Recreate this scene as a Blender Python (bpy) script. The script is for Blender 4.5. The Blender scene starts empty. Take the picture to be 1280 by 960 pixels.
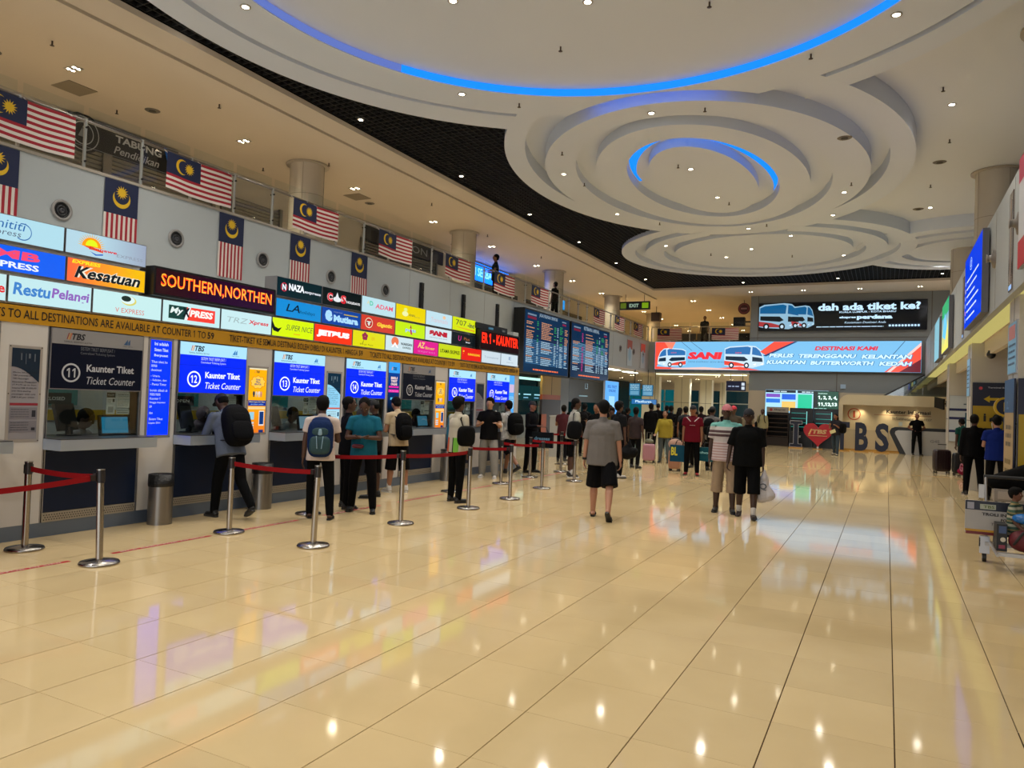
import bpy, bmesh, math, random
from mathutils import Vector, Matrix

# ---------------------------------------------------------------- camera
H = 1.7                                   # eye height above the hall floor
sc = bpy.context.scene
root_col = sc.collection
cam_d = bpy.data.cameras.new('camera')
cam = bpy.data.objects.new('camera', cam_d)
root_col.objects.link(cam)
cam_d.sensor_width = 36.0
cam_d.lens = 918.0 / 1280.0 * 36.0
cam_d.clip_end = 300
R_ = Vector((0.89030696, 0.45387891, 0.03670773)) * 1.0
ROW0 = (0.89030696, 0.45387891, 0.03670773)
ROW1 = (0.02240417, 0.03685342, -0.99906951)
ROW2 = (-0.45480938, 0.89030094, 0.02264207)
# world axes written in camera axes (right, down, forward): columns are camera right / up / back in the world
right = Vector((0.89030696, 0.45387891, 0.03670773))
down = Vector((0.02240417, 0.03685342, -0.99906951))
fwd = Vector((-0.45480938, 0.89030094, 0.02264207))
cm = Matrix.Identity(4)
for i in range(3):
    cm[i][0] = right[i]; cm[i][1] = -down[i]; cm[i][2] = -fwd[i]
cm[0][3], cm[1][3], cm[2][3] = 0.0, 0.0, H
cam.matrix_world = cm
sc.camera = cam

# ---------------------------------------------------------------- world, view
wd = bpy.data.worlds.new('world'); sc.world = wd; wd.use_nodes = True
wd.node_tree.nodes['Background'].inputs[0].default_value = (0.90, 0.96, 1.0, 1)
wd.node_tree.nodes['Background'].inputs[1].default_value = 1.7  # even cool fill through the open back, raised to light the ceiling rings
sc.view_settings.view_transform = 'Standard'
sc.view_settings.look = 'None'
sc.view_settings.gamma = 1
sc.view_settings.use_curve_mapping = False
sc.view_settings.exposure = 0.0
LAMP_W = 430.0                             # one ceiling downlight
LAMP_COL = (1.0, 0.94, 0.84)
MEZZ_COL = (1.0, 0.84, 0.60)
MEZZ_W = 380.0

# ---------------------------------------------------------------- helpers
def lin(c):
    if isinstance(c, str):
        c = [int(c[i:i+2], 16) / 255 for i in (0, 2, 4)]
        c = [x / 12.92 if x <= .04045 else ((x + .055) / 1.055) ** 2.4 for x in c]
    return (c[0], c[1], c[2], 1)
_M = {}
def M(col, rough=.55, metal=0., spec=.5, noise=0., nscale=8., bump=0., bscale=60., alpha=None, coat=0., vary=0.):
    key = (str(col), rough, metal, spec, noise, nscale, bump, bscale, alpha, coat, vary)
    if key in _M: return _M[key]
    m = bpy.data.materials.new('surface_' + (col if isinstance(col, str) else 'rgb')); m.use_nodes = True
    nt = m.node_tree; b = nt.nodes['Principled BSDF']
    c = lin(col)
    b.inputs['Base Color'].default_value = c
    b.inputs['Roughness'].default_value = rough
    b.inputs['Metallic'].default_value = metal
    b.inputs['Specular IOR Level'].default_value = spec
    if coat: b.inputs['Coat Weight'].default_value = coat; b.inputs['Coat Roughness'].default_value = .05
    if noise or bump or vary:
        tc = nt.nodes.new('ShaderNodeTexCoord')
    if noise or vary:
        n = nt.nodes.new('ShaderNodeTexNoise'); n.inputs['Scale'].default_value = nscale; n.inputs['Detail'].default_value = 4
        nt.links.new(tc.outputs['Object'], n.inputs['Vector'])
        mx = nt.nodes.new('ShaderNodeMix'); mx.data_type = 'RGBA'
        mx.inputs[6].default_value = tuple(max(0, x * (1 - noise)) for x in c[:3]) + (1,)
        mx.inputs[7].default_value = tuple(min(1, x * (1 + noise)) for x in c[:3]) + (1,)
        nt.links.new(n.outputs['Fac'], mx.inputs[0])
        out = mx.outputs[2]
        if vary:
            oi = nt.nodes.new('ShaderNodeObjectInfo'); mr = nt.nodes.new('ShaderNodeMapRange')
            mr.inputs[3].default_value = 1 - vary; mr.inputs[4].default_value = 1 + vary
            nt.links.new(oi.outputs['Random'], mr.inputs[0])
            vm = nt.nodes.new('ShaderNodeVectorMath'); vm.operation = 'SCALE'
            nt.links.new(out, vm.inputs[0]); nt.links.new(mr.outputs[0], vm.inputs['Scale']); out = vm.outputs[0]
        nt.links.new(out, b.inputs['Base Color'])
    if bump:
        n2 = nt.nodes.new('ShaderNodeTexNoise'); n2.inputs['Scale'].default_value = bscale; n2.inputs['Detail'].default_value = 3
        nt.links.new(tc.outputs['Object'], n2.inputs['Vector'])
        bp = nt.nodes.new('ShaderNodeBump'); bp.inputs['Strength'].default_value = bump; bp.inputs['Distance'].default_value = .02
        nt.links.new(n2.outputs['Fac'], bp.inputs['Height']); nt.links.new(bp.outputs['Normal'], b.inputs['Normal'])
    _M[key] = m
    return m
_E = {}
def E(col, k=1.0, grad=None, axis='Y', lo=0., hi=1.):
    """material of something that gives off light; grad = second colour across the face"""
    key = (str(col), k, str(grad), axis, lo, hi)
    if key in _E: return _E[key]
    m = bpy.data.materials.new('lit_' + (col if isinstance(col, str) else 'rgb')); m.use_nodes = True
    nt = m.node_tree; nt.nodes.remove(nt.nodes['Principled BSDF'])
    e = nt.nodes.new('ShaderNodeEmission'); e.inputs[0].default_value = lin(col); e.inputs[1].default_value = k
    g = nt.nodes.new('ShaderNodeBsdfGlossy'); g.inputs['Roughness'].default_value = .15; g.inputs[0].default_value = (.04, .04, .04, 1)
    a = nt.nodes.new('ShaderNodeAddShader')
    nt.links.new(e.outputs[0], a.inputs[0]); nt.links.new(g.outputs[0], a.inputs[1])
    nt.links.new(a.outputs[0], nt.nodes['Material Output'].inputs[0])
    if grad:
        tc = nt.nodes.new('ShaderNodeTexCoord'); sp = nt.nodes.new('ShaderNodeSeparateXYZ'); mr = nt.nodes.new('ShaderNodeMapRange')
        mx = nt.nodes.new('ShaderNodeMix'); mx.data_type = 'RGBA'
        nt.links.new(tc.outputs['Object'], sp.inputs[0]); nt.links.new(sp.outputs[axis], mr.inputs[0])
        mr.inputs[1].default_value = lo; mr.inputs[2].default_value = hi
        mx.inputs[6].default_value = lin(col); mx.inputs[7].default_value = lin(grad)
        nt.links.new(mr.outputs[0], mx.inputs[0]); nt.links.new(mx.outputs[2], e.inputs[0])
    _E[key] = m
    return m
def glass(col='dfe8e6', rough=.02, mix=.12):
    key = ('glass', col, rough, mix)
    if key in _M: return _M[key]
    m = bpy.data.materials.new('glass'); m.use_nodes = True; nt = m.node_tree
    nt.nodes.remove(nt.nodes['Principled BSDF'])
    t = nt.nodes.new('ShaderNodeBsdfTransparent'); t.inputs[0].default_value = lin(col)
    g = nt.nodes.new('ShaderNodeBsdfGlossy'); g.inputs['Roughness'].default_value = rough
    x = nt.nodes.new('ShaderNodeMixShader'); x.inputs[0].default_value = mix
    nt.links.new(t.outputs[0], x.inputs[1]); nt.links.new(g.outputs[0], x.inputs[2]); nt.links.new(x.outputs[0], nt.nodes['Material Output'].inputs[0])
    _M[key] = m
    return m

class MB:
    """collects shapes with several materials into ONE mesh object"""
    def __init__(s, xf=None): s.v = []; s.f = []; s.m = []; s.mats = []; s.sm = []; s.xf = xf
    def mi(s, m):
        if m not in s.mats: s.mats.append(m)
        return s.mats.index(m)
    def add(s, vs, fs, m, smooth=False):
        o = len(s.v)
        if s.xf is not None: vs = [s.xf @ Vector(v) for v in vs]
        s.v += [tuple(v) for v in vs]; k = s.mi(m)
        for f in fs: s.f.append([o + i for i in f]); s.m.append(k); s.sm.append(smooth)
    def box(s, x0, x1, y0, y1, z0, z1, m, T=None):
        vs = [Vector((x, y, z)) for x in (x0, x1) for y in (y0, y1) for z in (z0, z1)]
        if T is not None: vs = [T @ v for v in vs]
        s.add(vs, [(0, 1, 3, 2), (4, 6, 7, 5), (0, 4, 5, 1), (2, 3, 7, 6), (0, 2, 6, 4), (1, 5, 7, 3)], m)
    def quad(s, p, m): s.add(p, [range(len(p))], m)
    def tube(s, p, q, r, m, n=12, r2=None, caps=True, smooth=True):
        p, q = Vector(p), Vector(q); r2 = r if r2 is None else r2
        d = (q - p).normalized(); a = d.orthogonal().normalized(); b = d.cross(a)
        vs = []
        for c, rr in ((p, r), (q, r2)):
            for i in range(n):
                t = 2 * math.pi * i / n; vs.append(c + (a * math.cos(t) + b * math.sin(t)) * rr)
        s.add(vs, [(i, (i + 1) % n, n + (i + 1) % n, n + i) for i in range(n)], m, smooth)
        if caps: s.add(vs, [range(n)[::-1], range(n, 2 * n)], m)
    def path(s, pts, r, m, n=8):
        for i in range(len(pts) - 1): s.tube(pts[i], pts[i + 1], r, m, n, caps=True)
    def lathe(s, prof, c, m, n=24, smooth=True):
        c = Vector(c); vs = []
        for r, z in prof:
            for i in range(n):
                t = 2 * math.pi * i / n; vs.append(c + Vector((r * math.cos(t), r * math.sin(t), z)))
        fs = [(k * n + i, k * n + (i + 1) % n, (k + 1) * n + (i + 1) % n, (k + 1) * n + i) for k in range(len(prof) - 1) for i in range(n)]
        s.add(vs, fs, m, smooth)
    def ell(s, c, r, m, n=16, k=10, T=None):
        vs = []
        for j in range(k + 1):
            ph = math.pi * j / k
            for i in range(n):
                t = 2 * math.pi * i / n
                v = Vector((r[0] * math.sin(ph) * math.cos(t), r[1] * math.sin(ph) * math.sin(t), r[2] * math.cos(ph)))
                if T is not None: v = T @ v
                vs.append(Vector(c) + v)
        fs = [(j * n + i, (j + 1) * n + i, (j + 1) * n + (i + 1) % n, j * n + (i + 1) % n) for j in range(k) for i in range(n)]
        s.add(vs, fs, m, True)
    def prism(s, poly, z0, z1, m, smooth=False):
        n = len(poly)
        vs = [(x, y, z0) for x, y in poly] + [(x, y, z1) for x, y in poly]
        s.add(vs, [range(n)[::-1], range(n, 2 * n)], m)
        s.add(vs, [(i, (i + 1) % n, n + (i + 1) % n, n + i) for i in range(n)], m, smooth)
    def obj(s, name, parent=None, loc=None):
        me = bpy.data.meshes.new(name); me.from_pydata(s.v, [], s.f)
        for m in s.mats: me.materials.append(m)
        if len(s.mats) > 1: me.polygons.foreach_set('material_index', s.m)
        if any(s.sm): me.polygons.foreach_set('use_smooth', s.sm)
        me.update()
        o = bpy.data.objects.new(name, me); root_col.objects.link(o)
        if parent is not None: o.parent = parent
        if loc is not None: o.location = loc
        return o
def tag(o, label=None, cat=None, group=None, kind=None):
    if label: o['label'] = label
    if cat: o['category'] = cat
    if group: o['group'] = group
    if kind: o['kind'] = kind
    return o
def thing(name, label, cat, loc=(0, 0, 0), rz=0., group=None, mat=None, kind=None):
    o = bpy.data.objects.new(name, None); root_col.objects.link(o); o.empty_display_size = .1
    if mat is not None: o.matrix_world = mat
    else: o.location = loc; o.rotation_euler = (0, 0, rz)
    return tag(o, label, cat, group, kind)
def copy_tree(o, parent=None):
    c = o.copy(); root_col.objects.link(c)
    if parent is not None: c.parent = parent
    for ch in [x for x in o.children]: copy_tree(ch, c)
    return c
def struct(mb, name, parent=None):
    o = mb.obj(name, parent); o['kind'] = 'structure'; return o
def FR(origin, u):
    """frame of a wall-mounted panel: x along u, y up, z out of the wall"""
    u = Vector(u); v = Vector((0, 0, 1)); n = u.cross(v); m = Matrix.Identity(4)
    for i in range(3): m[i][0] = u[i]; m[i][1] = v[i]; m[i][2] = n[i]; m[i][3] = origin[i]
    return m
# ---- lettering
_T = {}
def text_geo(s, off=0.0, res=2):
    key = (s, off, res)
    if key in _T: return _T[key]
    cu = bpy.data.curves.new('lettering', 'FONT'); cu.body = s; cu.size = 1; cu.offset = off; cu.resolution_u = res
    o = bpy.data.objects.new('lettering', cu)
    me = o.to_mesh()
    vs = [(v.co.x, v.co.y) for v in me.vertices]; fs = [tuple(p.vertices) for p in me.polygons]
    o.to_mesh_clear(); bpy.data.objects.remove(o); bpy.data.curves.remove(cu)
    if '1' in s and s != '1':
        # give every figure one its slanting flag
        w1 = text_geo('1', off, res)[0]; t1 = max(a for a, b in w1) - min(a for a, b in w1)
        if '.' not in _T: _T['.'] = t1
        for i, ch in enumerate(s):
            if ch == '1':
                xr = max(a for a, b in (text_geo('0' * 0 + s[:i + 1], off, res)[0] if i + 1 < len(s) else vs)) ; top = max(b for a, b in w1); tk = min(t1, .13 + 2 * off); xl = xr - tk
                k0 = len(vs); vs += [(xl + .01, top), (xl - .15, top - .13), (xl - .15, top - .13 - tk), (xl + .01, top - tk * 1.0)]; fs.append((k0, k0 + 1, k0 + 2, k0 + 3))
    _T[key] = (vs, fs)
    return _T[key]
def put_text(mb, s, x, y, h, m, w=None, z=.006, bold=0., shear=0., align='C', thick=0., res=2, rot=0.):
    """s set so its ink box is h tall (w wide if given), left/centre/right edge at x, bottom at y"""
    vs, fs = text_geo(s, bold, res)
    if not vs: return
    x0 = min(v[0] for v in vs); x1 = max(v[0] for v in vs); y0 = min(v[1] for v in vs); y1 = max(v[1] for v in vs)
    ky = h / (y1 - y0); kx = (w / (x1 - x0)) if w else ky * .9
    W = (x1 - x0) * kx
    ox = x - (W / 2 if align == 'C' else (W if align == 'R' else 0))
    out = []
    for a, b in vs:
        px = (a - x0) * kx + shear * (b - y0) * ky - shear * h / 2; py = (b - y0) * ky
        if rot:
            cx = px - W / 2; c, sn = math.cos(rot), math.sin(rot); px, py = cx * c - (py) * sn + W / 2, cx * sn + py * c
        out.append((ox + px, y + py, z))
    mb.add(out, fs, m)
def lines(mb, txt, x, y, h, gap, m, z=.006, **k):
    for i, t in enumerate(txt): put_text(mb, t, x, y - i * gap, h, m, z=z, **k)
def squiggle(mb, x0, x1, y, h, m, z=.006, seed=1, word=.05):
    """illegible small print: rows of dashes the length of words"""
    r = random.Random(seed); x = x0
    while x < x1 - .01:
        w = min(word * r.uniform(.5, 1.5), x1 - x); mb.quad([(x, y, z), (x + w, y, z), (x + w, y + h, z), (x, y + h, z)], m); x += w + h * .7
def circ(cx, cy, rx, ry=None, n=64, a0=0., a1=2 * math.pi):
    ry = rx if ry is None else ry
    full = abs(a1 - a0 - 2 * math.pi) < 1e-6
    k = n if full else n + 1
    return [(cx + rx * math.cos(a0 + (a1 - a0) * i / n), cy + ry * math.sin(a0 + (a1 - a0) * i / n)) for i in range(k)]
def flat(mb, poly, z, m): mb.add([(x, y, z) for x, y in poly], [range(len(poly))], m)
def ring2(mb, cx, cy, r0, r1, z, m, n=32, ky=1.):
    a = circ(cx, cy, r0, r0 * ky, n); b = circ(cx, cy, r1, r1 * ky, n)
    mb.add([(x, y, z) for x, y in a + b], [(i, (i + 1) % n, n + (i + 1) % n, n + i) for i in range(n)], m)
def rect(mb, x0, y0, x1, y1, m, z=.004): mb.quad([(x0, y0, z), (x1, y0, z), (x1, y1, z), (x0, y1, z)], m)

class Panel:
    """a sign: case + lit or printed face + print (+ lettering), all in the frame of its wall"""
    def __init__(s, name, label, cat, origin, u, w, h, face, case, depth=.05, group=None, bezel=.012, parent_case='case'):
        s.w, s.h = w, h
        s.root = thing(name, label, cat, mat=FR(origin, u), group=group)
        b = MB(); b.box(0, w, 0, h, -depth, 0, case); s.case = b.obj(parent_case, s.root)
        f = MB(); rect(f, bezel, bezel, w - bezel, h - bezel, face, .002); s.face = f.obj('face', s.root)
        s.p = MB(); s.t = MB()
    def text(s, *a, **k): put_text(s.t, *a, **k)
    def rect(s, x0, y0, x1, y1, m, z=.004): rect(s.p, x0, y0, x1, y1, m, z)
    def poly(s, pts, m, z=.0045): flat(s.p, pts, z, m)
    def done(s):
        if s.p.v: s.p.obj('print', s.root)
        if s.t.v: s.t.obj('lettering', s.root)
        return s.root
# ================================================================ ROOM
CREAM = M('cfc4b4', .7, noise=.03, nscale=.7)
WALLW = M('a9b0b2', .55, noise=.03, nscale=.5)
WHITEP = M('c6c3c0', .5, noise=.03, nscale=1.2)
GREYW = M('7b8084', .6, noise=.04, nscale=.8)
BLACK = M('0c0d10', .6)
DARK = M('17181c', .5)
STEEL = M('b8b4ac', .28, 1.0)
STEELD = M('8d8a86', .35, 1.0)
# ---- floor: 0.6 m polished tiles, each nearer one a piece of its own
TX0, TY0 = .075 - .6 * 50, 4.282 - .6 * 20
def tile_mat():
    m = bpy.data.materials.new('polished_tile'); m.use_nodes = True; nt = m.node_tree; b = nt.nodes['Principled BSDF']
    ge = nt.nodes.new('ShaderNodeNewGeometry')
    n = nt.nodes.new('ShaderNodeTexNoise'); n.inputs['Scale'].default_value = 1.3; n.inputs['Detail'].default_value = 6
    nt.links.new(ge.outputs['Position'], n.inputs['Vector'])
    n3 = nt.nodes.new('ShaderNodeTexWhiteNoise'); n3.noise_dimensions = '2D'
    sn = nt.nodes.new('ShaderNodeVectorMath'); sn.operation = 'SNAP'; sn.inputs[1].default_value = (.6, .6, 10)
    ad = nt.nodes.new('ShaderNodeVectorMath'); ad.operation = 'ADD'; ad.inputs[1].default_value = (60 - .075, 60 - .082, 0)
    nt.links.new(ge.outputs['Position'], ad.inputs[0]); nt.links.new(ad.outputs[0], sn.inputs[0]); nt.links.new(sn.outputs[0], n3.inputs['Vector'])
    mx = nt.nodes.new('ShaderNodeMix'); mx.data_type = 'RGBA'
    mx.inputs[6].default_value = lin('c6ad80'); mx.inputs[7].default_value = lin('dcc597')
    nt.links.new(n.outputs['Fac'], mx.inputs[0])
    mr = nt.nodes.new('ShaderNodeMapRange'); mr.inputs[3].default_value = .95; mr.inputs[4].default_value = 1.04
    nt.links.new(n3.outputs['Value'], mr.inputs[0])
    vm = nt.nodes.new('ShaderNodeVectorMath'); vm.operation = 'SCALE'
    nt.links.new(mx.outputs[2], vm.inputs[0]); nt.links.new(mr.outputs[0], vm.inputs['Scale'])
    nt.links.new(vm.outputs[0], b.inputs['Base Color'])
    b.inputs['Roughness'].default_value = .06; b.inputs['Specular IOR Level'].default_value = .42
    return m
TILE = tile_mat(); GROUT = M('3c2a1a', .9, spec=.1)
fl = MB(); fl.box(-17, 6, -8, 62, -.08, -.006, GROUT); floor = struct(fl, 'floor')
# one shared mesh for a tile
tm = MB(); g = .0016; gx = .0036
tm.add([(gx, g, 0), (.6 - gx, g, 0), (.6 - gx, .6 - g, 0), (gx, .6 - g, 0), (gx * .6, 0, -.006), (.6 - gx * .6, 0, -.006), (.6 - gx * .6, .6, -.006), (gx * .6, .6, -.006)],
       [(0, 1, 2, 3), (0, 4, 5, 1), (1, 5, 6, 2), (2, 6, 7, 3), (3, 7, 4, 0)], TILE)
t0 = tm.obj('floor_tile', floor); tile_me = t0.data
cand = []; rest = MB()
for i in range(0, 62):
    for j in range(-8, 110):
        x = TX0 + .6 * i; y = TY0 + .6 * j
        if x < -16.9 or x > 5.9 or y < -8 or y > 61.3: continue
        cx, cy = x + .3, y + .3
        d = Vector((cx, cy, -H)); z = d.dot(fwd); vis = False
        if z > .5:
            u = 640 + 918 * d.dot(right) / z; v = 480 + 918 * d.dot(down) / z
            vis = -90 < u < 1370 and v < 1060
        if vis and cx > -8.6 and cx < 3: cand.append((d.length, x, y))
        else: cand.append((1e6, x, y))
cand.sort()
first = True
for k, (dd, x, y) in enumerate(cand):
    if k < 298:
        if first: o = t0; first = False
        else:
            o = t0.copy(); root_col.objects.link(o)
        o.location = (x, y, 0)
    else:
        rest.add([(x + gx, y + g, 0), (x + .6 - gx, y + g, 0), (x + .6 - gx, y + .6 - g, 0), (x + gx, y + .6 - g, 0)], [(0, 1, 2, 3)], TILE)
ro = rest.obj('floor_tiles_beyond', floor); ro['kind'] = 'stuff'
sm = MB(); sm.box(-11, 3, 23.82, 23.9, 0, .002, M('a87f45', .3)); struct(sm, 'trim_1', floor)
# ---- red queue tape on the floor, white words on it
tapes = [(2.2, 4.42), (4.86, 6.08), (6.5, 7.5), (8.0, 9.3), (9.75, 11.1), (11.5, 12.9), (13.4, 14.9), (15.3, 17.0)]
red = M('b01420', .4); whi = M('e8d6d0', .4)
words_t = ['nearest the camera, at the left picture edge', 'just behind the tilted barrier post', 'between the second and third bays of posts', 'passing the teal shirted man', 'passing the colourful jacket', 'beside the grey trousered boy', 'in the middle distance of the queue', 'furthest of the dashes along the counters']
for (a, b), wt in zip(tapes, words_t):
    r = thing('floor_tape', 'red warning tape stuck on the tiles, ' + wt, 'floor tape', (-6.97, a, 0), group='red queue tapes on the floor')
    t = MB(); t.box(-.028, .028, 0, b - a, .0003, .0016, red); t.obj('strip', r)
    t = MB(T := None) if False else MB(Matrix(((0, -1, 0, 0), (1, 0, 0, 0), (0, 0, 1, 0), (0, 0, 0, 1))))
    n = max(1, int((b - a) / 1.1))
    for q in range(n): put_text(t, 'SILA BERATUR DI SINI', (q + .5) * (b - a) / n, -.013, .026, whi, w=.85 * (b - a) / n, z=.0025, bold=.01)
    t.obj('lettering', r)

# ---- left wall (upper gallery front) ----------------------------------
XW, ZT, ZB = -11.4, 5.13, 3.5
w = MB(); w.box(XW - .25, XW, -8, 38.3, ZB, ZT, WALLW); wl = struct(w, 'wall_left')
w = MB()
for k in range(-2, 22): yy = 5.85 + 2.05 * k; w.box(XW, XW + .003, yy - .004, yy + .004, ZB, ZT - .02, M('8d8780', .7))
w.box(XW - .28, XW + .02, -8, 38.32, ZT - .03, ZT + .015, M('a49c90', .5)); struct(w, 'trim_2', wl)
# gallery slab, its lower soffit with the lit strips, lower storey ceiling
w = MB(); w.box(-16, XW - .1, -8, 62, 4.7, 5.0, M('bcb09c', .6)); w.box(XW - .1, -6.3, 38.4, 62, 4.7, 5.0, M('bcb09c', .6)); struct(w, 'floor_gallery')
w = MB(); w.box(-17, XW, 16.9, 62, 3.42, 3.5, CREAM); w.box(XW, -6.15, 38.0, 62, 3.42, 3.5, CREAM); struct(w, 'ceiling_lower')
# wall behind the counters and below the gallery
w = MB(); w.box(-11.7, -11.4, -8, 16.9, 0, 3.5, M('b9b4aa', .6)); w.box(-11.5, -8.5, 16.62, 16.9, 0, 3.45, WALLW); struct(w, 'wall_back_of_counters')
# deep wall of the lower storey, dark glazing
TEALG = M('0a2a2c', .12, spec=.8)
w = MB(); w.box(-17.1, -17, 16, 62, 0, 5, M('2c3434', .5)); w.box(-17, -6.2, 58, 58.1, 0, 3.5, TEALG); struct(w, 'wall_deep')
# far wall
YF = 38.3
w = MB(); w.box(-6.2, 5.5, YF, YF + .3, 2.66, 8.2, GREYW); w.box(-6.2, 5.5, YF, YF + .3, 0, 2.66, M('b3a795', .6)); wf = struct(w, 'wall_far')
w = MB()
sd = M('5f5c58', .7)
w.box(-2.17, -2.13, YF - .012, YF, 2.66, 3.62, sd); w.box(-5.85, -5.82, YF - .012, YF, 5.2, 7.4, sd); w.box(1.72, 1.76, YF - .012, YF, 5.2, 7.4, sd)
w.box(-6.2, 5.5, YF - .012, YF, 5.28, 5.31, sd); w.box(-6.2, 3, YF - .015, YF, 3.55, 3.6, sd)
struct(w, 'trim_3', wf)
w = MB(); w.box(XW, -6.2, YF, YF + .2, ZB, ZT, WALLW); struct(w, 'wall_gallery_far')
# lamp washes the far wall from the soffit under the screens
# ---- right side -------------------------------------------------------
XR = 1.52
w = MB(); w.box(XR, XR + .22, -8, 38.3, 3.45, 5.08, WALLW); wr = struct(w, 'wall_right')
w = MB()
for k in range(0, 18): yy = 4.3 + 1.95 * k; w.box(XR - .003, XR, yy - .004, yy + .004, 3.47, 5.05, M('8d8780', .7))
struct(w, 'trim_4', wr)
w = MB(); w.box(XR + .1, 6.1, -8, 38.3, 4.75, 5.0, CREAM); w.box(XR + .22, 2.02, -8, 38.3, 3.46, 3.55, CREAM); w.box(2.0, 2.1, -8, 38.3, 3.12, 3.5, CREAM); w.box(2.08, 6.1, -8, 38.3, 3.34, 3.4, CREAM); struct(w, 'ceiling_right_lower')
w = MB(); w.box(6.0, 6.2, -8, 38.3, 0, 8.3, M('a39c92', .6)); struct(w, 'wall_right_deep')
seam = M('4c4a46', .7)
for k, yy in enumerate((20.95, 28.7)):
    w = MB(); w.box(2.6, 6, yy, yy + .2, 0, 3.34, M('a8a39a', .5)); o = struct(w, 'wall_right_cross')
    w = MB()
    for x in (3.02, 3.95): w.box(x, x + .02, yy - .006, yy, 0, 3.34, seam)
    w.box(2.6, 6, yy - .006, yy, 1.55, 1.565, seam); struct(w, 'trim_5', o)
# ---- ceilings ---------------------------------------------------------
ZC = 7.4
w = MB(); w.box(-16, -11.14, -8, 62, ZC, ZC + .12, CREAM); w.box(-11.14, -6.2, 38.3, 62, ZC, ZC + .12, CREAM)
w.box(-11.03, -10.4, -8, 35.4, ZC, ZC + .1, CREAM); w.box(-11.03, 3.5, 35.4, 38.35, ZC + .0, ZC + .1, CREAM)
w.box(-10.62, -10.6, -8, 35.5, ZC + .1, 8.5, M('08090b', .8)); w.box(-11, 6, 35.5, 35.52, ZC + .1, 8.5, M('08090b', .8))
w.box(-11.15, -11.0, -8, 38.3, ZC + .1, ZC + .16, M('3c352c', .8)); struct(w, 'ceiling_gallery')
w = MB(); w.box(-15.4, -15.3, -8, 60, 5, ZC, M('b7b0a4', .6)); struct(w, 'wall_shops')
w = MB(); w.box(-15.3, -6.2, 57, 57.1, 5, ZC, M('a08a5c', .6)); w.box(-6.25, -6.1, 38.6, 57, 5, ZC, M('8b867e', .6)); struct(w, 'wall_gallery_deep')
w = MB(); w.box(-11, 6.1, -8, 36, 8.5, 8.55, M('08090b', .8)); struct(w, 'ceiling_void')
w = MB(); w.prism([(-.9, -8), (6.1, -8), (6.1, 28.5), (-2.5, 28.5), (-2.5, 20), (-.9, 20)], 7.78, 7.86, M('d2d8e2', .65)); struct(w, 'ceiling_right')
# black open-cell grid
gr = MB(); bl = M('101216', .55)
def in_rings(x, y):
    return (((x + 3.7) / 6.2) ** 2 + ((y - 8.3) / 6.2) ** 2 < 1 or ((x + 4.08) / 4.45) ** 2 + ((y - 18.12) / 6.3) ** 2 < 1 or ((x + 4.2) / 4.9) ** 2 + ((y - 27.7) / 4.9) ** 2 < 1
            or ((x - 2.4) / 3.5) ** 2 + ((y - 29.2) / 3.6) ** 2 < 1 or (x > -.8 and y < 28.5) or (x > -2.4 and 20 < y < 28))
def grid_line(fix, lo, hi, along_x):
    st = .16; n = int((hi - lo) / st); run = None
    for q in range(n + 1):
        c_ = lo + q * st; p_ = (c_, fix) if along_x else (fix, c_)
        ok_ = not in_rings(*p_) and q < n
        if ok_ and run is None: run = c_
        if not ok_ and run is not None:
            if along_x: gr.box(run, c_, fix - .008, fix + .008, 7.52, 7.57, bl)
            else: gr.box(fix - .008, fix + .008, run, c_, 7.52, 7.57, bl)
            run = None
for i in range(84): grid_line(-10.38 + .16 * i, -8, 35.4, False)
for i in range(271): grid_line(-8 + .16 * i, -10.4, 3.2, True)
go = gr.obj('ceiling_grid'); tag(go, 'black open cell grid ceiling above the white rings', kind='stuff')

# ---- ring ceiling built from solid plates -----------------------------
RING = M('d0d9e8', .65, noise=.02, nscale=.5)
def prism_obj(poly, z0, z1):
    m = MB(); m.prism(poly, z0, z1, RING); o = m.obj('cutter')
    bm = bmesh.new(); bm.from_mesh(o.data); bmesh.ops.recalc_face_normals(bm, faces=bm.faces); bm.to_mesh(o.data); bm.free()
    return o
def boolean(base, ops, name, parent=None):
    for o, op in ops:
        md = base.modifiers.new('b', 'BOOLEAN'); md.operation = op; md.object = o; md.solver = 'EXACT'
    dg = bpy.context.evaluated_depsgraph_get(); dg.update()
    me = bpy.data.meshes.new_from_object(base.evaluated_get(dg))
    me.name = name
    n = bpy.data.objects.new(name, me); root_col.objects.link(n)
    n['kind'] = 'structure'
    if parent: n.parent = parent
    base.modifiers.clear()
    return n
N = 120
def el(cx, cy, rx, ry): return circ(cx, cy, rx, ry, N)
cA, cA2, cB, cC, cD = (-3.7, 8.3), (-3.55, 8.05), (-4.25, 18.7), (-4.2, 27.7), (2.4, 29.2)
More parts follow.
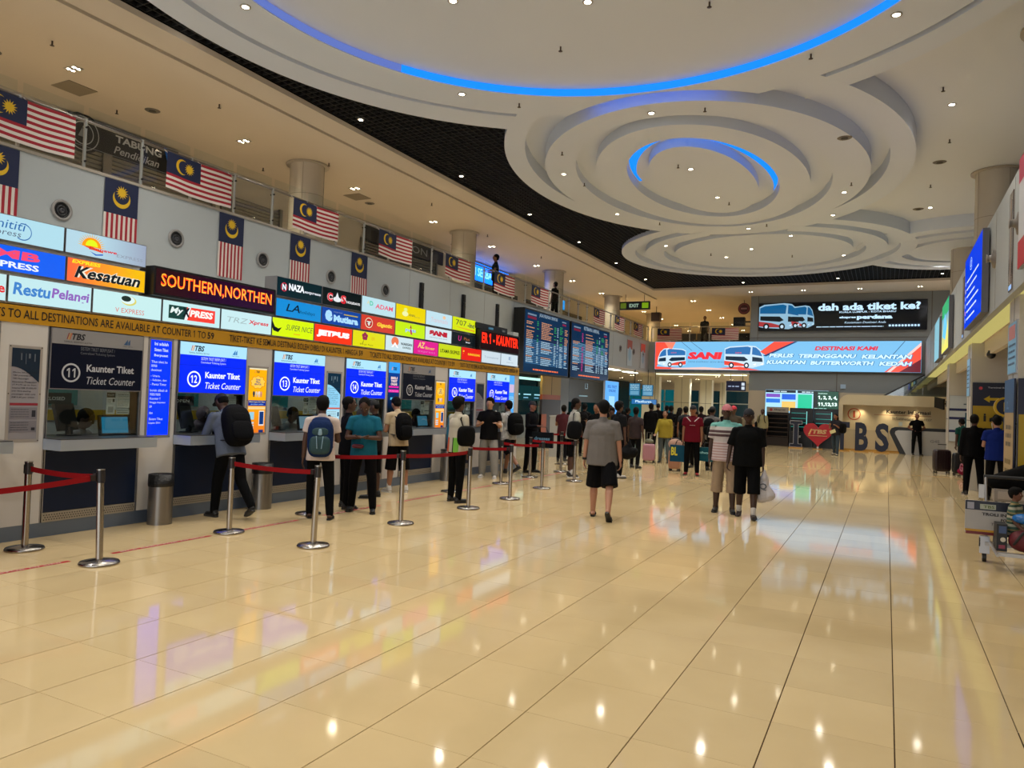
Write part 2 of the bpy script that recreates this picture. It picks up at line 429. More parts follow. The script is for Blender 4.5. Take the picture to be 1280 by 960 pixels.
def band(name, outer, inner, z0, z1, skip=None, parent=None, n=240):
    """flat ring plate with thickness between two ellipses (cx, cy, rx, ry); skip(x, y) leaves a stretch out"""
    b = MB(); ang = [2 * math.pi * i / n for i in range(n + 1)]
    def P(e_, t): return (e_[0] + e_[2] * math.cos(t), e_[1] + e_[3] * math.sin(t))
    for i in range(n):
        o0, o1 = P(outer, ang[i]), P(outer, ang[i + 1]); i0, i1 = P(inner, ang[i]), P(inner, ang[i + 1])
        mx_, my_ = (o0[0] + i0[0]) / 2, (o0[1] + i0[1]) / 2
        if skip and skip(mx_, my_): continue
        b.add([(*o0, z0), (*o1, z0), (*i1, z0), (*i0, z0)], [(3, 2, 1, 0)], RING)
        b.add([(*o0, z0), (*o1, z0), (*o1, z1), (*o0, z1)], [(0, 1, 2, 3)], RING); b.add([(*i0, z0), (*i1, z0), (*i1, z1), (*i0, z1)], [(3, 2, 1, 0)], RING)
        b.add([(*o0, z1), (*o1, z1), (*i1, z1), (*i0, z1)], [(0, 1, 2, 3)], RING)
    o = b.obj(name, parent); o['kind'] = 'structure'; return o
def ins(e_, k=1.): return lambda x, y: ((x - e_[0]) / (e_[2] * k)) ** 2 + ((y - e_[1]) / (e_[3] * k)) ** 2 < 1
eA = (*cA, 6.28, 6.3); eA2 = (*cA2, 5.87, 5.87); eBo = (-4.08, 18.12, 4.53, 6.41); eBh = (-4.06, 17.87, 4.01, 5.73)
plate = band('ceiling_ring_plate', eBo, eBh, ZC, 8.0, ins((*cA2, 5.65, 5.65)))
band('ceiling_ring', eA, eA2, ZC + .001, 7.9, ins(eBh, .985), plate)
band('ceiling_ring', (*cC, 5.0, 5.0), (*cC, 4.5, 4.45), ZC + .002, 7.9, ins(eBo, .93), plate)
band('ceiling_ring', (*cD, 3.55, 3.7), (*cD, 3.0, 3.15), ZC + .003, 7.9, ins((*cC, 5.0, 5.0), .93), plate)
an_c = prism_obj(el(-4.2, 18.6, 4.1, 5.72), 7.01, 9.02)
ann = prism_obj(el(*cA2, 5.74, 5.74), ZC - .0005, 7.9)
an_h = prism_obj(el(-3.55, 8.0, 4.85, 4.85), 7, 9)
annulus = boolean(ann, [(an_h, 'DIFFERENCE'), (an_c, 'DIFFERENCE')], 'ceiling_ring', plate)
def cap(c, rx, ry, z, cut=None, t=.02):
    b = prism_obj(el(*c, rx, ry), z, z + t)
    if cut:
        o = boolean(b, [(cut, 'DIFFERENCE')], 'ceiling_disc', plate); bpy.data.objects.remove(b); return o
    b.name = 'ceiling_disc'; b['kind'] = 'structure'; b.parent = plate; return b
cap((-3.55, 8.0), 6.1, 6.1, 7.545, cut=an_c)
cap((-4.1, 18.1), 4.44, 6.35, 7.72)
cap((-4.25, 18.7), 3.2, 4.9, 7.62)
cap(cC, 4.97, 4.97, 7.59)
cap(cD, 3.52, 3.66, 7.565)
band('ceiling_ring', (-4.21, 18.61, 3.77, 5.26), (-4.25, 18.69, 2.98, 4.68), ZC - .004, 7.79, None, plate)
band('ceiling_ring', (-4.27, 18.83, 2.48, 4.33), (-4.24, 18.7, 1.74, 3.42), ZC - .002, 7.63, None, plate)
inC = ins(eBo, .985)
band('ceiling_ring', (*cC, 4.12, 4.05), (*cC, 3.45, 3.4), ZC - .003, 7.63, inC, plate)
band('ceiling_ring', (*cD, 2.7, 2.85), (*cD, 2.1, 2.2), ZC - .003, 7.63, ins((*cC, 5.0, 5.0), .96), plate)
o = prism_obj(el(-4.24, 18.76, 1.22, 2.94), ZC - .002, 7.63); o.name = 'ceiling_disc'; o['kind'] = 'structure'; o.parent = plate
o = prism_obj(el(*cD, 1.8, 1.9), ZC - .003, 7.63); o.name = 'ceiling_disc'; o['kind'] = 'structure'; o.parent = plate
c1 = prism_obj(el(*cC, 3.05, 3.0), ZC - .003, 7.63); bb = prism_obj(el(*eBo), 6.9, 9.3); boolean(c1, [(bb, 'DIFFERENCE')], 'ceiling_disc', plate)
for o in [ann, an_h, an_c, c1, bb]: bpy.data.objects.remove(o)
# blue cove glow, built as emissive bands on the lit cove faces
def glow_band(c, rx, ry, a0, a1, z0, z1, m, label, n=90, flatw=None):
    a0, a1 = math.radians(a0), math.radians(a1); b = MB()
    for i in range(n):
        t0_, t1_ = a0 + (a1 - a0) * i / n, a0 + (a1 - a0) * (i + 1) / n
        P = [(c[0] + rx * math.cos(t), c[1] + ry * math.sin(t)) for t in (t0_, t1_)]
        if flatw:
            Q = [(c[0] + (rx - f * flatw) * math.cos(t), c[1] + (ry - f * flatw) * math.sin(t)) for t, f in ((t0_, math.sin(math.pi * min(1, max(0.05, i / n * 1)))), (t1_, math.sin(math.pi * min(1, max(.05, (i + 1) / n)))))]
            b.quad([(*P[0], z0), (*P[1], z0), (*Q[1], z0), (*Q[0], z0)], m)
        else: b.quad([(*P[0], z0), (*P[1], z0), (*P[1], z1), (*P[0], z1)], m)
    o = b.obj('cove_glow'); return tag(o, label, 'cove glow')
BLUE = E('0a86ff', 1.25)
glow_band((-3.55, 8.0), 4.835, 4.835, 12, 150, ZC + .008, 7.54, BLUE, 'long bright blue cove glow round the inside of the largest ceiling ring')  # blue-lit hole face, its glow put in as emission
glow_band((-3.55, 8.0), 4.835, 4.835, 150, 200, ZC + .008, 7.54, E('6c84d8', .8), 'pale violet left stretch of the cove glow in the largest ceiling ring')  # paler colour stands for the weaker glow on this side
glow_band((-4.24, 18.7), 1.70, 3.38, 182, 395, 7.612, 0, BLUE, 'crescent of blue cove glow round the centre disc of the oval ring ceiling', flatw=.5)  # emissive ribbon standing for the blue-lit gap ceiling
glow_band((-4.2, 18.6), 4.08, 5.70, 252, 292, 7.42, 7.70, E('0a78ff', 1.6), 'short blue cove glow where the largest ceiling ring meets the oval one')  # emissive band standing for the patch of blue light between the rings
# ================================================================ COUNTER ROW
XS = -8.3
UY = (0, 1, 0)
ALU = M('9c9da2', .35, .8)
NAVY = M('101a2c', .45); PANELN = M('101e38', .4, spec=.25)
white_l = E('f2f6ff', 1.1); black_p = M('07080a', .6)
PITCH = 1.668; Y11 = 4.92
# structure of the row
cb = MB()
cb.box(-11.4, XS - .02, -2, 16.6, 2.54, 2.6, M('c6c0b6', .6))
struct(cb, 'ceiling_counters')
for i in range(-4, 8):
    y0 = Y11 + PITCH * (i - 1) + 1.145; y1 = Y11 + PITCH * i - .01
    if i == 7: y1 = 16.62
    p = MB(); p.box(XS - .22, XS, y0, y1, .16, 2.36, WHITEP)
    p.box(XS - .22, XS + .004, y0, y0 + .012, .16, 2.36, ALU); p.box(XS - .22, XS + .004, y1 - .012, y1, .16, 2.36, ALU)
    struct(p, 'wall_pillar')
k = MB(); k.box(XS - .25, XS - .005, -2, 16.62, 0, .16, M('6c7a90', .3, .5)); struct(k, 'baseboard_left')
# yellow band with its running words
band = thing('sign_band', 'long yellow band of black words running above all the ticket counters', 'sign', mat=FR((XS, -2, 2.34), UY))
b = MB(); b.box(0, 18.6, 0, .185, -.2, .012, M('b8860e', .45)); b.obj('board', band)
b = MB()
runs = [(4.08, 7.13, 'TICKETS TO ALL DESTINATIONS ARE AVAILABLE AT COUNTER 1 TO', '59'), (7.4, 10.36, 'TIKET-TIKET KE SEMUA DESTINASI BOLEH DIBELI DI KAUNTER 1 HINGGA', '59'),
        (10.56, 13.46, 'TICKETS TO ALL DESTINATIONS ARE AVAILABLE AT COUNTER 1 TO', '59'), (13.7, 16.5, 'TIKET-TIKET KE SEMUA DESTINASI BOLEH DIBELI DI KAUNTER 1 HINGGA', '59'), (.8, 3.8, 'TIKET-TIKET KE SEMUA DESTINASI BOLEH DIBELI DI KAUNTER 1 HINGGA', '59')]
for a, c, s, e in runs:
    a += 2; c += 2
    wd_ = c - a
    put_text(b, s, a, .05, .095, black_p, w=wd_ * .955, z=.016, align='L', bold=.008)
    put_text(b, e, a + wd_ * .965, .05, .095, black_p, w=.11, z=.016, align='L', bold=.02)
# shift: words measured along the wall
b.obj('lettering', band)

def tbs_logo(P, x, y, h, lit, z=.006, colors=True):
    """slanted bars and the three letters with the line below"""
    c1, c2, c3, bk = (E('f08a20', 1), E('f5c36a', 1), E('c8402c', 1), E('10203c', .6)) if lit else (M('c5612c'), M('c79a3a'), M('8a2c22'), M('12141c'))
    for i, c in enumerate((c3, c2, c1)):
        xx = x + i * h * .22
        P.poly([(xx, y), (xx + h * .13, y), (xx + h * .42, y + h), (xx + h * .29, y + h)], c, z)
    P.text('TBS', x + h * .75, y, h, bk, w=h * 2.1, z=z, bold=.03, shear=.25, align='L')
def m_logo(P, x, y, h, lit, z=.006):
    c = E('3c86c8', 1) if lit else M('2f527c')
    P.poly([(x, y), (x + h * .75, y + h), (x + h * .75, y)], c, z)
    P.poly([(x + h * .82, y), (x + h * .82, y + h * .5), (x + h * 1.2, y + h), (x + h * 1.2, y)], c, z + .0005)
def counter_sign(num, y0, lit, dim=False):
    w, h = 1.14, .69
    wt = E('a8dcf2', 1.15) if lit else M('8b8a8c', .5)
    bl = E('0424d8', 1.5) if lit else M('070f24', .4, spec=.2)
    tx = E('f4f8ff', 1.2) if lit else M('b9bcc4', .5)
    tx2 = E('d8e4ff', 1.0) if lit else M('6a6e78', .5)
    state = 'lit blue' if lit else 'unlit dark'
    nm = {10: 'ten, cut by the left picture edge', 11: 'eleven, above the CLOSED booth', 12: 'twelve, above the leaning person', 13: 'thirteen, right of the first yellow poster', 14: 'fourteen, above the teal shirted man', 15: 'fifteen, left of the second yellow poster', 16: 'sixteen, right of the second yellow poster', 17: 'seventeen, last of the row'}[num]
    P = Panel('counter_sign', f'{state} counter sign {nm}', 'sign', (XS + .02, y0, 1.64), UY, w, h, bl, ALU, depth=.2, group='numbered signs over the ticket counters')
    P.rect(.008, h * .745, w - .008, h - .008, wt)
    tbs_logo(P, .17, h * .825, .075, lit); P.text('TERMINAL BERSEPADU SELATAN', .14, h * .775, .018, E('203048', .6) if lit else M('202226'), w=.33, align='L', z=.006)
    m_logo(P, .87, h * .815, .07, lit); P.text('MAJU TERAS', .86, h * .775, .016, E('3c70b0', .8) if lit else M('303a4c'), w=.13, align='L', z=.006)
    P.text('SISTEM TIKET BERPUSAT /', .34, h * .66, .04, tx2, w=.42, align='L')
    P.text('Centralized Ticketing System', .34, h * .585, .036, tx2, w=.42, align='L')
    ring2(P.p, .24, h * .28, .088, .108, .006, tx); P.text(str(num), .24, h * .28 - .052, .104, tx, w=.1, bold=.015)
    P.text('Kaunter Tiket', .42, h * .31, .085, tx, w=.6, align='L', bold=.025)
    P.text('Ticket Counter', .42, h * .1, .088, tx, w=.62, align='L', shear=.2)
    if lit: P.rect(.0, h * .545, w, h * .549, E('0218a0', 1), .0045)
    P.done()
for i, (n, lit) in enumerate([(11, 0), (12, 1), (13, 1), (14, 1), (15, 0), (16, 1), (17, 1)]):
    counter_sign(n, Y11 + PITCH * i, lit)
counter_sign(10, Y11 - PITCH, 0)

# counters, one unit per bay
def counter(i, lit_glass=True):
    y0 = Y11 + PITCH * i
    words_c = {0: 'beneath the dark sign eleven', 1: 'beneath the blue sign twelve', 2: 'beneath the blue sign thirteen', 3: 'beneath the blue sign fourteen', 4: 'beneath the dark sign fifteen', 5: 'beneath the blue sign sixteen', 6: 'beneath the blue sign seventeen', -1: 'left of the framed notice, at the picture edge'}
    t = thing('ticket_counter', 'navy ticket counter ' + words_c[i], 'counter', (XS, y0, 0), group='ticket counters')
    b = MB(); b.box(-.08, 0, .0, 1.13, .27, .94, PANELN); b.obj('front_panel', t)
    b = MB(); b.box(-.5, .33, -.02, 1.16, .97, 1.09, M('b8c6da', .3, .7)); b.box(-.5, .325, -.015, 1.155, 1.09, 1.1, M('3a3c40', .3)); b.obj('counter_top', t)
    b = MB(); b.box(-.06, .008, 0, 1.13, .16, .265, M('a8a298', .4, .5))
    dk = M('33312e', .6)
    for q in range(38):
        for r in range(3):
            yy = .02 + q * .029 + (r % 2) * .014; b.box(.008, .0095, yy, yy + .012, .18 + r * .026, .192 + r * .026, dk)
    b.obj('vent_grille', t)
    b = MB(); b.box(-.02, .004, 0, .012, .16, 1.64, ALU); b.box(-.02, .004, 1.128, 1.14, .16, 1.64, ALU); b.obj('frame', t)
    b = MB(); b.box(-.012, -.006, .012, 1.128, 1.12, 1.66, glass('e8f0f0', mix=.1)); b.obj('glass_pane', t)
    return t
for i in range(-1, 7): counter(i)
# booth interiors: back wall boards, notices, monitors
names_b = ['eleven', 'twelve', 'thirteen', 'fourteen', 'fifteen', 'sixteen', 'seventeen']
pap = M('cfcfca', .6)
for i in range(7):
    y0 = Y11 + PITCH * i
    bp = thing('booth_partition', f'pale partition with red strips and yellow band inside booth {names_b[i]}', 'partition', (XS - 1.5, y0 * 1.18 - .2, 0), group='partitions inside the ticket booths')
    b = MB(); b.box(-.05, 0, 0, 1.6, 0, 2.5, M('c4c8c0', .6)); b.box(0, .01, .2, 1.3, 1.8, 1.86, M('a02030')); b.box(0, .01, 0, 1.6, 1.66, 1.71, M('a02030')); b.box(0, .012, 0, 1.6, 1.22, 1.36, M('c09a18')); b.obj('board', bp)
    b = MB(); b.box(0, .02, .1, .6, 1.42, 2.0, M('2c8c86', .5)); b.obj('poster', bp)
    mo = thing('booth_monitor', f'black monitor seen from behind on the counter under sign {names_b[i]}', 'monitor', (XS - .26, y0 + .43, 1.1), rz=.5, group='clerk side monitors')
    T = Matrix.Rotation(math.radians(-14), 4, 'Y')
    b = MB(); b.box(-.02, .02, -.19, .19, .06, .38, M('0b0c0e', .4), T); b.obj('screen_back', mo)
    b = MB(); b.box(-.03, .03, -.03, .03, .0, .1, DARK); b.box(-.09, .09, -.1, .1, 0, .015, DARK); b.obj('stand', mo)
    dcol = {0: '157a9c', 1: '20282c', 2: '7f9aa8', 3: '5c7480', 4: '3f7890', 5: '6c8490', 6: '6c8490'}[i]
    dsc = {0: 'glowing teal', 1: 'dark', 2: 'pale grey', 3: 'dim grey', 4: 'blue lit', 5: 'greyish', 6: 'faint grey'}[i]
    dm = thing('customer_display', f'customer display with a {dsc} screen on the counter under sign {names_b[i]}', 'monitor', (XS - .06, y0 + .88, 1.1), group='customer facing displays')
    T = Matrix.Rotation(math.radians(-10), 4, 'Y')
    b = MB(); b.box(-.03, 0, -.2, .2, .0, .25, M('15171a', .35), T); b.obj('case', dm)
    b = MB(); b.box(0.0, .004, -.17, .17, .03, .225, E(dcol, .9), T); b.obj('screen', dm)
    ns = thing('notice', f'group of small white payment notices taped inside glass {names_b[i]}', 'notice', mat=FR((XS - .03, y0 + .72, 1.36), UY), group='notices behind the counter glass')
    b = MB()
    b.box(.0, .11, .13, .26, 0, .003, pap); b.box(.0, .11, .0, .12, 0, .003, pap); b.box(.13, .3, .08, .26, 0, .003, pap); b.box(.13, .3, 0, .06, 0, .003, pap)
    b.obj('paper', ns)
    b = MB(); rect(b, .0, .2, .11, .26, M('20302f'), .0045); put_text(b, 'WE ACCEPT', .055, .22, .02, pap, w=.09, z=.006); put_text(b, 'CASH', .035, .165, .018, black_p, w=.05, z=.0055); put_text(b, 'ONLY', .035, .14, .018, black_p, w=.05, z=.0055)
    rect(b, .075, .145, .1, .185, M('33363a'), .0055); rect(b, .02, .02, .09, .09, M('9a9a98'), .0045)
    for q in range(8): squiggle(b, .14, .29, .235 - q * .019, .006, M('74746f'), .0045, q, .03)
    rect(b, .14, .015, .29, .022, M('303030'), .0045); rect(b, .14, .04, .29, .045, M('303030'), .0045)
    b.obj('print', ns)
for y0, s, lab in ((Y11 + .0, 'CLOSED', 'dark teal sign reading CLOSED hanging in the left booth'), (Y11 + PITCH + .02, 'OPEN', 'dark sign reading OPEN hanging in the second booth')):
    P = Panel('hanging_notice', lab, 'sign', (XS - .1, y0, 1.47), UY, .34, .13, M('103038' if s == 'CLOSED' else '111418', .4), DARK, depth=.01, bezel=.002)
    P.text(s, .15, .045, .04, M('e8f4f6'), w=.22, bold=.01); P.done()

# framed posters on the pillars
def frame_poster(name, label, y, z0, z1, w, kind, lit):
    h = z1 - z0
    k = 1.0
    if kind == 'insurance':
        base = E('8fd0f0', 1.05) if lit else M('8f8c92', .4)
        P = Panel(name, label, 'poster', (XS + .004, y, z0), UY, w, h, base, M('a8a29c', .4, .3), depth=.02, group='upright poster frames on the pillars', bezel=.03)
        dk = E('123c58', .5) if lit else M('16283a', .3)
        top = h * .72
        # dark photograph behind the curved shoulder
        arc = [(w - .03, h * .62)] + [(w - .03 - (w - .06) * t, h * .62 + h * .16 * math.sin(math.pi / 2 * t)) for t in [i / 12 for i in range(13)]]
        P.poly([(w - .03, h * .62)] + [(w - .03 - (w - .06) * t, h * .62 + h * .16 * math.sin(math.pi / 2 * t)) for t in [i / 12 for i in range(1, 13)]] + [(.03, h - .03), (w - .03, h - .03)], dk)
        fg = E('8fa8b0', .7) if lit else M('5c6470')
        for a, c, v in ((.12, .012, .05), (.17, .006, .09), (.2, .02, .03), (.26, .012, .06)): P.rect(a, h * (.9 - v), a + c, h * .92, fg, .0055)
        tx = E('225a80', .7) if lit else M('20222c')
        L = ['Effective 16th August 2011', 'TBS presents the', 'TBS Passenger', 'Insurance Protection', '(T.P.I.P) up to Sum', 'Insured RM 25,000.00', 'per fare paying', 'passenger with only', 'RM 0.40 per ticket']
        for i, s in enumerate(L): P.text(s, .045, h * (.71 - i * .032), .019, tx, w=min(w - .1, .013 * len(s)), align='L', shear=.15, bold=.01)
        P.rect(.03, h * .38, w - .03, h * .405, E('e06050', .9) if lit else M('8c1f30'))
        bg = E('b8e4f4', 1) if lit else M('77747c')
        P.rect(.035, h * .235, w - .035, h * .36, bg); P.rect(.035, h * .1, w - .035, h * .22, bg)
        for q in range(4):
            squiggle(P.p, .045, w - .12, h * (.335 - q * .025), .005, tx, .0055, q + 3, .03); squiggle(P.p, .045, w - .12, h * (.2 - q * .025), .005, tx, .0055, q + 13, .03)
        P.rect(w - .09, h * .26, w - .05, h * .33, tx, .0055); P.rect(w - .09, h * .12, w - .05, h * .15, tx, .0055)
    elif kind == 'blue':
        P = Panel(name, label, 'poster', (XS + .004, y, z0), UY, w, h, E('0428e0', 2.1), M('8f8f94', .4, .4), depth=.02, group='upright poster frames on the pillars', bezel=.035)
        tx = E('cfdcff', 1.1)
        lines(P.t, ['Ini adalah', 'Sistem Tiket', 'Berpusat'], w / 2, h * .92, .042, .075, tx, bold=.02, w=.2)
        Ls = ['Tiket tiket ke', 'semua', 'destinasi', '', '- Utara,', '- Selatan, dan', '- Pantai Timur', '', 'boleh dibeli di', 'mana mana', 'Kaunter 1', 'hingga kaunter', '59', '', 'dan', '', 'Sistem Tiket', 'Layan Diri']
        yy = h * .745
        for s in Ls:
            if s: P.text(s, .05, yy, .03, tx, w=.0165 * len(s), align='L')
            yy -= .052 if s else .026
    elif kind == 'yellow':
        P = Panel(name, label, 'poster', (XS + .004, y, z0), UY, w, h, E('ffb010', 1.0, 'f0701c', 'Y', h * .1, h * .9) if False else E('f07a20', 1.05, 'ffb40c', 'Y', 0, h * .55), M('a8a29c', .4, .3), depth=.02, group='upright poster frames on the pillars', bezel=.03)
        P.rect(.03, h - .05, w - .03, h - .03, E('f0e8c0', 1)); tbs_logo(P, w * .32, h * .9, .035, True)
        cl = E('ffce50', 1.05); bd = E('d87010', 1)
        pts = [(w * .5 + w * .33 * (1 + .09 * math.sin(9 * t)) * math.cos(t), h * .765 + h * .085 * (1 + .09 * math.sin(9 * t)) * math.sin(t)) for t in [2 * math.pi * i / 60 for i in range(60)]]
        P.poly([((x - w * .5) * 1.07 + w * .5, (yy - h * .765) * 1.07 + h * .765) for x, yy in pts], bd, .0045); P.poly(pts, cl, .005)
        lines(P.t, ['TIDAK', 'PERLU', 'BERATUR'], w / 2, h * .79, .026, .034, E('283890', .8), bold=.03, z=.007)
        for i, (dx, c) in enumerate(((-.07, '304050'), (-.02, 'f0d8b8'), (.03, 'f8e8d8'), (.07, 'e8a080'))):
            P.poly([(w / 2 + dx + .022 * math.cos(t), h * .6 + .035 * math.sin(t)) for t in [2 * math.pi * q / 12 for q in range(12)]], E(c, .9), .005 + i * .0003)
            P.rect(w / 2 + dx - .012, h * .55, w / 2 + dx + .012, h * .6, E(c, .7), .0052 + i * .0003)
        P.rect(.03, h * .42, w - .03, h * .5, E('10309c', 1)); P.text('Mesin Layan Diri Tiket', w / 2, h * .465, .022, E('e8e070', 1), w=w * .75, bold=.02); P.text('purchase online', w / 2, h * .432, .02, E('a0d0ff', 1), w=w * .6, bold=.02)
        P.rect(.035, h * .37, w - .035, h * .405, E('ffd890', 1))
        P.rect(.06, h * .22, .15, h * .33, E('9fd4e8', 1), .005)
        for q in range(3): P.rect(.055, h * (.08 + q * .04), .15, h * (.105 + q * .04), E('c8dce8', 1), .005)
        P.rect(w - .155, h * .13, w - .055, h * .35, E('e8e4e0', 1), .005); P.rect(w - .145, h * .15, w - .065, h * .335, E('143878', 1), .006)
        P.rect(w - .15, h * .03, w - .06, h * .07, E('1c3070', 1), .005)
    else:
        P = Panel(name, label, 'poster', (XS + .004, y, z0), UY, w, h, E('0a3c80', .9, '06121c', 'Y', h, 0) if False else E('06141c', .8, '0a4cb0', 'Y', h * .3, h * .9), M('888890', .4, .4), depth=.02, group='upright poster frames on the pillars', bezel=.02)
        P.rect(.02, h * .83, w - .02, h - .02, E('38a0f0', 1.1)); tbs_logo(P, .1, h * .87, .06, True)
        lines(P.t, ['BELI', 'TIKET', 'ONLINE'], w / 2, h * .74, .045, .058, E('f8d8d0', 1.1), bold=.04, w=.2)
        P.rect(.04, h * .64, w - .04, h * .615, E('e820a0', 1.1)); P.rect(.03, h * .55, w - .03, h * .59, E('e820a0', 1.1)); P.text('www.tbsbts.com.my', w / 2, h * .56, .02, E('f8d0e8', 1), w=w * .7, z=.007)
        P.rect(.1, h * .44, w - .1, h * .475, E('58c0e0', 1.1))
    for (a, c) in ((.012, .012), (w - .012, .012), (.012, h - .012), (w - .012, h - .012), (.012, h / 2), (w - .012, h / 2)): P.poly(circ(a, c, .007, n=8), M('3a342e'), .0035)
    P.done()
frame_poster('poster_frame', 'unlit framed insurance notice with a curved white panel, left of counter 11', 4.5, 1.06, 2.1, .35, 'insurance', False)
frame_poster('poster_frame', 'bright blue upright text panel between the signs 11 and 12', 6.14, 1.06, 2.34, .37, 'blue', True)
frame_poster('poster_frame', 'orange and yellow lit poster with a speech cloud between signs 12 and 13', 7.77, 1.06, 2.07, .4, 'yellow', True)
frame_poster('poster_frame', 'pale blue lit insurance poster between the signs 13 and 14', 9.46, 1.06, 2.08, .39, 'insurance', True)
frame_poster('poster_frame', 'dark blue lit poster with a pink line between signs 14 and 15', 11.14, 1.06, 2.36, .39, 'dark', True)
frame_poster('poster_frame', 'orange and yellow lit poster with a cloud between signs 15 and 16', 12.77, 1.06, 2.07, .4, 'yellow', True)
frame_poster('poster_frame', 'unlit framed insurance notice between the signs 16 and 17', 14.46, 1.06, 2.08, .38, 'insurance', False)
P = Panel('light_box', 'tall pale blue light box at the far end of the counters', 'sign', (XS + .004, 16.08, 1.0), UY, .3, 1.33, E('50a8f0', 1.1), ALU, depth=.05)
P.rect(.03, .9, .27, 1.1, E('d8c0e0', 1)); P.rect(.03, .5, .27, .8, E('8ccdf8', 1.1))
for q in range(6): squiggle(P.p, .04, .26, .76 - q * .04, .012, E('2860b0', 1), .006, q, .05)
P.done()

# ---------------------------------------------------------------- company light boxes
def box_sign(y0, y1, z0, z1, label, face, fn=None, lit=1.0):
    w, h = y1 - y0 - .012, z1 - z0
    P = Panel('company_sign', label, 'sign', (XS + .0, y0 + .006, z0), UY, w, h, face, ALU, depth=.25, group='company light boxes over the counters', bezel=.008)
    if fn: fn(P, w, h)
    P.done()
e = E
def txt(s, x, y, h, col, w=None, k=1.1, **kw):
    return lambda P, W, Hh: P.text(s, x * W, y * Hh, h * Hh, e(col, k), w=(w * W if w else None), **kw)
def many(*fs):
    def f(P, W, Hh):
        for g_ in fs: g_(P, W, Hh)
    return f
def unit(P, W, Hh):
    P.text('U', .10 * W, .3 * Hh, .5 * Hh, e('1c5090', 1), w=.12, bold=.03, shear=.2); P.poly([(.02 * W, .25 * Hh), (.12 * W, .28 * Hh), (.12 * W, .22 * Hh), (.02 * W, .18 * Hh)], e('103c78', 1))
    P.text('Unititi', .2 * W, .47 * Hh, .34 * Hh, e('2c6cb0', 1), w=.38 * W, align='L', shear=.2); P.text('express', .18 * W, .14 * Hh, .22 * Hh, e('5c6c80', 1), w=.36 * W, align='L', shear=.2)
    a = circ(.56 * W, .45 * Hh, .09 * W, .33 * Hh, 24, -2.2, 1.9); b_ = circ(.56 * W, .45 * Hh, .082 * W, .29 * Hh, 24, -2.2, 1.9)
    for i in range(24): P.poly([a[i], a[i + 1], b_[i + 1], b_[i]], e('2c6cb0', 1))
def sun(P, W, Hh):
    cx, cy = .3 * W, .42 * Hh
    for i in range(17):
        t = math.pi * (i + .5) / 17; r0, r1 = .29 * Hh, .42 * Hh
        P.poly([(cx + r0 * math.cos(t - .05) * 1.5, cy + r0 * math.sin(t - .05) * 1.4), (cx + r1 * math.cos(t) * 1.5, cy + r1 * math.sin(t) * 1.35), (cx + r0 * math.cos(t + .05) * 1.5, cy + r0 * math.sin(t + .05) * 1.4)], e('f0b830', 1))
    P.poly([(cx + .28 * Hh * 1.5 * math.cos(t), cy + .28 * Hh * 1.4 * math.sin(t)) for t in [math.pi * i / 20 for i in range(21)]], e('ff9c10', 1.1), .005)
    P.poly([(cx + .19 * Hh * 1.4 * math.cos(t), cy + .04 * Hh + .22 * Hh * 1.2 * math.sin(t)) for t in [math.pi * i / 20 for i in range(21)]], e('e0f020', 1.1), .0055)
    P.poly([(cx - .1 * W, cy), (cx, cy - .1 * Hh), (cx + .14 * W, cy - .16 * Hh), (cx + .14 * W, cy - .1 * Hh), (cx, cy + .02 * Hh)], e('f06020', 1), .006)
    P.poly([(cx - .02 * W, cy - .18 * Hh), (cx + .06 * W, cy - .26 * Hh), (cx + .14 * W, cy - .2 * Hh), (cx + .14 * W, cy - .26 * Hh), (cx + .05 * W, cy - .32 * Hh)], e('2868c8', 1), .0062)
    P.text('Empawe', .44 * W, .28 * Hh, .16 * Hh, e('e02830', 1), w=.34 * W, bold=.03, shear=.2, z=.008); P.text('EXPRESS', .78 * W, .22 * Hh, .13 * Hh, e('98a0b0', .9), w=.34 * W)
def kes(P, W, Hh):
    P.text('EXPRESS', .23 * W, .78 * Hh, .15 * Hh, e('f8e020', 1.1), w=.34 * W, bold=.04, shear=.3)
    P.text('Kesatuan', .52 * W, .2 * Hh, .5 * Hh, e('f4ecd8', 1), w=.82 * W, bold=.09, shear=.35, z=.005); P.text('Kesatuan', .52 * W, .2 * Hh, .5 * Hh, e('10242c', .5), w=.82 * W, bold=.03, shear=.35, z=.008)
def vex(P, W, Hh):
    P.poly(circ(.5 * W, .68 * Hh, .11 * W, .2 * Hh, 20), e('e0d870', 1)); P.poly(circ(.485 * W, .71 * Hh, .1 * W, .17 * Hh, 20), e('d8f0f0', 1.1), .005); P.poly(circ(.46 * W, .76 * Hh, .07 * W, .12 * Hh, 20), e('284038', .6), .0055)
    P.text('V EXPRESS', .52 * W, .15 * Hh, .2 * Hh, e('e07060', 1), w=.42 * W)
def mx(P, W, Hh):
    P.rect(.1 * W, .2 * Hh, .42 * W, .8 * Hh, e('184840', .8)); P.rect(.4 * W, .2 * Hh, .9 * W, .8 * Hh, e('f04028', 1.1), .0045)
    P.poly([(.36 * W, .2 * Hh), (.41 * W, .2 * Hh), (.47 * W, .8 * Hh), (.42 * W, .8 * Hh)], e('f0f4f4', 1), .005)
    P.text('My', .23 * W, .36 * Hh, .36 * Hh, e('e8f4f0', 1), w=.2 * W, bold=.03, shear=.3, z=.006); P.text('X', .39 * W, .34 * Hh, .42 * Hh, e('10201c', .6), w=.12 * W, bold=.06, z=.007)
    P.text('PRESS', .66 * W, .38 * Hh, .32 * Hh, e('fff0e8', 1.1), w=.4 * W, bold=.05, shear=.2, z=.006)
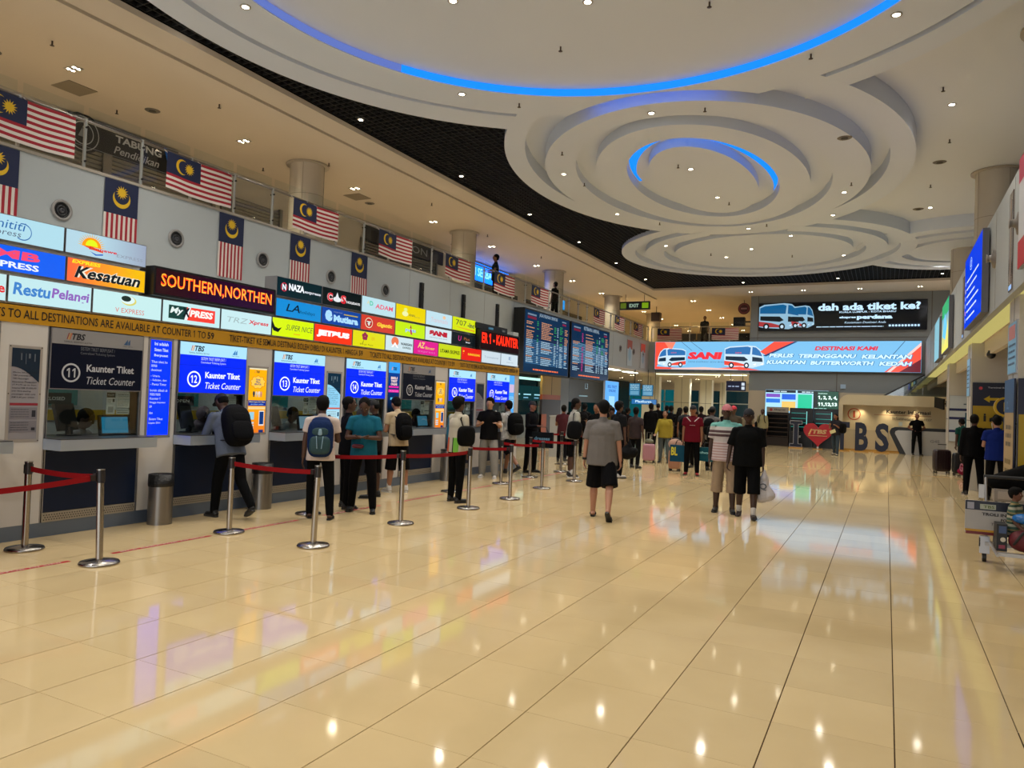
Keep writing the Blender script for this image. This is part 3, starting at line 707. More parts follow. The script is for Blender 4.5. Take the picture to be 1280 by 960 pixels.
def tx_(P, W, Hh):
    P.text('TRZ', .3 * W, .4 * Hh, .26 * Hh, e('a8c0c0', 1), w=.4 * W, shear=.4); P.text('Xpress', .73 * W, .38 * Hh, .26 * Hh, e('e03038', 1), w=.4 * W, bold=.03, shear=.2)
def naza(P, W, Hh):
    ring2(P.p, .15 * W, .5 * Hh, .055 * W, .068 * W, .005, e('d83048', 1)); P.text('N', .15 * W, .35 * Hh, .3 * Hh, e('e8ecf4', 1.1), w=.08 * W, bold=.05, z=.007)
    P.text('NAZA', .42 * W, .38 * Hh, .36 * Hh, e('f0f4fa', 1.1), w=.34 * W, bold=.05); P.text('express', .78 * W, .36 * Hh, .15 * Hh, e('d8dce4', 1), w=.38 * W, bold=.04)
def cs(P, W, Hh):
    for s, x in (('C', .18), ('S', .52)): P.text(s, x * W, .25 * Hh, .48 * Hh, e('f4d0d0', 1), w=.14 * W, bold=.1, z=.005); P.text(s, x * W, .25 * Hh, .48 * Hh, e('e02030', 1), w=.13 * W, bold=.03, z=.007)
    P.poly(circ(.36 * W, .42 * Hh, .1 * W, .14 * Hh, 16), e('e8ecf0', 1), .0055); P.poly([(.3 * W, .42 * Hh), (.36 * W, .82 * Hh), (.42 * W, .42 * Hh)], e('e8ecf0', 1), .0056)
    P.text('HOLIDAYS', .78 * W, .32 * Hh, .14 * Hh, e('f0f0f0', 1), w=.36 * W, bold=.04)
def adam(P, W, Hh):
    P.text('A', .18 * W, .55 * Hh, .2 * Hh, e('e8d890', 1), w=.08 * W); P.text('D', .27 * W, .48 * Hh, .28 * Hh, e('60d0b0', 1), w=.1 * W, bold=.04); P.text('ADAM', .65 * W, .38 * Hh, .28 * Hh, e('f05070', 1), w=.52 * W, bold=.02, shear=.15)
def yel(P, W, Hh):
    P.poly(circ(.3 * W, .42 * Hh, .1 * W, .16 * Hh, 16), e('f4f8b0', 1)); P.poly(circ(.31 * W, .68 * Hh, .06 * W, .13 * Hh, 16), e('e8f088', 1)); P.text('ANN', .52 * W, .32 * Hh, .16 * Hh, e('8a8430', .9), w=.2 * W, bold=.02); P.text('express', .7 * W, .27 * Hh, .1 * Hh, e('b0a840', .9), w=.18 * W)
def trans(P, W, Hh):
    P.poly(circ(.68 * W, .7 * Hh, .06 * W, .12 * Hh, 16), e('f4c8a0', 1)); P.text('Transmadu', .5 * W, .28 * Hh, .3 * Hh, e('e0c0c8', 1), w=.64 * W, shear=.2)
def seven(P, W, Hh):
    P.text('707', .36 * W, .42 * Hh, .38 * Hh, e('405040', .5), w=.44 * W, bold=-.0); P.text('-Inc', .78 * W, .38 * Hh, .34 * Hh, e('104858', .6), w=.3 * W, bold=.03); P.poly([(.08 * W, .3 * Hh), (.95 * W, .22 * Hh), (.95 * W, .14 * Hh), (.3 * W, .24 * Hh)], e('e89020', 1))
def la(P, W, Hh):
    P.text('LA', .38 * W, .35 * Hh, .42 * Hh, e('082038', .5), w=.3 * W, shear=.4, bold=.01); P.text('holidays', .68 * W, .28 * Hh, .24 * Hh, e('104870', .6), w=.34 * W, shear=.4)
def mut(P, W, Hh):
    P.text('e', .17 * W, .18 * Hh, .68 * Hh, e('a8d8ff', 1.1), w=.18 * W, bold=.06); P.text('express', .4 * W, .72 * Hh, .1 * Hh, e('8090b0', 1), w=.22 * W); P.rect(.55 * W, .7 * Hh, .92 * W, .76 * Hh, e('d0b828', 1)); P.text('Mutiara', .61 * W, .2 * Hh, .42 * Hh, e('a8d8ff', 1.1), w=.64 * W, bold=.06)
def gig(P, W, Hh):
    P.poly(circ(.22 * W, .5 * Hh, .11 * W, .33 * Hh, 24), e('f0e8c8', 1)); P.poly(circ(.22 * W, .5 * Hh, .095 * W, .28 * Hh, 24), e('c02020', 1), .005); P.poly([(.15 * W, .6 * Hh), (.29 * W, .6 * Hh), (.22 * W, .28 * Hh)], e('e8e8e0', 1), .0055); P.poly([(.16 * W, .55 * Hh), (.21 * W, .5 * Hh), (.17 * W, .45 * Hh)], e('202020', 1), .006); P.poly([(.28 * W, .55 * Hh), (.23 * W, .5 * Hh), (.27 * W, .45 * Hh)], e('202020', 1), .006)
    P.text('Gigantic', .68 * W, .3 * Hh, .34 * Hh, e('f8c838', 1.1), w=.46 * W, bold=.05, shear=.15)
def bil(P, W, Hh):
    P.text('pets', .5 * W, .3 * Hh, .3 * Hh, e('4880d0', 1), w=.36 * W, bold=.08); P.text('pets', .5 * W, .3 * Hh, .3 * Hh, e('c8e8f0', 1), w=.34 * W, bold=.02, z=.008); P.poly([(.47 * W, .62 * Hh), (.54 * W, .62 * Hh), (.5 * W, .88 * Hh)], e('b03040', 1)); P.poly([(.5 * W, .2 * Hh), (.56 * W, .2 * Hh), (.5 * W, .6 * Hh), (.47 * W, .5 * Hh)], e('c82050', 1), .009)
def sani(P, W, Hh): P.text('SANI', .48 * W, .4 * Hh, .38 * Hh, e('c01830', 1), w=.68 * W, bold=.1); P.text('EXPRESS SDN BHD', .5 * W, .22 * Hh, .08 * Hh, e('8090a0', 1), w=.66 * W)
def upl(P, W, Hh):
    P.text('U', .32 * W, .35 * Hh, .4 * Hh, e('d82890', 1), w=.12 * W, shear=.15, bold=.01); P.text('Plus', .62 * W, .45 * Hh, .24 * Hh, e('b06838', 1), w=.24 * W); P.text('liner', .68 * W, .26 * Hh, .12 * Hh, e('e0e0e8', 1), w=.2 * W, bold=.03)
def sup(P, W, Hh):
    P.poly([(0, .8 * Hh), (.06 * W, .5 * Hh), (.14 * W, .42 * Hh), (.22 * W, .5 * Hh), (.14 * W, .22 * Hh), (.03 * W, .28 * Hh), (0, .45 * Hh)], e('102010', .4)); P.text('SUPER NICE', .64 * W, .4 * Hh, .3 * Hh, e('507840', .7), w=.64 * W, shear=.3, bold=.0); P.rect(.5 * W, .2 * Hh, .66 * W, .24 * Hh, e('f0a020', 1))
def jet(P, W, Hh): P.text('JETBUS', .49 * W, .28 * Hh, .42 * Hh, e('f8f0f0', 1.15), w=.86 * W, bold=.09, shear=.12)
def flow(P, W, Hh):
    for q in range(5): P.poly(circ((.36 + .05 * math.cos(1.256 * q + .3)) * W, (.68 + .14 * math.sin(1.256 * q + .3)) * Hh, .045 * W, .12 * Hh, 10), e('a02050', .9), .005 + q * .0002)
    P.poly([(.36 * W, .6 * Hh), (.28 * W, .2 * Hh), (.3 * W, .2 * Hh)], e('506018', .8)); P.text('Bunga Raya', .42 * W, .12 * Hh, .12 * Hh, e('807020', .8), w=.4 * W, shear=.2); P.text('ER', .62 * W, .5 * Hh, .2 * Hh, e('e0b020', 1), w=.1 * W)
def war(P, W, Hh):
    P.poly(circ(.33 * W, .64 * Hh, .13 * W, .3 * Hh, 24), e('f07850', 1)); P.poly([(.2 * W, .24 * Hh), (.33 * W, .6 * Hh), (.46 * W, .24 * Hh), (.4 * W, .24 * Hh), (.33 * W, .4 * Hh), (.26 * W, .24 * Hh)], e('f4f8fa', 1.1), .005)
    P.text('WARISAN', .74 * W, .46 * Hh, .18 * Hh, e('203038', .5), w=.42 * W, bold=.03); P.text('EXPRESS', .76 * W, .26 * Hh, .12 * Hh, e('305040', .5), w=.3 * W, bold=.02)
def az(P, W, Hh): P.text('AZ', .3 * W, .45 * Hh, .42 * Hh, e('f0c870', 1.1), w=.26 * W, bold=.03, shear=.2); P.text('liner', .66 * W, .42 * Hh, .2 * Hh, e('f0b860', 1), w=.4 * W, bold=.03); P.text('express', .52 * W, .12 * Hh, .16 * Hh, e('e070c0', 1), w=.7 * W)
box_sign(4.0, 5.03, 3.19, 3.47, 'pale light box reading Unititi express, top left corner of the block', e('b0dcea', 1.05), unit)
box_sign(5.03, 6.06, 3.19, 3.47, 'pale light box with a yellow rising sun, end of the top row', e('b4d6e4', 1.05, '9aa6bc', 'X', .4, 1.0), sun)
box_sign(2.97, 4.0, 3.19, 3.47, 'pale light box at the extreme upper left picture edge', e('b0dcea', 1.0))
box_sign(4.0, 5.06, 2.87, 3.15, 'saturated blue light box reading SMB EXPRESS', e('0858e0', 1.25), many(txt('SMB', .42, .5, .34, 'f04870', .62, bold=.04, shear=.1), txt('EXPRESS', .44, .15, .24, 'e8f0ff', .56, bold=.03)))
box_sign(5.06, 6.06, 2.87, 3.15, 'orange to yellow light box with the black script Kesatuan', e('ff6838', 1.1, 'f0b808', 'X', .05, .85), kes)
box_sign(3.55, 4.45, 2.55, 2.84, 'pale light box with a red letter, left edge of the bottom row', e('c4e6ea', 1.05), txt('e', .94, .3, .25, 'e02c30', .08, bold=.03))
box_sign(4.45, 5.38, 2.55, 2.84, 'pale light box reading Restu Pelangi in blue and violet', e('c2e8ec', 1.05), many(txt('Restu', .27, .3, .46, '3c80c8', .42, bold=.03, shear=.1), txt('Pelangi', .73, .24, .5, '8c60b8', .46, bold=.03, shear=.1)))
box_sign(5.38, 6.31, 2.55, 2.84, 'pale light box reading V EXPRESS under a small emblem', e('c6ecec', 1.05), vex)
box_sign(6.31, 7.24, 2.55, 2.84, 'pale light box reading MYXPRESS in green and red', e('c6ecec', 1.05), mx)
box_sign(7.24, 8.2, 2.55, 2.84, 'pale light box with grey and red Xpress lettering', e('c8eaec', 1.05), tx_)
r1 = [8.26 + 1.015 * i for i in range(7)]
faces1 = [('near black light box reading NAZA express', e('06242a', 1), naza), ('near black light box with big red C and S', e('081416', 1), cs), ('pale blue light box reading ADAM in pink', e('bce0ea', 1.05), adam), ('golden yellow light box with a pale emblem, top row', e('f0d800', 1.0), yel), ('white blue light box with faint pink script, top row', e('c0e0ec', 1.05), trans), ('lime yellow light box reading 707-Inc', e('d8e808', 1.0), seven)]
for i, (l, f, fn) in enumerate(faces1): box_sign(r1[i], r1[i + 1], 3.17, 3.47, l, f, fn)
faces2 = [('sky blue light box with the dark script LA', e('1088d0', 1.1), la), ('royal blue light box reading Mutiara', e('06409c', 1.05), mut), ('red light box with a mask emblem and yellow script', e('d03828', 1.05), gig), ('lime green light box with a small blue and red logo', e('c4ec08', 1.05), bil), ('pale light box reading SANI in dark red', e('d0e4ea', 1.05), sani), ('black light box with a pink U, middle row end', e('10161a', 1), upl)]
for i, (l, f, fn) in enumerate(faces2): box_sign(r1[i], r1[i + 1], 2.86, 3.14, l, f, fn)
r3 = [8.2, 9.12, 10.08, 11.02, 11.93, 12.83, 13.75, 14.65, 15.6, 16.52]
faces3 = [('lime yellow light box reading SUPER NICE', e('d4f000', 1.1), sup), ('bright red orange light box reading JETBUS', e('f83010', 1.15), jet), ('yellow light box with a dark red hibiscus', e('e0dc08', 1.05), flow), ('pale light box reading WARISAN beside an orange disc', e('cce2ea', 1.05), war), ('magenta light box with golden letters AZ', e('e0108c', 1.05), az), ('lime light box reading UTAMA EKSPRES in black', e('c8d808', 1.05), txt('UTAMA EKSPRES', .5, .35, .26, '202c08', .86, .5, bold=.02)), ('red light box with small yellow lettering', e('e01c10', 1.1), many(txt('KARANGGUNG', .62, .42, .17, 'f8d030', .6, bold=.03), txt('g', .1, .45, .3, 'f8d030', .08, bold=.03))), ('pale grey light box with one thin grey line of words', e('ccdce6', 1.05), txt('Transnasional', .5, .42, .16, '90a0b0', .72)), ('pale grey light box with a tiny blue crest, row end', e('d0e0ea', 1.05), many(txt('E', .52, .5, .26, '6080a8', .14), txt('express', .52, .22, .1, '90a0a8', .4)))]
for i, (l, f, fn) in enumerate(faces3): box_sign(r3[i], r3[i + 1], 2.55, 2.84, l, f, fn)
# moving message boards
led = e('ff2a10', 1.6); hot = e('ffb030', 1.3)
P = Panel('led_board', 'long red message board reading SOUTHERN,NORTHEN', 'sign', (XS + .1, 6.1, 2.86), UY, 2.05, .37, e('300410', .8), M('0c0a0c', .4), depth=.28, bezel=.03)
P.text('SOUTHERN,NORTHEN', .1, .1, .19, led, w=1.87, bold=.03, align='L', z=.005); P.text('SOUTHERN,NORTHEN', .1, .1, .19, hot, w=1.87, bold=-.004, align='L', z=.007); P.done()
P = Panel('led_board', 'shorter red message board reading ER 1 - KAUNTER', 'sign', (XS + .1, 14.38, 2.83), UY, 2.0, .47, e('200408', .8), M('0c0a0c', .4), depth=.28, bezel=.03)
P.text('ER 1 - KAUNTER', .08, .16, .24, led, w=1.84, bold=.04, align='L'); P.done()
hb = thing('bracket_bar', 'black bracket bar on top of the shorter red message board', 'bracket', (XS, 14.3, 3.31)); b = MB(); b.box(-.1, .05, 0, 1.5, 0, .13, M('101218', .4)); b.obj('bar', hb); b = MB(); b.box(.05, .07, .55, .75, .02, .07, M('4a90c0')); b.box(.05, .07, 1.2, 1.35, .02, .07, M('606870')); b.obj('clip', hb)
# ================================================================ GALLERY
RED_F, WHITE_F, BLUE_F, YEL_F = M('9c1428', .75), M('d8cfc8', .75), M('101c40', .75), M('d8b018', .7)
def star_poly(cx, cy, r, n=14):
    return [(cx + (r if i % 2 == 0 else r * .52) * math.cos(math.pi * i / n + math.pi / 2), cy + (r if i % 2 == 0 else r * .52) * math.sin(math.pi * i / n + math.pi / 2)) for i in range(2 * n)]
def crescent(cx, cy, r, off=.28, k=.86, rot=0.):
    a = []; n = 26
    # outer arc and inner arc (opening towards +x before rotation)
    d = off * r; r2 = r * k
    xi = (r * r - r2 * r2 + d * d) / (2 * d); yi = math.sqrt(max(0, r * r - xi * xi))
    t1 = math.atan2(yi, xi); t2 = math.atan2(yi, xi - d)
    for i in range(n + 1):
        t = t1 + (2 * math.pi - 2 * t1) * i / n; a.append((r * math.cos(t), r * math.sin(t)))
    for i in range(n + 1):
        t = (2 * math.pi - t2) - (2 * math.pi - 2 * t2) * i / n; a.append((d + r2 * math.cos(t), r2 * math.sin(t)))
    c, s = math.cos(rot), math.sin(rot)
    return [(cx + x * c - y * s, cy + x * s + y * c) for x, y in a]
def flag(label, group, mat, L, Hh, vertical=False, wave=.012, seed=0):
    """L along the fly, Hh the hoist; vertical flags hang by the hoist (the canton on top)"""
    r = thing('flag', label, 'flag', mat=mat, group=group)
    rr = random.Random(seed); ph = rr.uniform(0, 6); ph2 = rr.uniform(0, 6)
    def zz(u, v):  return wave * (math.sin(u / L * 9 + ph) * .6 + math.sin(u / L * 17 + v / Hh * 2 + ph2) * .4) + .012
    def P(u, v, lift=0):
        z = zz(u, v) + lift
        if vertical: return (v, -u, z)      # u down, v to the right
        dv = -.018 * math.sin(u / L * math.pi) - .01 * u / L
        return (u, v + dv * (1 - v / Hh) * 1.2 + dv * .5, z)
    b = MB(); nx = 24
    for row in range(14):
        for i in range(nx):
            u0, u1 = L * i / nx, L * (i + 1) / nx
            v0, v1 = (Hh * row / 14, Hh * (row + 1) / 14)
            top = row >= 6        # rows counted from the bottom; canton covers the upper eight
            m = BLUE_F if (top and i < nx // 2) else (WHITE_F if row % 2 == 0 else RED_F)
            if vertical: m = BLUE_F if (u1 <= L * .5 + 1e-6 and True) and (i < nx * .42) else (WHITE_F if row % 2 == 0 else RED_F)
            b.add([P(u0, v0), P(u1, v0), P(u1, v1), P(u0, v1)], [(0, 1, 2, 3)], m, True)
    b.obj('cloth', r)
    b = MB()
    if vertical:
        for poly in (star_poly(L * .15, Hh * .5, Hh * .19), crescent(L * .235, Hh * .5, Hh * .26, rot=math.pi)):
            b.add([P(u, v, .004) for u, v in poly], [range(len(poly))], YEL_F)
    else:
        for poly in (star_poly(L * .33, Hh * .715, Hh * .17), crescent(L * .22, Hh * .715, Hh * .21)):
            b.add([P(u, v, .004) for u, v in poly], [range(len(poly))], YEL_F)
    b.obj('emblem', r)
    return r
hf = [5.5, 8.57, 11.66, 14.62, 17.7, 20.67, 23.45, 29.65, 32.4, 35.3]
hw0 = ['first from the left picture edge', 'second from the left, before the glass rail', 'third from the left, in front of the nearest column', 'fourth from the left along the gallery', 'fifth from the left along the gallery', 'sixth from the left, above the black LED board', 'seventh from the left, over the first departure board', 'eighth from the left, over the second departure board', 'ninth from the left, above the wall posters', 'tenth and last on the left gallery, near the corner']
hw = ['first from the left edge', 'second from the left', 'third, before the nearest column', 'fourth from the left', 'fifth from the left', 'sixth from the left', 'seventh, over the left departure board', 'eighth, over the right departure board', 'ninth from the left', 'tenth and last, near the corner']
for i, (y, s) in enumerate(zip(hf, hw)):
    r_ = flag('striped flag hung sideways on the gallery rail, ' + s, 'flags along the gallery rail', FR((XW + .06, y, 5.22), UY), 1.44, .63, seed=i)
    b = MB(); [b.tube((u, .6, .012), (u, .685, -.1), .006, WHITE_F, 5) for u in (.02, .72, 1.42)]; b.obj('cord', r_)
vf = [(5.58, 'leftmost, cut by the picture edge'), (7.5, 'above the pale sun light box'), (9.8, 'above the red SOUTHERN board'), (11.68, 'above the NAZA light box'), (13.68, 'above the ADAM light box')]
for i, (y, s) in enumerate(vf):
    flag('framed flag hanging upright on the white wall, ' + s, 'upright flags on the white wall', FR((XW + .005, y, 5.09), UY), 1.22, .6, vertical=True, wave=.002, seed=i)
    fr = MB(); fr.box(0, .004, -.015, .0, -1.22, .0, STEELD)
ff = [(-9.66, -8.1, 'left of the two on the far gallery rail'), (-8.1 + .05, -6.6, 'right of the two on the far gallery rail')]
fa_ = flag('striped flag, left of the two on the far gallery rail', 'flags on the far gallery rail', FR((-10.95, YF - .05, 5.22), (1, 0, 0)), 1.3, .6, seed=31)
fb_ = flag('striped flag, right of the two on the far gallery rail', 'flags on the far gallery rail', FR((-8.1, YF - .05, 5.22), (1, 0, 0)), 1.35, .6, seed=32)
for r_ in (fa_, fb_):
    b = MB(); [b.tube((u, .57, .012), (u, .68, -.1), .006, WHITE_F, 5) for u in (.02, 1.25)]; b.obj('cord', r_)
# jet air nozzles
def nozzle(y, s):
    r = thing('air_nozzle', 'round dark air nozzle in the white wall, ' + s, 'air nozzle', mat=FR((XW, y, 4.38), UY), group='round air nozzles on the wall')
    b = MB(); b.lathe([(.16, 0), (.165, .02), (.15, .03), (.125, .03), (.12, -.0)], (0, 0, 0), M('8e8c8a', .4)); b.obj('collar', r)
    b = MB(); b.lathe([(.13, .0), (.128, .012), (.1, .02), (.1, .002)], (0, 0, 0), M('1b1c1f', .4)); b.lathe([(.085, .004), (.08, .03), (.06, .03), (.055, .006)], (0, -.01, 0), M('2a2b2f', .35)); b.lathe([(.045, .008), (.04, .035), (.02, .035), (.0, .02)], (0, -.01, 0), M('3a3b40', .35)); flat(b, circ(0, 0, .125, n=24), .003, M('0b0b0c', .6)); b.obj('louvre', r)
for y, s in ((6.83, 'above the Unititi box'), (8.88, 'left of the third upright flag'), (10.93, 'between the third and fourth upright flags'), (13.0, 'between the fourth and fifth upright flags'), (15.05, 'right of the fifth upright flag'), (33.55, 'beyond the departure boards, first of three'), (35.6, 'beyond the departure boards, second of three'), (37.2, 'beyond the departure boards, third of three')): nozzle(y, s)
for y, s in ((16.62, 'first of three, above the pale script box'), (18.85, 'second of three, above the second red board'), (21.0, 'third of three, beside the departure boards')):
    r = thing('wall_bracket', 'narrow black vertical bar on the white wall, ' + s, 'bracket', (XW + .03, y, 3.6), group='black vertical bars on the wall')
    b = MB(); b.box(-.03, .05, -.06, .06, 0, 1.22, M('0b0b0d', .5)); b.obj('bar', r)
    b = MB(); b.add([(.05, -.06, 1.0), (.05, .06, 1.0), (.05, .06, .86)], [(0, 1, 2)], M('c5beb6', .5)); b.box(.05, .055, -.055, -.035, .1, .95, M('2a2b2e')); b.obj('edge', r)
for y, c1, s in ((34.55, 'a8583c', 'left of the two'), (36.75, 'c8503c', 'right of the two')):
    P = Panel('wall_poster', 'narrow faded poster near the left gallery corner, ' + s, 'poster', (XW + .02, y, 3.62), UY, .8, 1.3, M('b4c4cc', .5), ALU, depth=.03, group='narrow posters at the gallery corner')
    P.rect(.02, .85, .78, 1.28, M(c1, .5)); P.poly(circ(.4, .6, .25, .35, 16), M('8fb4cc', .5), .006); P.done()
# rail of the gallery
def rail(a, b_, name, label, posts, group='gallery rails'):
    a, b_ = Vector(a), Vector(b_); d = (b_ - a).normalized(); L = (b_ - a).length
    r = thing(name, label, 'railing', a, group=group)
    nrm = Vector((-d.y, d.x, 0))
    h = MB(); h.tube((0, 0, .77), d * L + Vector((0, 0, .77)), .024, STEELD, 8); h.obj('handrail', r)
    gm = glass('f0f5f3', mix=.04)
    for i in range(posts + 1):
        p = d * (L * i / posts)
        m = MB(); T = Matrix.Translation(p)
        m.tube(p + Vector((0, 0, .0)), p + Vector((0, 0, .8)), .028, M('b4b8b6', .3, .8), 8)
        m.tube(p + nrm * .05 + Vector((0, 0, .12)), p - nrm * .05 + Vector((0, 0, .12)), .018, DARK, 6)
        m.tube(p + nrm * .05 + Vector((0, 0, .66)), p - nrm * .05 + Vector((0, 0, .66)), .018, DARK, 6)
        m.obj('post', r)
        if i < posts:
            q = d * (L * (i + 1) / posts); e_ = d * .04; n2 = nrm * .004
            m = MB(); m.quad([p + e_ + Vector((0, 0, .04)), q - e_ + Vector((0, 0, .04)), q - e_ + Vector((0, 0, 1.0)), p + e_ + Vector((0, 0, 1.0))], gm); m.obj('glass_pane', r)
rail((XW - .05, 1.17, ZT), (XW - .05, 38.2, ZT), 'gallery_railing', 'long steel and glass railing along the left gallery', 37)
rail((XW + .1, YF + .05, ZT), (-6.2, YF + .05, ZT), 'gallery_railing', 'short railing across the far gallery under the yellow lit ceiling', 5)
# columns
def column(x, y, z0, z1, r, label, group):
    t = thing('column', label, 'column', (x, y, z0), group=group, kind='structure')
    m = MB(); m.lathe([(r, 0), (r, z1 - z0 - .0)], (0, 0, 0), M('c0b8aa', .25, .15), 32); m.obj('shaft', t)
    m = MB(); m.lathe([(r + .002, 0), (r + .1, 0), (r + .1, .03), (r, .03)], (0, 0, z1 - z0 - .035), M('a89f90', .5), 32); m.obj('collar', t)
    m = MB()
    for z in (.7, 1.6): m.lathe([(r + .001, z), (r + .003, z + .004), (r + .001, z + .008)], (0, 0, 0), M('5c574e'), 32)
    for k in range(4):
        a = k * math.pi / 2 + .5; m.tube(((r + .001) * math.cos(a), (r + .001) * math.sin(a), 0), ((r + .001) * math.cos(a), (r + .001) * math.sin(a), z1 - z0 - .04), .004, M('6a645a'), 4)
    m.obj('joint', t)
wcol = ['nearest, behind the third flag', 'second along, beside the blue glow', 'third along, over the departure boards', 'fourth along, by the green exit sign', 'fifth along, at the gallery corner']
for i in range(5): column(-13.05, 13.86 + 7.67 * i, 5.0, ZC, .42, 'round cream column on the left gallery, ' + wcol[i], 'columns on the left gallery')
for i, s in enumerate(('nearest, cut by the right picture edge', 'beside the tall blue screen', 'furthest, under the small ceiling rings')):
    column(2.3, 13.7 + 7.67 * i, 5.0, 7.78, .46, 'round cream column above the right wall, ' + s, 'columns above the right wall')
# lower storey posts of the right side, clad boxes
def clad(x0, x1, y0, y1, z1, label):
    t = thing('clad_column', label, 'column', (x0, y0, 0), kind='structure', group='square columns on the right'); m = MB(); m.box(0, x1 - x0, 0, y1 - y0, 0, z1, M('b9b4aa', .4)); m.obj('cladding', t)
    m = MB(); m.box(-.004, .0, .0, y1 - y0, z1 * .47, z1 * .474, seam); m.box(-.004, 0, (y1 - y0) / 2 - .004, (y1 - y0) / 2 + .004, 0, z1, seam); m.obj('joint', t); return t
clad(1.62, 2.6, 12.3, 13.2, 3.46, 'square column nearest on the right, wrapped in navy and yellow boards')
clad(1.75, 2.65, 20.2, 21.1, 3.46, 'square column behind the queue, carrying the left arrow board')
clad(1.8, 2.7, 27.9, 28.8, 3.46, 'square column furthest right, with white and teal boards')
# shops along the gallery
SH = M('77746c', .45, .3)
def shutter(y0, y1, label, dark=False):
    t = thing('roller_shutter', label, 'shutter', (-15.28, y0, 5.0), group='shop fronts on the gallery')
    m = MB(); n = 19
    for i in range(n): m.add([(.0, 0, 1.75 * i / n), (.0, y1 - y0, 1.75 * i / n), (.04, y1 - y0, 1.75 * (i + .6) / n), (.04, 0, 1.75 * (i + .6) / n), (0.0, 0, 1.75 * (i + 1) / n), (0.0, y1 - y0, 1.75 * (i + 1) / n)], [(0, 1, 2, 3), (3, 2, 5, 4)], M('3c3e40', .4) if dark else SH)
    m.obj('slats', t)
    m = MB(); m.box(0, .08, -.05, .05, 0, 1.8, STEELD); m.obj('guide_rail', t); m = MB(); m.box(0, .08, y1 - y0 - .05, y1 - y0 + .05, 0, 1.8, STEELD); m.obj('guide_rail', t)
shutter(7.6, 10.0, 'grey roller shutter behind the gallery rail, under the round crest sign'); shutter(10.1, 12.9, 'grey roller shutter right of the guide rail, under the TABUNG sign'); shutter(13.2, 15.2, 'grey roller shutter behind the second sideways flag')
shutter(18.8, 23.2, 'dark roller shutter between the third and fourth sideways flags', True)
P = Panel('shop_sign', 'black shop sign with a round crest, TABUNG Pendidikan', 'sign', (-15.2, 9.15, 6.72), UY, 2.65, .62, M('14171c', .35), M('2a2d33', .4), depth=.08)
P.text('TABUNG', 1.05, .33, .16, M('c9ccd0'), w=1.15, bold=.03, align='L'); P.text('Pendidikan', 1.05, .08, .17, M('b8bcc2'), w=1.1, shear=.3, align='L', bold=.01)
P.poly(circ(.32, .28, .42, .42, 32), M('181c20', .4), .004); ring2(P.p, .32, .28, .34, .36, .006, M('aab0b4')); ring2(P.p, .32, .28, .22, .24, .006, M('aab0b4')); P.poly([(.32, .44), (.42, .2), (.22, .2)], M('8a9094'), .007)
P.rect(.02, .6, 2.63, .612, M('8a8f94'), .006); P.rect(.02, .01, 2.63, .02, M('8a8f94'), .006); P.poly([(2.25, .6), (2.33, .6), (2.42, .3), (2.42, 0), (2.36, 0), (2.36, .3)], M('1668d0', .4), .007); P.done()
for y0, y1, s in ((18.9, 23.6, 'unlit shop sign with dim letters above the dark shutter'),):
    P = Panel('shop_sign', s, 'sign', (-15.2, y0, 6.75), UY, y1 - y0, .5, M('10141a', .35), DARK, depth=.06); P.text('FAMILY STORE' if False else 'SALOON', 1.0, .12, .25, M('9aa0a4'), w=2.6, align='L'); P.done()
P = Panel('shop_sign', 'bright blue lit shop sign glowing on the gallery ceiling behind the second column', 'sign', (-15.19, 24.6, 6.6), UY, 4.4, .75, E('0860f0', 4.0), DARK, depth=.1)
P.text('KEDAI SERBANEKA', .3, .2, .35, E('70b0ff', 3.0), w=3.7, align='L', bold=.02); P.done()
P = Panel('shop_sign', 'small pale blue lit sign behind the fourth column', 'sign', (-15.19, 33.3, 6.55), UY, 2.2, .5, E('2090e0', 1.3), DARK, depth=.1); P.text('CAFE', .3, .12, .25, E('c0e8ff', 1.4), w=1.4, align='L', bold=.03); P.done()
sh = MB()
for a, c in ((24.3, 30), (31, 38)): sh.box(-15.3, -15.2, a, c, 5, 6.5, M('20282a', .2))
struct(sh, 'window_1')

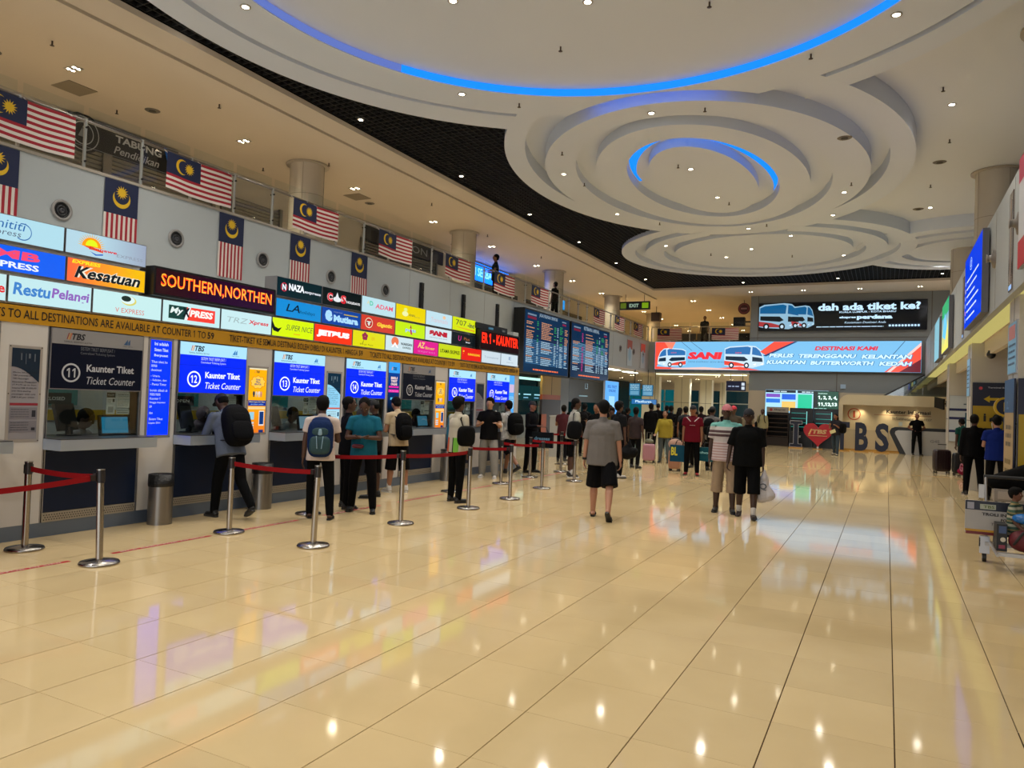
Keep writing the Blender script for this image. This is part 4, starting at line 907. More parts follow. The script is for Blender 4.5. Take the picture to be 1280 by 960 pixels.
# ---- departure boards
def dep_board(y0, y1, label, seed, title, mag):
    w, h = y1 - y0, 2.2
    P = Panel('departure_board', label, 'departure board', (-10.9, y0, 2.66), UY, w, h, E('0c2c4c', .95), M('08090c', .4), depth=.4, group='departure boards', bezel=.05)
    r = random.Random(seed); or_, gn, wh, mg, cy = E('d0946c', 1.0), E('309858', 1.0), E('a8c8dc', 1.0), E('c02880', 1.1), E('70a8d0', .9)
    P.rect(.25, h * .905, .95, h * .93, E('8098b0', .8), .005); P.rect(.25, h * .85, .95, h * .89, E('7a2038', .9), .005); P.text(title, w * .5, h * .9, .15, E('9cb0c0', .9), w=w * .4, bold=.02)
    P.rect(w - .75, h * .92, w - .35, h * .94, E('8098b0', .8), .005); P.rect(w - .7, h * .87, w - .35, h * .9, E('8a2048', .9), .005)
    n = 25
    cols = [(.2, .7), (1.1, .18), (1.5, 1.1), (2.7, .22), (3.0, .12), (3.25, .35), (3.75, .35)]
    for i in range(n):
        yy = h * .82 - i * h * .7 / n
        if (i > 10 and not mag) or (6 < i < 20 and mag): P.rect(.18, yy + .018, w - .25, yy + .036, E('4c86b8', .9) if not mag else E('7ab0d8', 1.0), .0045)
        for c, (x, ww) in enumerate(cols):
            if r.random() < (.12 if i > 9 else .3): continue
            x = x / 4.25 * w; ww = ww / 4.25 * w * r.uniform(.6, 1)
            m = or_ if c in (0, 6) else gn if c in (1, 3, 5) and i < 12 else mg if (mag and c == 1 and (i < 6 or i > 19)) else (or_ if c == 2 and i < 12 else wh)
            if mag and c == 1: m = mg
            if i > 9 and c in (0, 2, 6): m = wh if not (i % 5 == 0) else or_
            squiggle(P.p, x, x + ww, yy, .032, m, .006 + c * .0001, seed * 100 + i * 10 + c, .12)
    squiggle(P.p, w * .2, w * .75, .12, .05, E('f07040', 1.1), .006, seed + 5, .2)
    P.done()
dep_board(22.07, 26.02, 'left departure board, dark blue with orange and green rows', 3, 'JADUAL PERLEPASAN / DEPARTURE', False)
dep_board(26.2, 30.58, 'right departure board, dark blue with magenta column', 8, 'KETIBAAN / ARRIVAL', True)

# ---- far wall screens
def bus(P, x0, y0, w, h, flip=False, pal=None, k=1.0):
    """a double deck coach seen three-quarter: body, glazing, wheels, lamps, sweep of red"""
    body, gl, dk, rd, wh = pal
    def X(u): return x0 + (w * (1 - u) if flip else w * u)
    def pg(pts, m, z): P.poly([(X(u), y0 + v * h) for u, v in pts], m, z)
    pg([(0, .12), (0, .86), (.12, .95), (.6, 1.0), (.78, .96), (.9, .8), (.98, .5), (1, .16), (.72, .02), (.1, .08)], body, .0046)
    pg([(.02, .62), (.02, .82), (.14, .9), (.58, .95), (.66, .9), (.64, .6)], gl, .005)
    pg([(.69, .6), (.7, .93), (.79, .9), (.88, .76), (.95, .52)], gl, .0052)
    pg([(.03, .36), (.03, .52), (.5, .5), (.6, .36), (.5, .3)], dk, .0054)
    pg([(.7, .3), (.7, .5), (.94, .45), (.96, .28)], dk, .0056)
    pg([(0, .14), (0, .32), (.3, .26), (.62, .12), (.5, .09), (.2, .1)], rd, .0058)
    for u in (.18, .56): P.poly(circ(X(u), y0 + h * .12, h * .11, h * .13, 16), dk, .006); P.poly(circ(X(u), y0 + h * .12, h * .055, h * .065, 12), wh, .0062)
    pg([(.72, .16), (.8, .22), (.78, .12)], wh, .0064); pg([(.9, .16), (.97, .24), (.97, .14)], wh, .0066)
P = Panel('advert_screen', 'upper black advertising screen reading dah ada tiket ke?', 'screen', (-5.81, YF - .09, 5.62), (1, 0, 0), 7.37, 1.4, E('020408', 1), DARK, depth=.06, bezel=.01)
pal = (E('8cb4cc', 1.1), E('0c5c90', 1), E('0a1218', .8), E('a83438', 1), E('c0d8e8', 1.1))
bus(P, 1.55, .12, 1.05, 1.12, False, pal); bus(P, .03, .06, 1.95, 1.32, False, pal)
wt = E('bcdcf4', 1.25)
P.text('dah ada tiket ke?', 2.75, .95, .36, wt, w=4.35, align='L', bold=.04); P.text('KUALA LUMPUR - KOTA BHARU', 3.7, .83, .09, wt, w=2.4, align='L', bold=.02)
P.text('ekspres', 3.7, .55, .13, wt, w=.72, align='L', bold=.05); P.text('perdana', 4.46, .48, .25, wt, w=1.5, align='L', bold=.06); P.text('Keutamaan Destinasi Anda', 3.95, .33, .1, wt, w=1.75, align='L', shear=.3)
squiggle(P.p, 2.7, 5.6, .16, .035, wt, .006, 3, .3); P.rect(5.78, .12, 7.1, .3, E('203040', 1), .005)
for q in range(10): P.poly(circ(5.86 + q * .13, .21, .05, n=10), wt, .006)
P.done()
P = Panel('advert_screen', 'lower wide pale blue advertising screen reading SANI and DESTINASI KAMI', 'screen', (-11.03, YF - .14, 3.64), (1, 0, 0), 12.4, 1.47, E('78bce8', 1.15), DARK, depth=.12, bezel=.01)
rdE, orE, blE = E('f0503c', 1.15), E('f88468', 1.15), E('183c78', .8)
P.poly([(0.02, .02), (0.02, 1.45), (1.05, 1.45), (.8, 1.0), (.4, .6), (.2, .3)], rdE); P.poly([(.5, 1.45), (1.1, 1.45), (.85, .95)], orE, .0046)
P.poly([(.02, .02), (.02, .16), (1.2, .1), (3, .08), (4.4, .2), (5.4, .02)], rdE, .0048); P.poly([(.9, .08), (2.6, .15), (4.3, .05), (4.3, .02), (.9, .02)], E('f4c8c0', 1.1), .005)
P.poly([(5.35, .95), (6.0, 1.45), (7.0, 1.45), (5.6, .8)], rdE, .0047); P.poly([(5.5, .75), (6.95, 1.45), (7.1, 1.45), (5.65, .72)], blE, .0049)
P.poly([(10.9, .02), (12.38, 1.25), (12.38, .02)], rdE); P.poly([(11.5, .02), (12.38, .62), (12.38, .02)], E('701828', 1), .005); P.poly([(11.0, .02), (12.38, 1.4), (12.38, 1.25), (11.15, .02)], E('f8d0c8', 1.1), .0046)
for a, c in (((1.4, 1.45), (1.95, 1.0)), ((1.9, 1.45), (2.5, 1.0)), ((11.7, 1.45), (11.2, .8))): P.poly([a, (a[0] + .03, a[1]), (c[0] + .03, c[1]), c], blE, .0051)
pal2 = (E('c8e0f0', 1.15), E('2c70b0', 1.1), E('103048', .8), E('e84838', 1.1), E('f0f4f8', 1.2))
bus(P, .15, .14, 1.5, 1.0, True, pal2); bus(P, 3.62, .12, 1.95, 1.15, False, pal2)
P.text('SANI', 1.0, .86, .06, rdE, w=.28); P.text('SANI', 4.3, .86, .07, rdE, w=.3)
P.text('SANI', 2.62, .55, .38, E('e8303c', 1.2), w=1.7, bold=.07, shear=.25, z=.009); P.text('SANI EXPRESS SDN BHD', 2.7, .38, .08, E('4880b0', 1), w=1.85, shear=.2)
P.text('DESTINASI KAMI', 9.25, 1.02, .2, E('d83048', 1.2), w=2.7, bold=.05, shear=.3, z=.009)
fx = 12.4 / (1152 - 820)
def sx(px): return (px - 820) * fx
for s, a, c, y in (('PERLIS', 975, 1006, .66), ('TERENGGANU', 1011, 1080, .64), ('KELANTAN', 1086, 1142, .62), ('KUANTAN', 972, 1021, .33), ('BUTTERWORTH', 1026, 1100, .31), ('KEDAH', 1106, 1142, .3)):
    xa, xb = sx(a), sx(c)
    P.text(s, xa, y, .21, E('0868a8', 1.1), w=xb - xa, bold=.12, shear=.3, align='L', z=.010); P.text(s, xa + .02, y + .012, .19, E('c8ecff', 1.25), w=xb - xa - .05, bold=.05, shear=.3, align='L', z=.013)
P.done()
# directory board and number screen
P = Panel('directory_board', 'lit route directory with purple, blue, yellow and green blocks', 'sign', (-5.38, YF - .075, 1.3), (1, 0, 0), 2.9, 1.43, E('a8dcf8', 1.2), ALU, depth=.05)
P.rect(.02, 1.28, 1.42, 1.41, E('08101c', 1)); P.rect(1.5, 1.28, 2.88, 1.41, E('08101c', 1)); squiggle(P.p, .4, 1.0, 1.31, .05, E('d0e8f0', 1), .006, 2, .2); squiggle(P.p, 1.7, 2.5, 1.31, .05, E('d0e8f0', 1), .006, 3, .2)
for x0, y0, x1, y1, c in ((.04, 1.05, .7, 1.22, '8050c0'), (.78, .95, 1.42, 1.22, '1860e0'), (.04, .78, .7, .98, '2878e0'), (.78, .4, 1.42, .86, 'f0c868'), (1.52, .4, 2.16, 1.22, '10c898'), (2.24, .7, 2.5, 1.22, 'e0c890')): P.rect(x0, y0, x1, y1, E(c, 1.1), .005)
P.done()
P = Panel('number_screen', 'dark green screen listing 1, 2, 3, 4, 11, 12, 13', 'screen', (-3.16, YF - .12, 1.78), (1, 0, 0), 1.12, .92, E('044830', 1), DARK, depth=.05)
P.rect(.02, .02, .2, .9, E('04140e', 1)); P.text('PELEPASAN', .42, .78, .05, E('c0f0e0', 1.1), w=.4, bold=.03)
P.text('1, 2, 3, 4,', .22, .5, .2, E('e0fff4', 1.3), w=.84, align='L', bold=.05); P.text('11,12,13', .22, .18, .2, E('e0fff4', 1.3), w=.84, align='L', bold=.05); squiggle(P.p, .05, .6, .05, .05, E('a0e0d0', 1.1), .007, 5, .15); P.done()
def gframe(): pass
w = MB(); w.box(-1.98, -1.75, YF - .06, YF - .05, 2.85, 3.05, M('9ab4d0', .4)); o = w.obj('fire_alarm'); tag(o, 'small pale blue box on the grey wall above the information counter', 'alarm box')
# ================================================================ GROUND FLOOR, FAR END
NAVYL = M('0e1834', .4)
def shelf():
    t = thing('brochure_rack', 'brown wooden brochure rack with empty shelves and a white header', 'rack', (-5.15, 37.2, 0))
    wd = M('2a1c16', .5)
    m = MB(); m.box(0, .03, 0, .5, 0, 1.6, wd); m.obj('side_panel', t); m = MB(); m.box(.97, 1.0, 0, .5, 0, 1.6, wd); m.obj('side_panel', t)
    m = MB(); m.box(.03, .97, .47, .5, 0, 1.6, M('1c120e', .6)); m.obj('back_panel', t)
    for i in range(6): m = MB(); m.box(.03, .97, .02, .48, .45 + i * .21, .48 + i * .21, M('3a2a20', .5)); m.obj('shelf', t)
    m = MB(); m.box(.03, .97, .0, .02, 0, .42, M('241812', .5)); m.obj('plinth', t)
    P = Panel('header_board', '', '', (0, 0, 0), (1, 0, 0), 1.0, .26, M('9a948a', .5), DARK, depth=.04)
    P.text('Ekspres', .6, .08, .1, M('40302c'), w=.5, bold=.02); P.poly(circ(.2, .13, .07, n=12), M('a03030'), .005); P.done()
    r = P.root; r.parent = t; r.matrix_local = Matrix.Translation((0, -.01, 1.6)) @ FR((0, 0, 0), (1, 0, 0))
    for k in ('label', 'category'):
        if k in r: del r[k]
shelf()
for i, (x, s) in enumerate(((-4.12, 'left'), (-3.04, 'right'))):
    t = thing('vending_machine', f'black vending machine with teal lit shelves, {s} of the two behind the heart', 'vending machine', (x, 37.35, 0), group='dark vending machines')
    w_ = 1.05
    m = MB(); m.box(0, w_, 0, .75, 0, 1.85, M('08090c', .3)); m.obj('cabinet', t)
    m = MB(); m.box(.06, w_ - .3, -.006, 0, .75, 1.75, M('06181c', .15)); m.obj('window', t)
    m = MB(); 
    for z in (.95, 1.15, 1.35, 1.6): m.box(.08, w_ - .32, -.012, -.006, z, z + .02, E('3cb8a8', .7))
    m.box(w_ - .3, w_ - .27, -.012, 0, .8, 1.7, E('8ce8e0', 1.0)); m.obj('shelf_light', t)
    m = MB(Matrix.Translation((0, -.01, 0)) @ FR((0, 0, 0), (1, 0, 0)))
    put_text(m, 'COFFEE' if i else 'TBS', .35, .45, .1, M('b0b8bc'), w=.35, shear=.2, bold=.02); m.obj('lettering', t)
for x, w_, y, s in ((-5.95, .5, 36.6, 'a'),):
    pass
# big letters: I (heart) T B S
def prism_letter(name, s, x, y, w_, h, label, group, dep=.22):
    t = thing(name, label, 'letter', (x, y, 0), group=group)
    vs, fs = text_geo(s, .035, 3)
    x0 = min(v[0] for v in vs); x1 = max(v[0] for v in vs); y0 = min(v[1] for v in vs); y1 = max(v[1] for v in vs)
    P = [((a - x0) / (x1 - x0) * w_, (b - y0) / (y1 - y0) * h) for a, b in vs]
    n = len(P); V = [(a, 0, b + .05) for a, b in P] + [(a, dep, b + .05) for a, b in P]
    ed = {}
    for f in fs:
        for i in range(len(f)):
            k = (f[i], f[(i + 1) % len(f)]); ed[k] = ed.get(k, 0) + 1
    side = [(a, b, b + n, a + n) for (a, b) in ed if (b, a) not in ed]
    m = MB(); m.add(V, [tuple(f)[::-1] for f in fs] + [tuple(i + n for i in f) for f in fs] + side, NAVYL); m.obj('letter_body', t)
    m = MB(); m.box(-.03, w_ + .03, -.08, dep + .08, 0, .05, M('b08028', .4)); m.obj('base', t)
prism_letter('giant_letter', 'T', -2.05, 36.1, .6, 1.25, 'navy giant letter T mostly hidden behind the woman with the black bag', 'giant letters on the floor')
prism_letter('giant_letter', 'B', -1.22, 36.1, .52, 1.25, 'navy giant letter B in front of the information counter', 'giant letters on the floor')
prism_letter('giant_letter', 'S', -.42, 36.1, .54, 1.25, 'navy giant letter S in front of the information counter', 'giant letters on the floor')
t = thing('giant_letter', 'navy slab serif giant letter I left of the red heart', 'letter', (-3.95, 36.1, 0), group='giant letters on the floor')
m = MB(); m.prism([(0, .05), (.52, .05), (.52, .2), (.36, .2), (.36, 1.1), (.52, 1.1), (.52, 1.25), (0, 1.25), (0, 1.1), (.16, 1.1), (.16, .2), (0, .2)], 0, .22, NAVYL); o = m.obj('letter_body', t); o.rotation_euler = (math.pi / 2, 0, 0); o.location = (0, .22, 0)
m = MB(); m.box(-.03, .55, -.08, .3, 0, .05, M('b08028', .4)); m.obj('base', t)
m = MB(); ed_ = M('9c9ca4', .4); I_ = [(0, .05), (.52, .05), (.52, .2), (.36, .2), (.36, 1.1), (.52, 1.1), (.52, 1.25), (0, 1.25), (0, 1.1), (.16, 1.1), (.16, .2), (0, .2)]
for a, b in zip(I_, I_[1:] + I_[:1]): m.tube((a[0], -.01, a[1]), (b[0], -.01, b[1]), .014, ed_, 6)
m.obj('edge_trim', t)
t = thing('giant_heart', 'large red heart on a short stand, reading TBS in gold', 'heart', (-2.75, 36.1, 0))
hp = []
for i in range(60):
    a = 2 * math.pi * i / 60; hp.append((.62 * math.sin(a) ** 3, .72 + .038 * (13 * math.cos(a) - 5 * math.cos(2 * a) - 2 * math.cos(3 * a) - math.cos(4 * a))))
m = MB(); m.prism(hp, 0, .2, M('b01020', .35)); o = m.obj('heart_body', t); o.rotation_euler = (math.pi / 2, 0, 0); o.location = (0, .2, 0)
m = MB(); m.box(-.04, .04, .05, .15, 0, .12, STEEL); m.box(-.2, .2, 0, .2, 0, .03, M('b08028', .4)); m.obj('stand', t)
m = MB(Matrix.Translation((0, -.004, 0)) @ FR((0, 0, 0), (1, 0, 0))); put_text(m, 'TBS', .05, .7, .2, M('d0a878'), w=.62, bold=.05, shear=.25, z=.01); rect(m, -.42, .6, .38, .63, M('d0a878'), .01); m.quad([(-.42, .66, .01), (-.34, .66, .01), (-.24, .92, .01), (-.3, .92, .01)], M('e0b070')); m.obj('lettering', t)
# information counter: alcove with rounded top left corner
IV = M('cdbf9e', .5)
t = thing('information_booth', 'cream alcove wall with a rounded corner reading Kaunter Informasi', 'booth', (-1.95, 36.9, 0))
Wb = 4.3; Hb = 2.55; R0 = .42
pts = [(0, 0), (Wb, 0), (Wb, Hb)] + [(R0 - R0 * math.sin(a), Hb - R0 + R0 * math.cos(a)) for a in [math.pi / 2 * i / 10 for i in range(11)]]
# front header and left jamb
m = MB(); m.prism([(.0, 0), (.17, 0), (.17, 2.08), (Wb, 2.08), (Wb, Hb)] + [(R0 - R0 * math.sin(a), Hb - R0 + R0 * math.cos(a)) for a in [math.pi / 2 * i / 10 for i in range(11)]], 0, .9, IV); o = m.obj('surround', t); o.rotation_euler = (math.pi / 2, 0, 0); o.location = (0, .9, 0)
m = MB(); m.box(.17, Wb, .6, .7, .95, 2.08, M('d8caa6', .5)); m.obj('back_wall', t)
for i in range(6):
    m = MB(); x0 = .17 + i * .47; m.box(x0 + .008, x0 + .462, .52, .62, .06, .94, M('c2b494', .45)); m.obj('cupboard_door', t)
m = MB(); m.box(.17, 3.0, .5, .52, 0, .06, M('b08020', .4)); m.box(2.99, Wb, .52, .62, .06, .94, M('c2b494', .45)); m.obj('skirting', t)
# ring i and words on its back wall
m = MB(Matrix.Translation((0, .595, 0)) @ FR((0, 0, 0), (1, 0, 0)))
OR_ = M('b8401c', .5)
ring2(m, .62, 1.66, .235, .275, .004, OR_, ky=1.); put_text(m, 'i', .62, 1.5, .32, OR_, w=.1, bold=.05); 
put_text(m, 'Kaunter Informasi', 1.95, 1.74, .17, M('38302c'), w=1.75, align='L', bold=.03); rect(m, 1.45, 1.66, 3.72, 1.685, M('b08060'), .004); put_text(m, 'Information Counter', 2.2, 1.46, .14, M('6a6258'), w=1.55, align='L')
rect(m, 2.45, 1.2, 2.6, 1.38, M('b8c4c4'), .004); m.obj('lettering', t)
for x in (.9, 2.0, 3.1):
    m = MB(); m.lathe([(.03, 0), (.045, 0), (.045, -.01)], (x, .4, 2.075), STEEL, 12); flat(m, circ(x, .4, .03, n=12), 2.07, E('fff0d0', 6)); m.obj('spot_lamp', t)
    l = bpy.data.lights.new('booth_light', 'SPOT'); l.energy = 42; l.color = (1, .8, .5); l.spot_size = 1.9; l.spot_blend = 1; l.shadow_soft_size = .04
    lo = bpy.data.objects.new('booth_light', l); root_col.objects.link(lo); lo.parent = t; lo.location = (x, .4, 2.06)
t = thing('reception_desk', 'white information desk with a black rounded edge, the guard leans on it', 'desk', (.15, 36.3, 0))
dp = [(.4, 0), (2.3, 0), (2.3, 1.16), (.2, 1.16), (.06, 1.1), (.0, .98), (.0, .88)]
ip = [(.64, 0), (2.3, 0), (2.3, 1.03), (.32, 1.03), (.22, .98), (.2, .88)]
m = MB(); m.prism([(x, y) for x, y in dp], 0, .5, M('14151a', .35)); o = m.obj('edge_band', t); o.rotation_euler = (math.pi / 2, 0, 0); o.location = (0, .5, 0)
m = MB(); m.prism(ip, 0, .02, M('b8b8b8', .35)); o = m.obj('front_panel', t); o.rotation_euler = (math.pi / 2, 0, 0); o.location = (0, 0, 0)
m = MB(Matrix.Translation((0, -.021, 0)) @ FR((0, 0, 0), (1, 0, 0))); put_text(m, 'G4S', 1.0, .55, .13, M('8c8c90'), w=.36, bold=.04); put_text(m, 'G4S', 1.72, .55, .13, M('8c8c90'), w=.36, bold=.04); m.obj('lettering', t)
# tilted monitor on the right
t = thing('wall_monitor', 'black flat monitor tilted on a bracket beside the far right column', 'monitor', (1.72, 31.0, 2.18)); T = Matrix.Rotation(.25, 4, 'X') @ Matrix.Rotation(-.9, 4, 'Z')
m = MB(); m.box(-.22, .22, -.03, .03, -.2, .2, M('0a0b0d', .3), T); m.obj('case', t); m = MB(); m.tube((0, 0, 0), (.25, .1, -.02), .03, DARK); m.box(.2, .3, 0, .2, -.12, .1, DARK); m.obj('bracket', t)
# escalator side glass rising to the right behind the booth
t = thing('escalator', 'escalator glass side rising to the right above the information booth', 'escalator', (-.5, 37.95, 2.3))
m = MB(); m.quad([(0, 0, 0), (3.2, 0, 0), (3.2, 0, 1.95)], glass('9fc0c4', mix=.25)); m.obj('glass_pane', t)
m = MB(); m.tube((0, 0, .02), (3.2, 0, 1.97), .035, M('141618', .4)); m.obj('handrail', t)
m = MB(); m.tube((0, .1, -.2), (3.4, .1, 1.5), .09, M('2c3436', .4)); m.obj('skirt', t)
# back of the lower storey: square columns, glazing with white mullions
CL = M('dad6c2', .45)
for i, (x0, x1, y, s) in enumerate(((-12.84, -11.83, 42.0, 'with a dark shelf, left of four'), (-11.46, -10.54, 44.0, 'second from the left'), (-10.36, -9.63, 46, 'third from the left'), (-9.93, -9.6, 50, 'fourth, narrowest'))):
    t = thing('square_column', 'cream square column under the far gallery, ' + s, 'column', (x0, y, 0), kind='structure', group='columns under the far gallery')
    m = MB(); m.box(0, x1 - x0, 0, .5, 0, 3.42, CL); m.obj('cladding', t); m = MB(); m.box((x1 - x0) / 2 - .01, (x1 - x0) / 2 + .01, -.004, 0, 0, 3.42, seam); m.box(0, x1 - x0, -.004, 0, 1.95, 1.97, seam); m.obj('joint', t)
for i, (x0, x1) in enumerate(((-18.5, -15.5), (-15.3, -13.4), (-13.2, -10.5), (-10.3, -6.3))):
    w = MB(); y = 52.5; w.box(x0, x1, y, y + .05, 0, 2.9, E('062a30', .6) if i > 1 else E('0a6068', .7)); w.box(x0 - .12, x0 + .08, y - .08, y, 0, 3, M('c8ccc8', .4)); w.box(x0, x1, y - .06, y, 2.0, 2.08, M('b8c0bc', .4)); w.box((x0 + x1) / 2 - .04, (x0 + x1) / 2 + .04, y - .06, y, 0, 3, M('b8c0bc', .4)); struct(w, f'window_{i + 2}')
w = MB(); w.box(-17, -6.2, 52.4, 52.7, 2.9, 3.45, CREAM); struct(w, 'trim_6')
for x, z, s in ((-9.75, 1.25, 'left'), (-6.9, 1.1, 'right')): 
    w = MB(); w.ell((x, 52.3, z), (.12, .02, .3), E('50e0c8', 1.3)); tag(w.obj('outside_lamp'), f'greenish lamp glow outside the dark far window, {s} one', 'lamp')
# ticket machines and shop fronts beyond the counters on the left
WALLD = M('3c4a50', .4)
t = thing('counter_row', 'row of teal lit counters beyond the ticket counters', 'counter', (-15.5, 24.0, 0))
m = MB(); m.box(0, .2, 0, 20, 0, 1.05, M('8a9494', .4)); m.obj('counter', t)
for i in range(9):
    m = MB(); y0 = .3 + i * 1.2; m.box(-.1, 0, y0, y0 + 1.0, 1.75, 2.45, E('1870a8' if i < 5 else '1c4a4c', .9 if i < 5 else .5)); m.box(0, .01, y0 + .1, y0 + .9, 2.0, 2.06, E('a0e0f0', 1)); m.box(0, .01, y0 + .1, y0 + .6, 1.85, 1.9, E('80c0e0', .9)); m.obj('counter_sign', t)
m = MB(); m.box(-.2, .1, 0, 12, 2.75, 2.85, E('b8f0e0', 1.3)); m.obj('light_tube', t)
t = thing('clad_column', 'square column wrapped in yellow and orange beyond the counters', 'column', (-12.6, 27.2, 0)); m = MB(); m.box(0, .1, 0, 1.9, 2.0, 3.42, M('c8ac5c', .4)); m.box(0, .1, 0, 1.9, .0, 1.2, M('3a2c24', .4)); m.box(0, .104, 0, .5, .3, 1.2, M('c05c18', .4)); m.box(0, .1, 0, 1.9, 1.8, 2.0, M('c05c18', .4)); m.box(0, .11, 0, 1.9, 1.2, 1.8, M('342c2c', .4)); m.box(.1, .104, .92, .95, 2.0, 3.42, seam); m.box(0, .1, 1.9, 2.8, 0, 3.42, M('8f98a4', .4)); m.obj('cladding', t)
t = thing('hanging_sign', 'dark hanging direction sign reading L3 beyond the departure boards', 'sign', (-14.2, 32.0, 1.75)); m = MB(); m.tube((.05, 1, 1.2), (.05, 1, 1.67), .02, DARK, 6); m.tube((.05, 6, 1.2), (.05, 6, 1.67), .02, DARK, 6); m.box(0, .1, 0, 7.6, 0, 1.2, M('08141c', .3)); m.obj('board', t); m = MB(Matrix.Translation((.11, 0, 0)) @ FR((0, 0, 0), UY)); put_text(m, 'L3', 4.2, .7, .3, E('a0b8c0', .8), w=.4); rect(m, 3.2, .3, 4.4, .36, E('90b0b8', .7)); rect(m, .4, .3, 1.2, .36, E('90b0b8', .7)); m.obj('lettering', t)
P = Panel('light_box', 'tall pale blue lit totem with a code panel, right of the departure boards', 'sign', (-10.6, 29.4, .95), UY, 1.75, 1.75, E('50a4f0', 1.15), ALU, depth=.08)
P.text('BELI TIKET', .9, 1.45, .12, E('2868c0', 1), w=1.2, bold=.03); P.text('ONLINE', .9, 1.28, .12, E('2868c0', 1), w=.9, bold=.03); P.rect(.5, .35, 1.25, 1.1, E('98d4fc', 1.1)); P.text('SCAN', .9, .15, .1, E('2868c0', 1), w=.5); P.done()
for i, (x, z, w_, h, s) in enumerate(((-11.2, 2.15, .55, .62, 'left'), (-10.55, 2.15, .55, .55, 'right'))):
    P = Panel('hanging_screen', f'small blue hanging screen below the gallery, {s} of the pair', 'screen', (x, 34.5, z), (1, 0, 0), w_, h, E('2c78a0', .9), DARK, depth=.06, group='hanging screens under the gallery')
    P.rect(.06, .06, w_ - .06, h * .4, E('6ca8c8', .9)); 
    for q in range(4): squiggle(P.p, .06, w_ - .06, h * .5 + q * .07, .03, E('b0d8e8', 1), .005, q, .1)
    b = MB(); b.tube((w_ / 2, h, -.03), (w_ / 2, 3.42 - z, -.03), .015, DARK, 6); b.obj('rod', P.root); P.done()
P = Panel('hanging_sign', 'blue lit direction strip hanging under the small screens', 'sign', (-11.1, 34.6, 1.75), (1, 0, 0), 1.25, .26, E('2870b0', 1), DARK, depth=.08); P.text('Platform', .6, .08, .12, E('d0f0ff', 1.1), w=.8, bold=.02)
b = MB(); b.tube((.1, .26, -.04), (.1, 1.67, -.04), .012, DARK, 6); b.tube((1.15, .26, -.04), (1.15, 1.67, -.04), .012, DARK, 6); b.obj('rod', P.root); P.done()
P = Panel('hanging_sign', 'navy hanging sign with white arrows at the end of the far gallery soffit', 'sign', (-7.25, 38.0, 2.6), (1, 0, 0), .95, .5, M('121a48', .4), DARK, depth=.1); P.rect(.75, .27, .9, .42, E('d0dce8', 1)); P.rect(.75, .07, .9, .22, E('d0dce8', 1)); squiggle(P.p, .1, .65, .2, .06, E('a0b0d0', .8), .006, 4, .2)
b = MB(); b.tube((.2, .5, -.05), (.2, .83, -.05), .015, DARK, 6); b.tube((.8, .5, -.05), (.8, .83, -.05), .015, DARK, 6); b.obj('rod', P.root); P.done()
# gallery: hanging exit sign and round sign near the corner
t = thing('hanging_sign', 'black and green exit direction sign hanging over the left gallery corner', 'sign', (-12.45, 36.3, 6.6)); m = MB(); m.box(0, 1.6, 0, .15, 0, .42, M('0a100c', .4)); m.obj('case', t)
m = MB(Matrix.Translation((0, -.01, 0)) @ FR((0, 0, 0), (1, 0, 0))); rect(m, .06, .07, .36, .35, E('5c7010', .8)); rect(m, 1.2, .07, 1.54, .35, E('78a010', .9)); put_text(m, 'EXIT', .78, .12, .18, E('a8c8b0', .7), w=.5, bold=.03); m.obj('lettering', t)
m = MB(); m.tube((.3, .07, .4), (.3, .07, .8), .015, DARK, 6); m.tube((1.3, .07, .4), (1.3, .07, .8), .015, DARK, 6); m.obj('rod', t)
t = thing('round_sign', 'round dark red sign on the far gallery, left of the black screen', 'sign', (-6.75, 39.6, 6.95)); m = MB(); m.tube((0, 0, 0), (0, -.08, 0), .3, M('501c20', .4), 24); m.obj('disc', t); m = MB(Matrix.Translation((0, -.09, 0)) @ FR((0, 0, 0), (1, 0, 0))); ring2(m, 0, 0, .2, .26, .002, M('8c4040')); rect(m, -.15, -.04, .15, .04, M('b08080')); m.obj('lettering', t); m = MB(); m.tube((0, -.04, .3), (0, -.04, .46), .02, DARK, 6); m.obj('rod', t)
t = thing('speaker', 'small black speaker on a bracket below the round red sign', 'speaker', (-6.9, 39.2, 6.0)); m = MB(); m.box(-.28, .28, -.15, .15, 0, .45, M('0a0a0b', .5)); m.obj('case', t); m = MB(); m.box(.28, .62, -.04, .04, .18, .25, DARK); m.obj('bracket', t)
t = thing('speaker', 'dark box hanging from the gallery ceiling by the fifth column', 'speaker', (-11.9, 41.2, 6.55)); m = MB(); m.box(-.25, .25, -.2, .2, 0, .5, M('2c2028', .5)); m.tube((0, 0, .5), (0, 0, .86), .02, DARK); m.obj('case', t)
# seats and barrier far behind the balcony rail
for i in range(4):
    t = thing('gallery_bench', ['bench row behind the left far flag', 'bench row behind the middle of the far rail', 'bench row right of the seated shape', 'bench row behind the right far flag'][i], 'bench', (-10.6 + i * 1.02, 41.0, 5.0), group='benches on the far gallery'); m = MB(); m.box(0, .95, 0, .45, .4, .46, DARK); m.obj('seat', t); m = MB(); m.box(0, .95, .42, .46, .5, .85, DARK); m.obj('backrest', t)
    m = MB(); m.box(.1, .14, .05, .4, 0, .4, STEELD); m.box(.8, .84, .05, .4, 0, .4, STEELD); m.obj('leg', t)
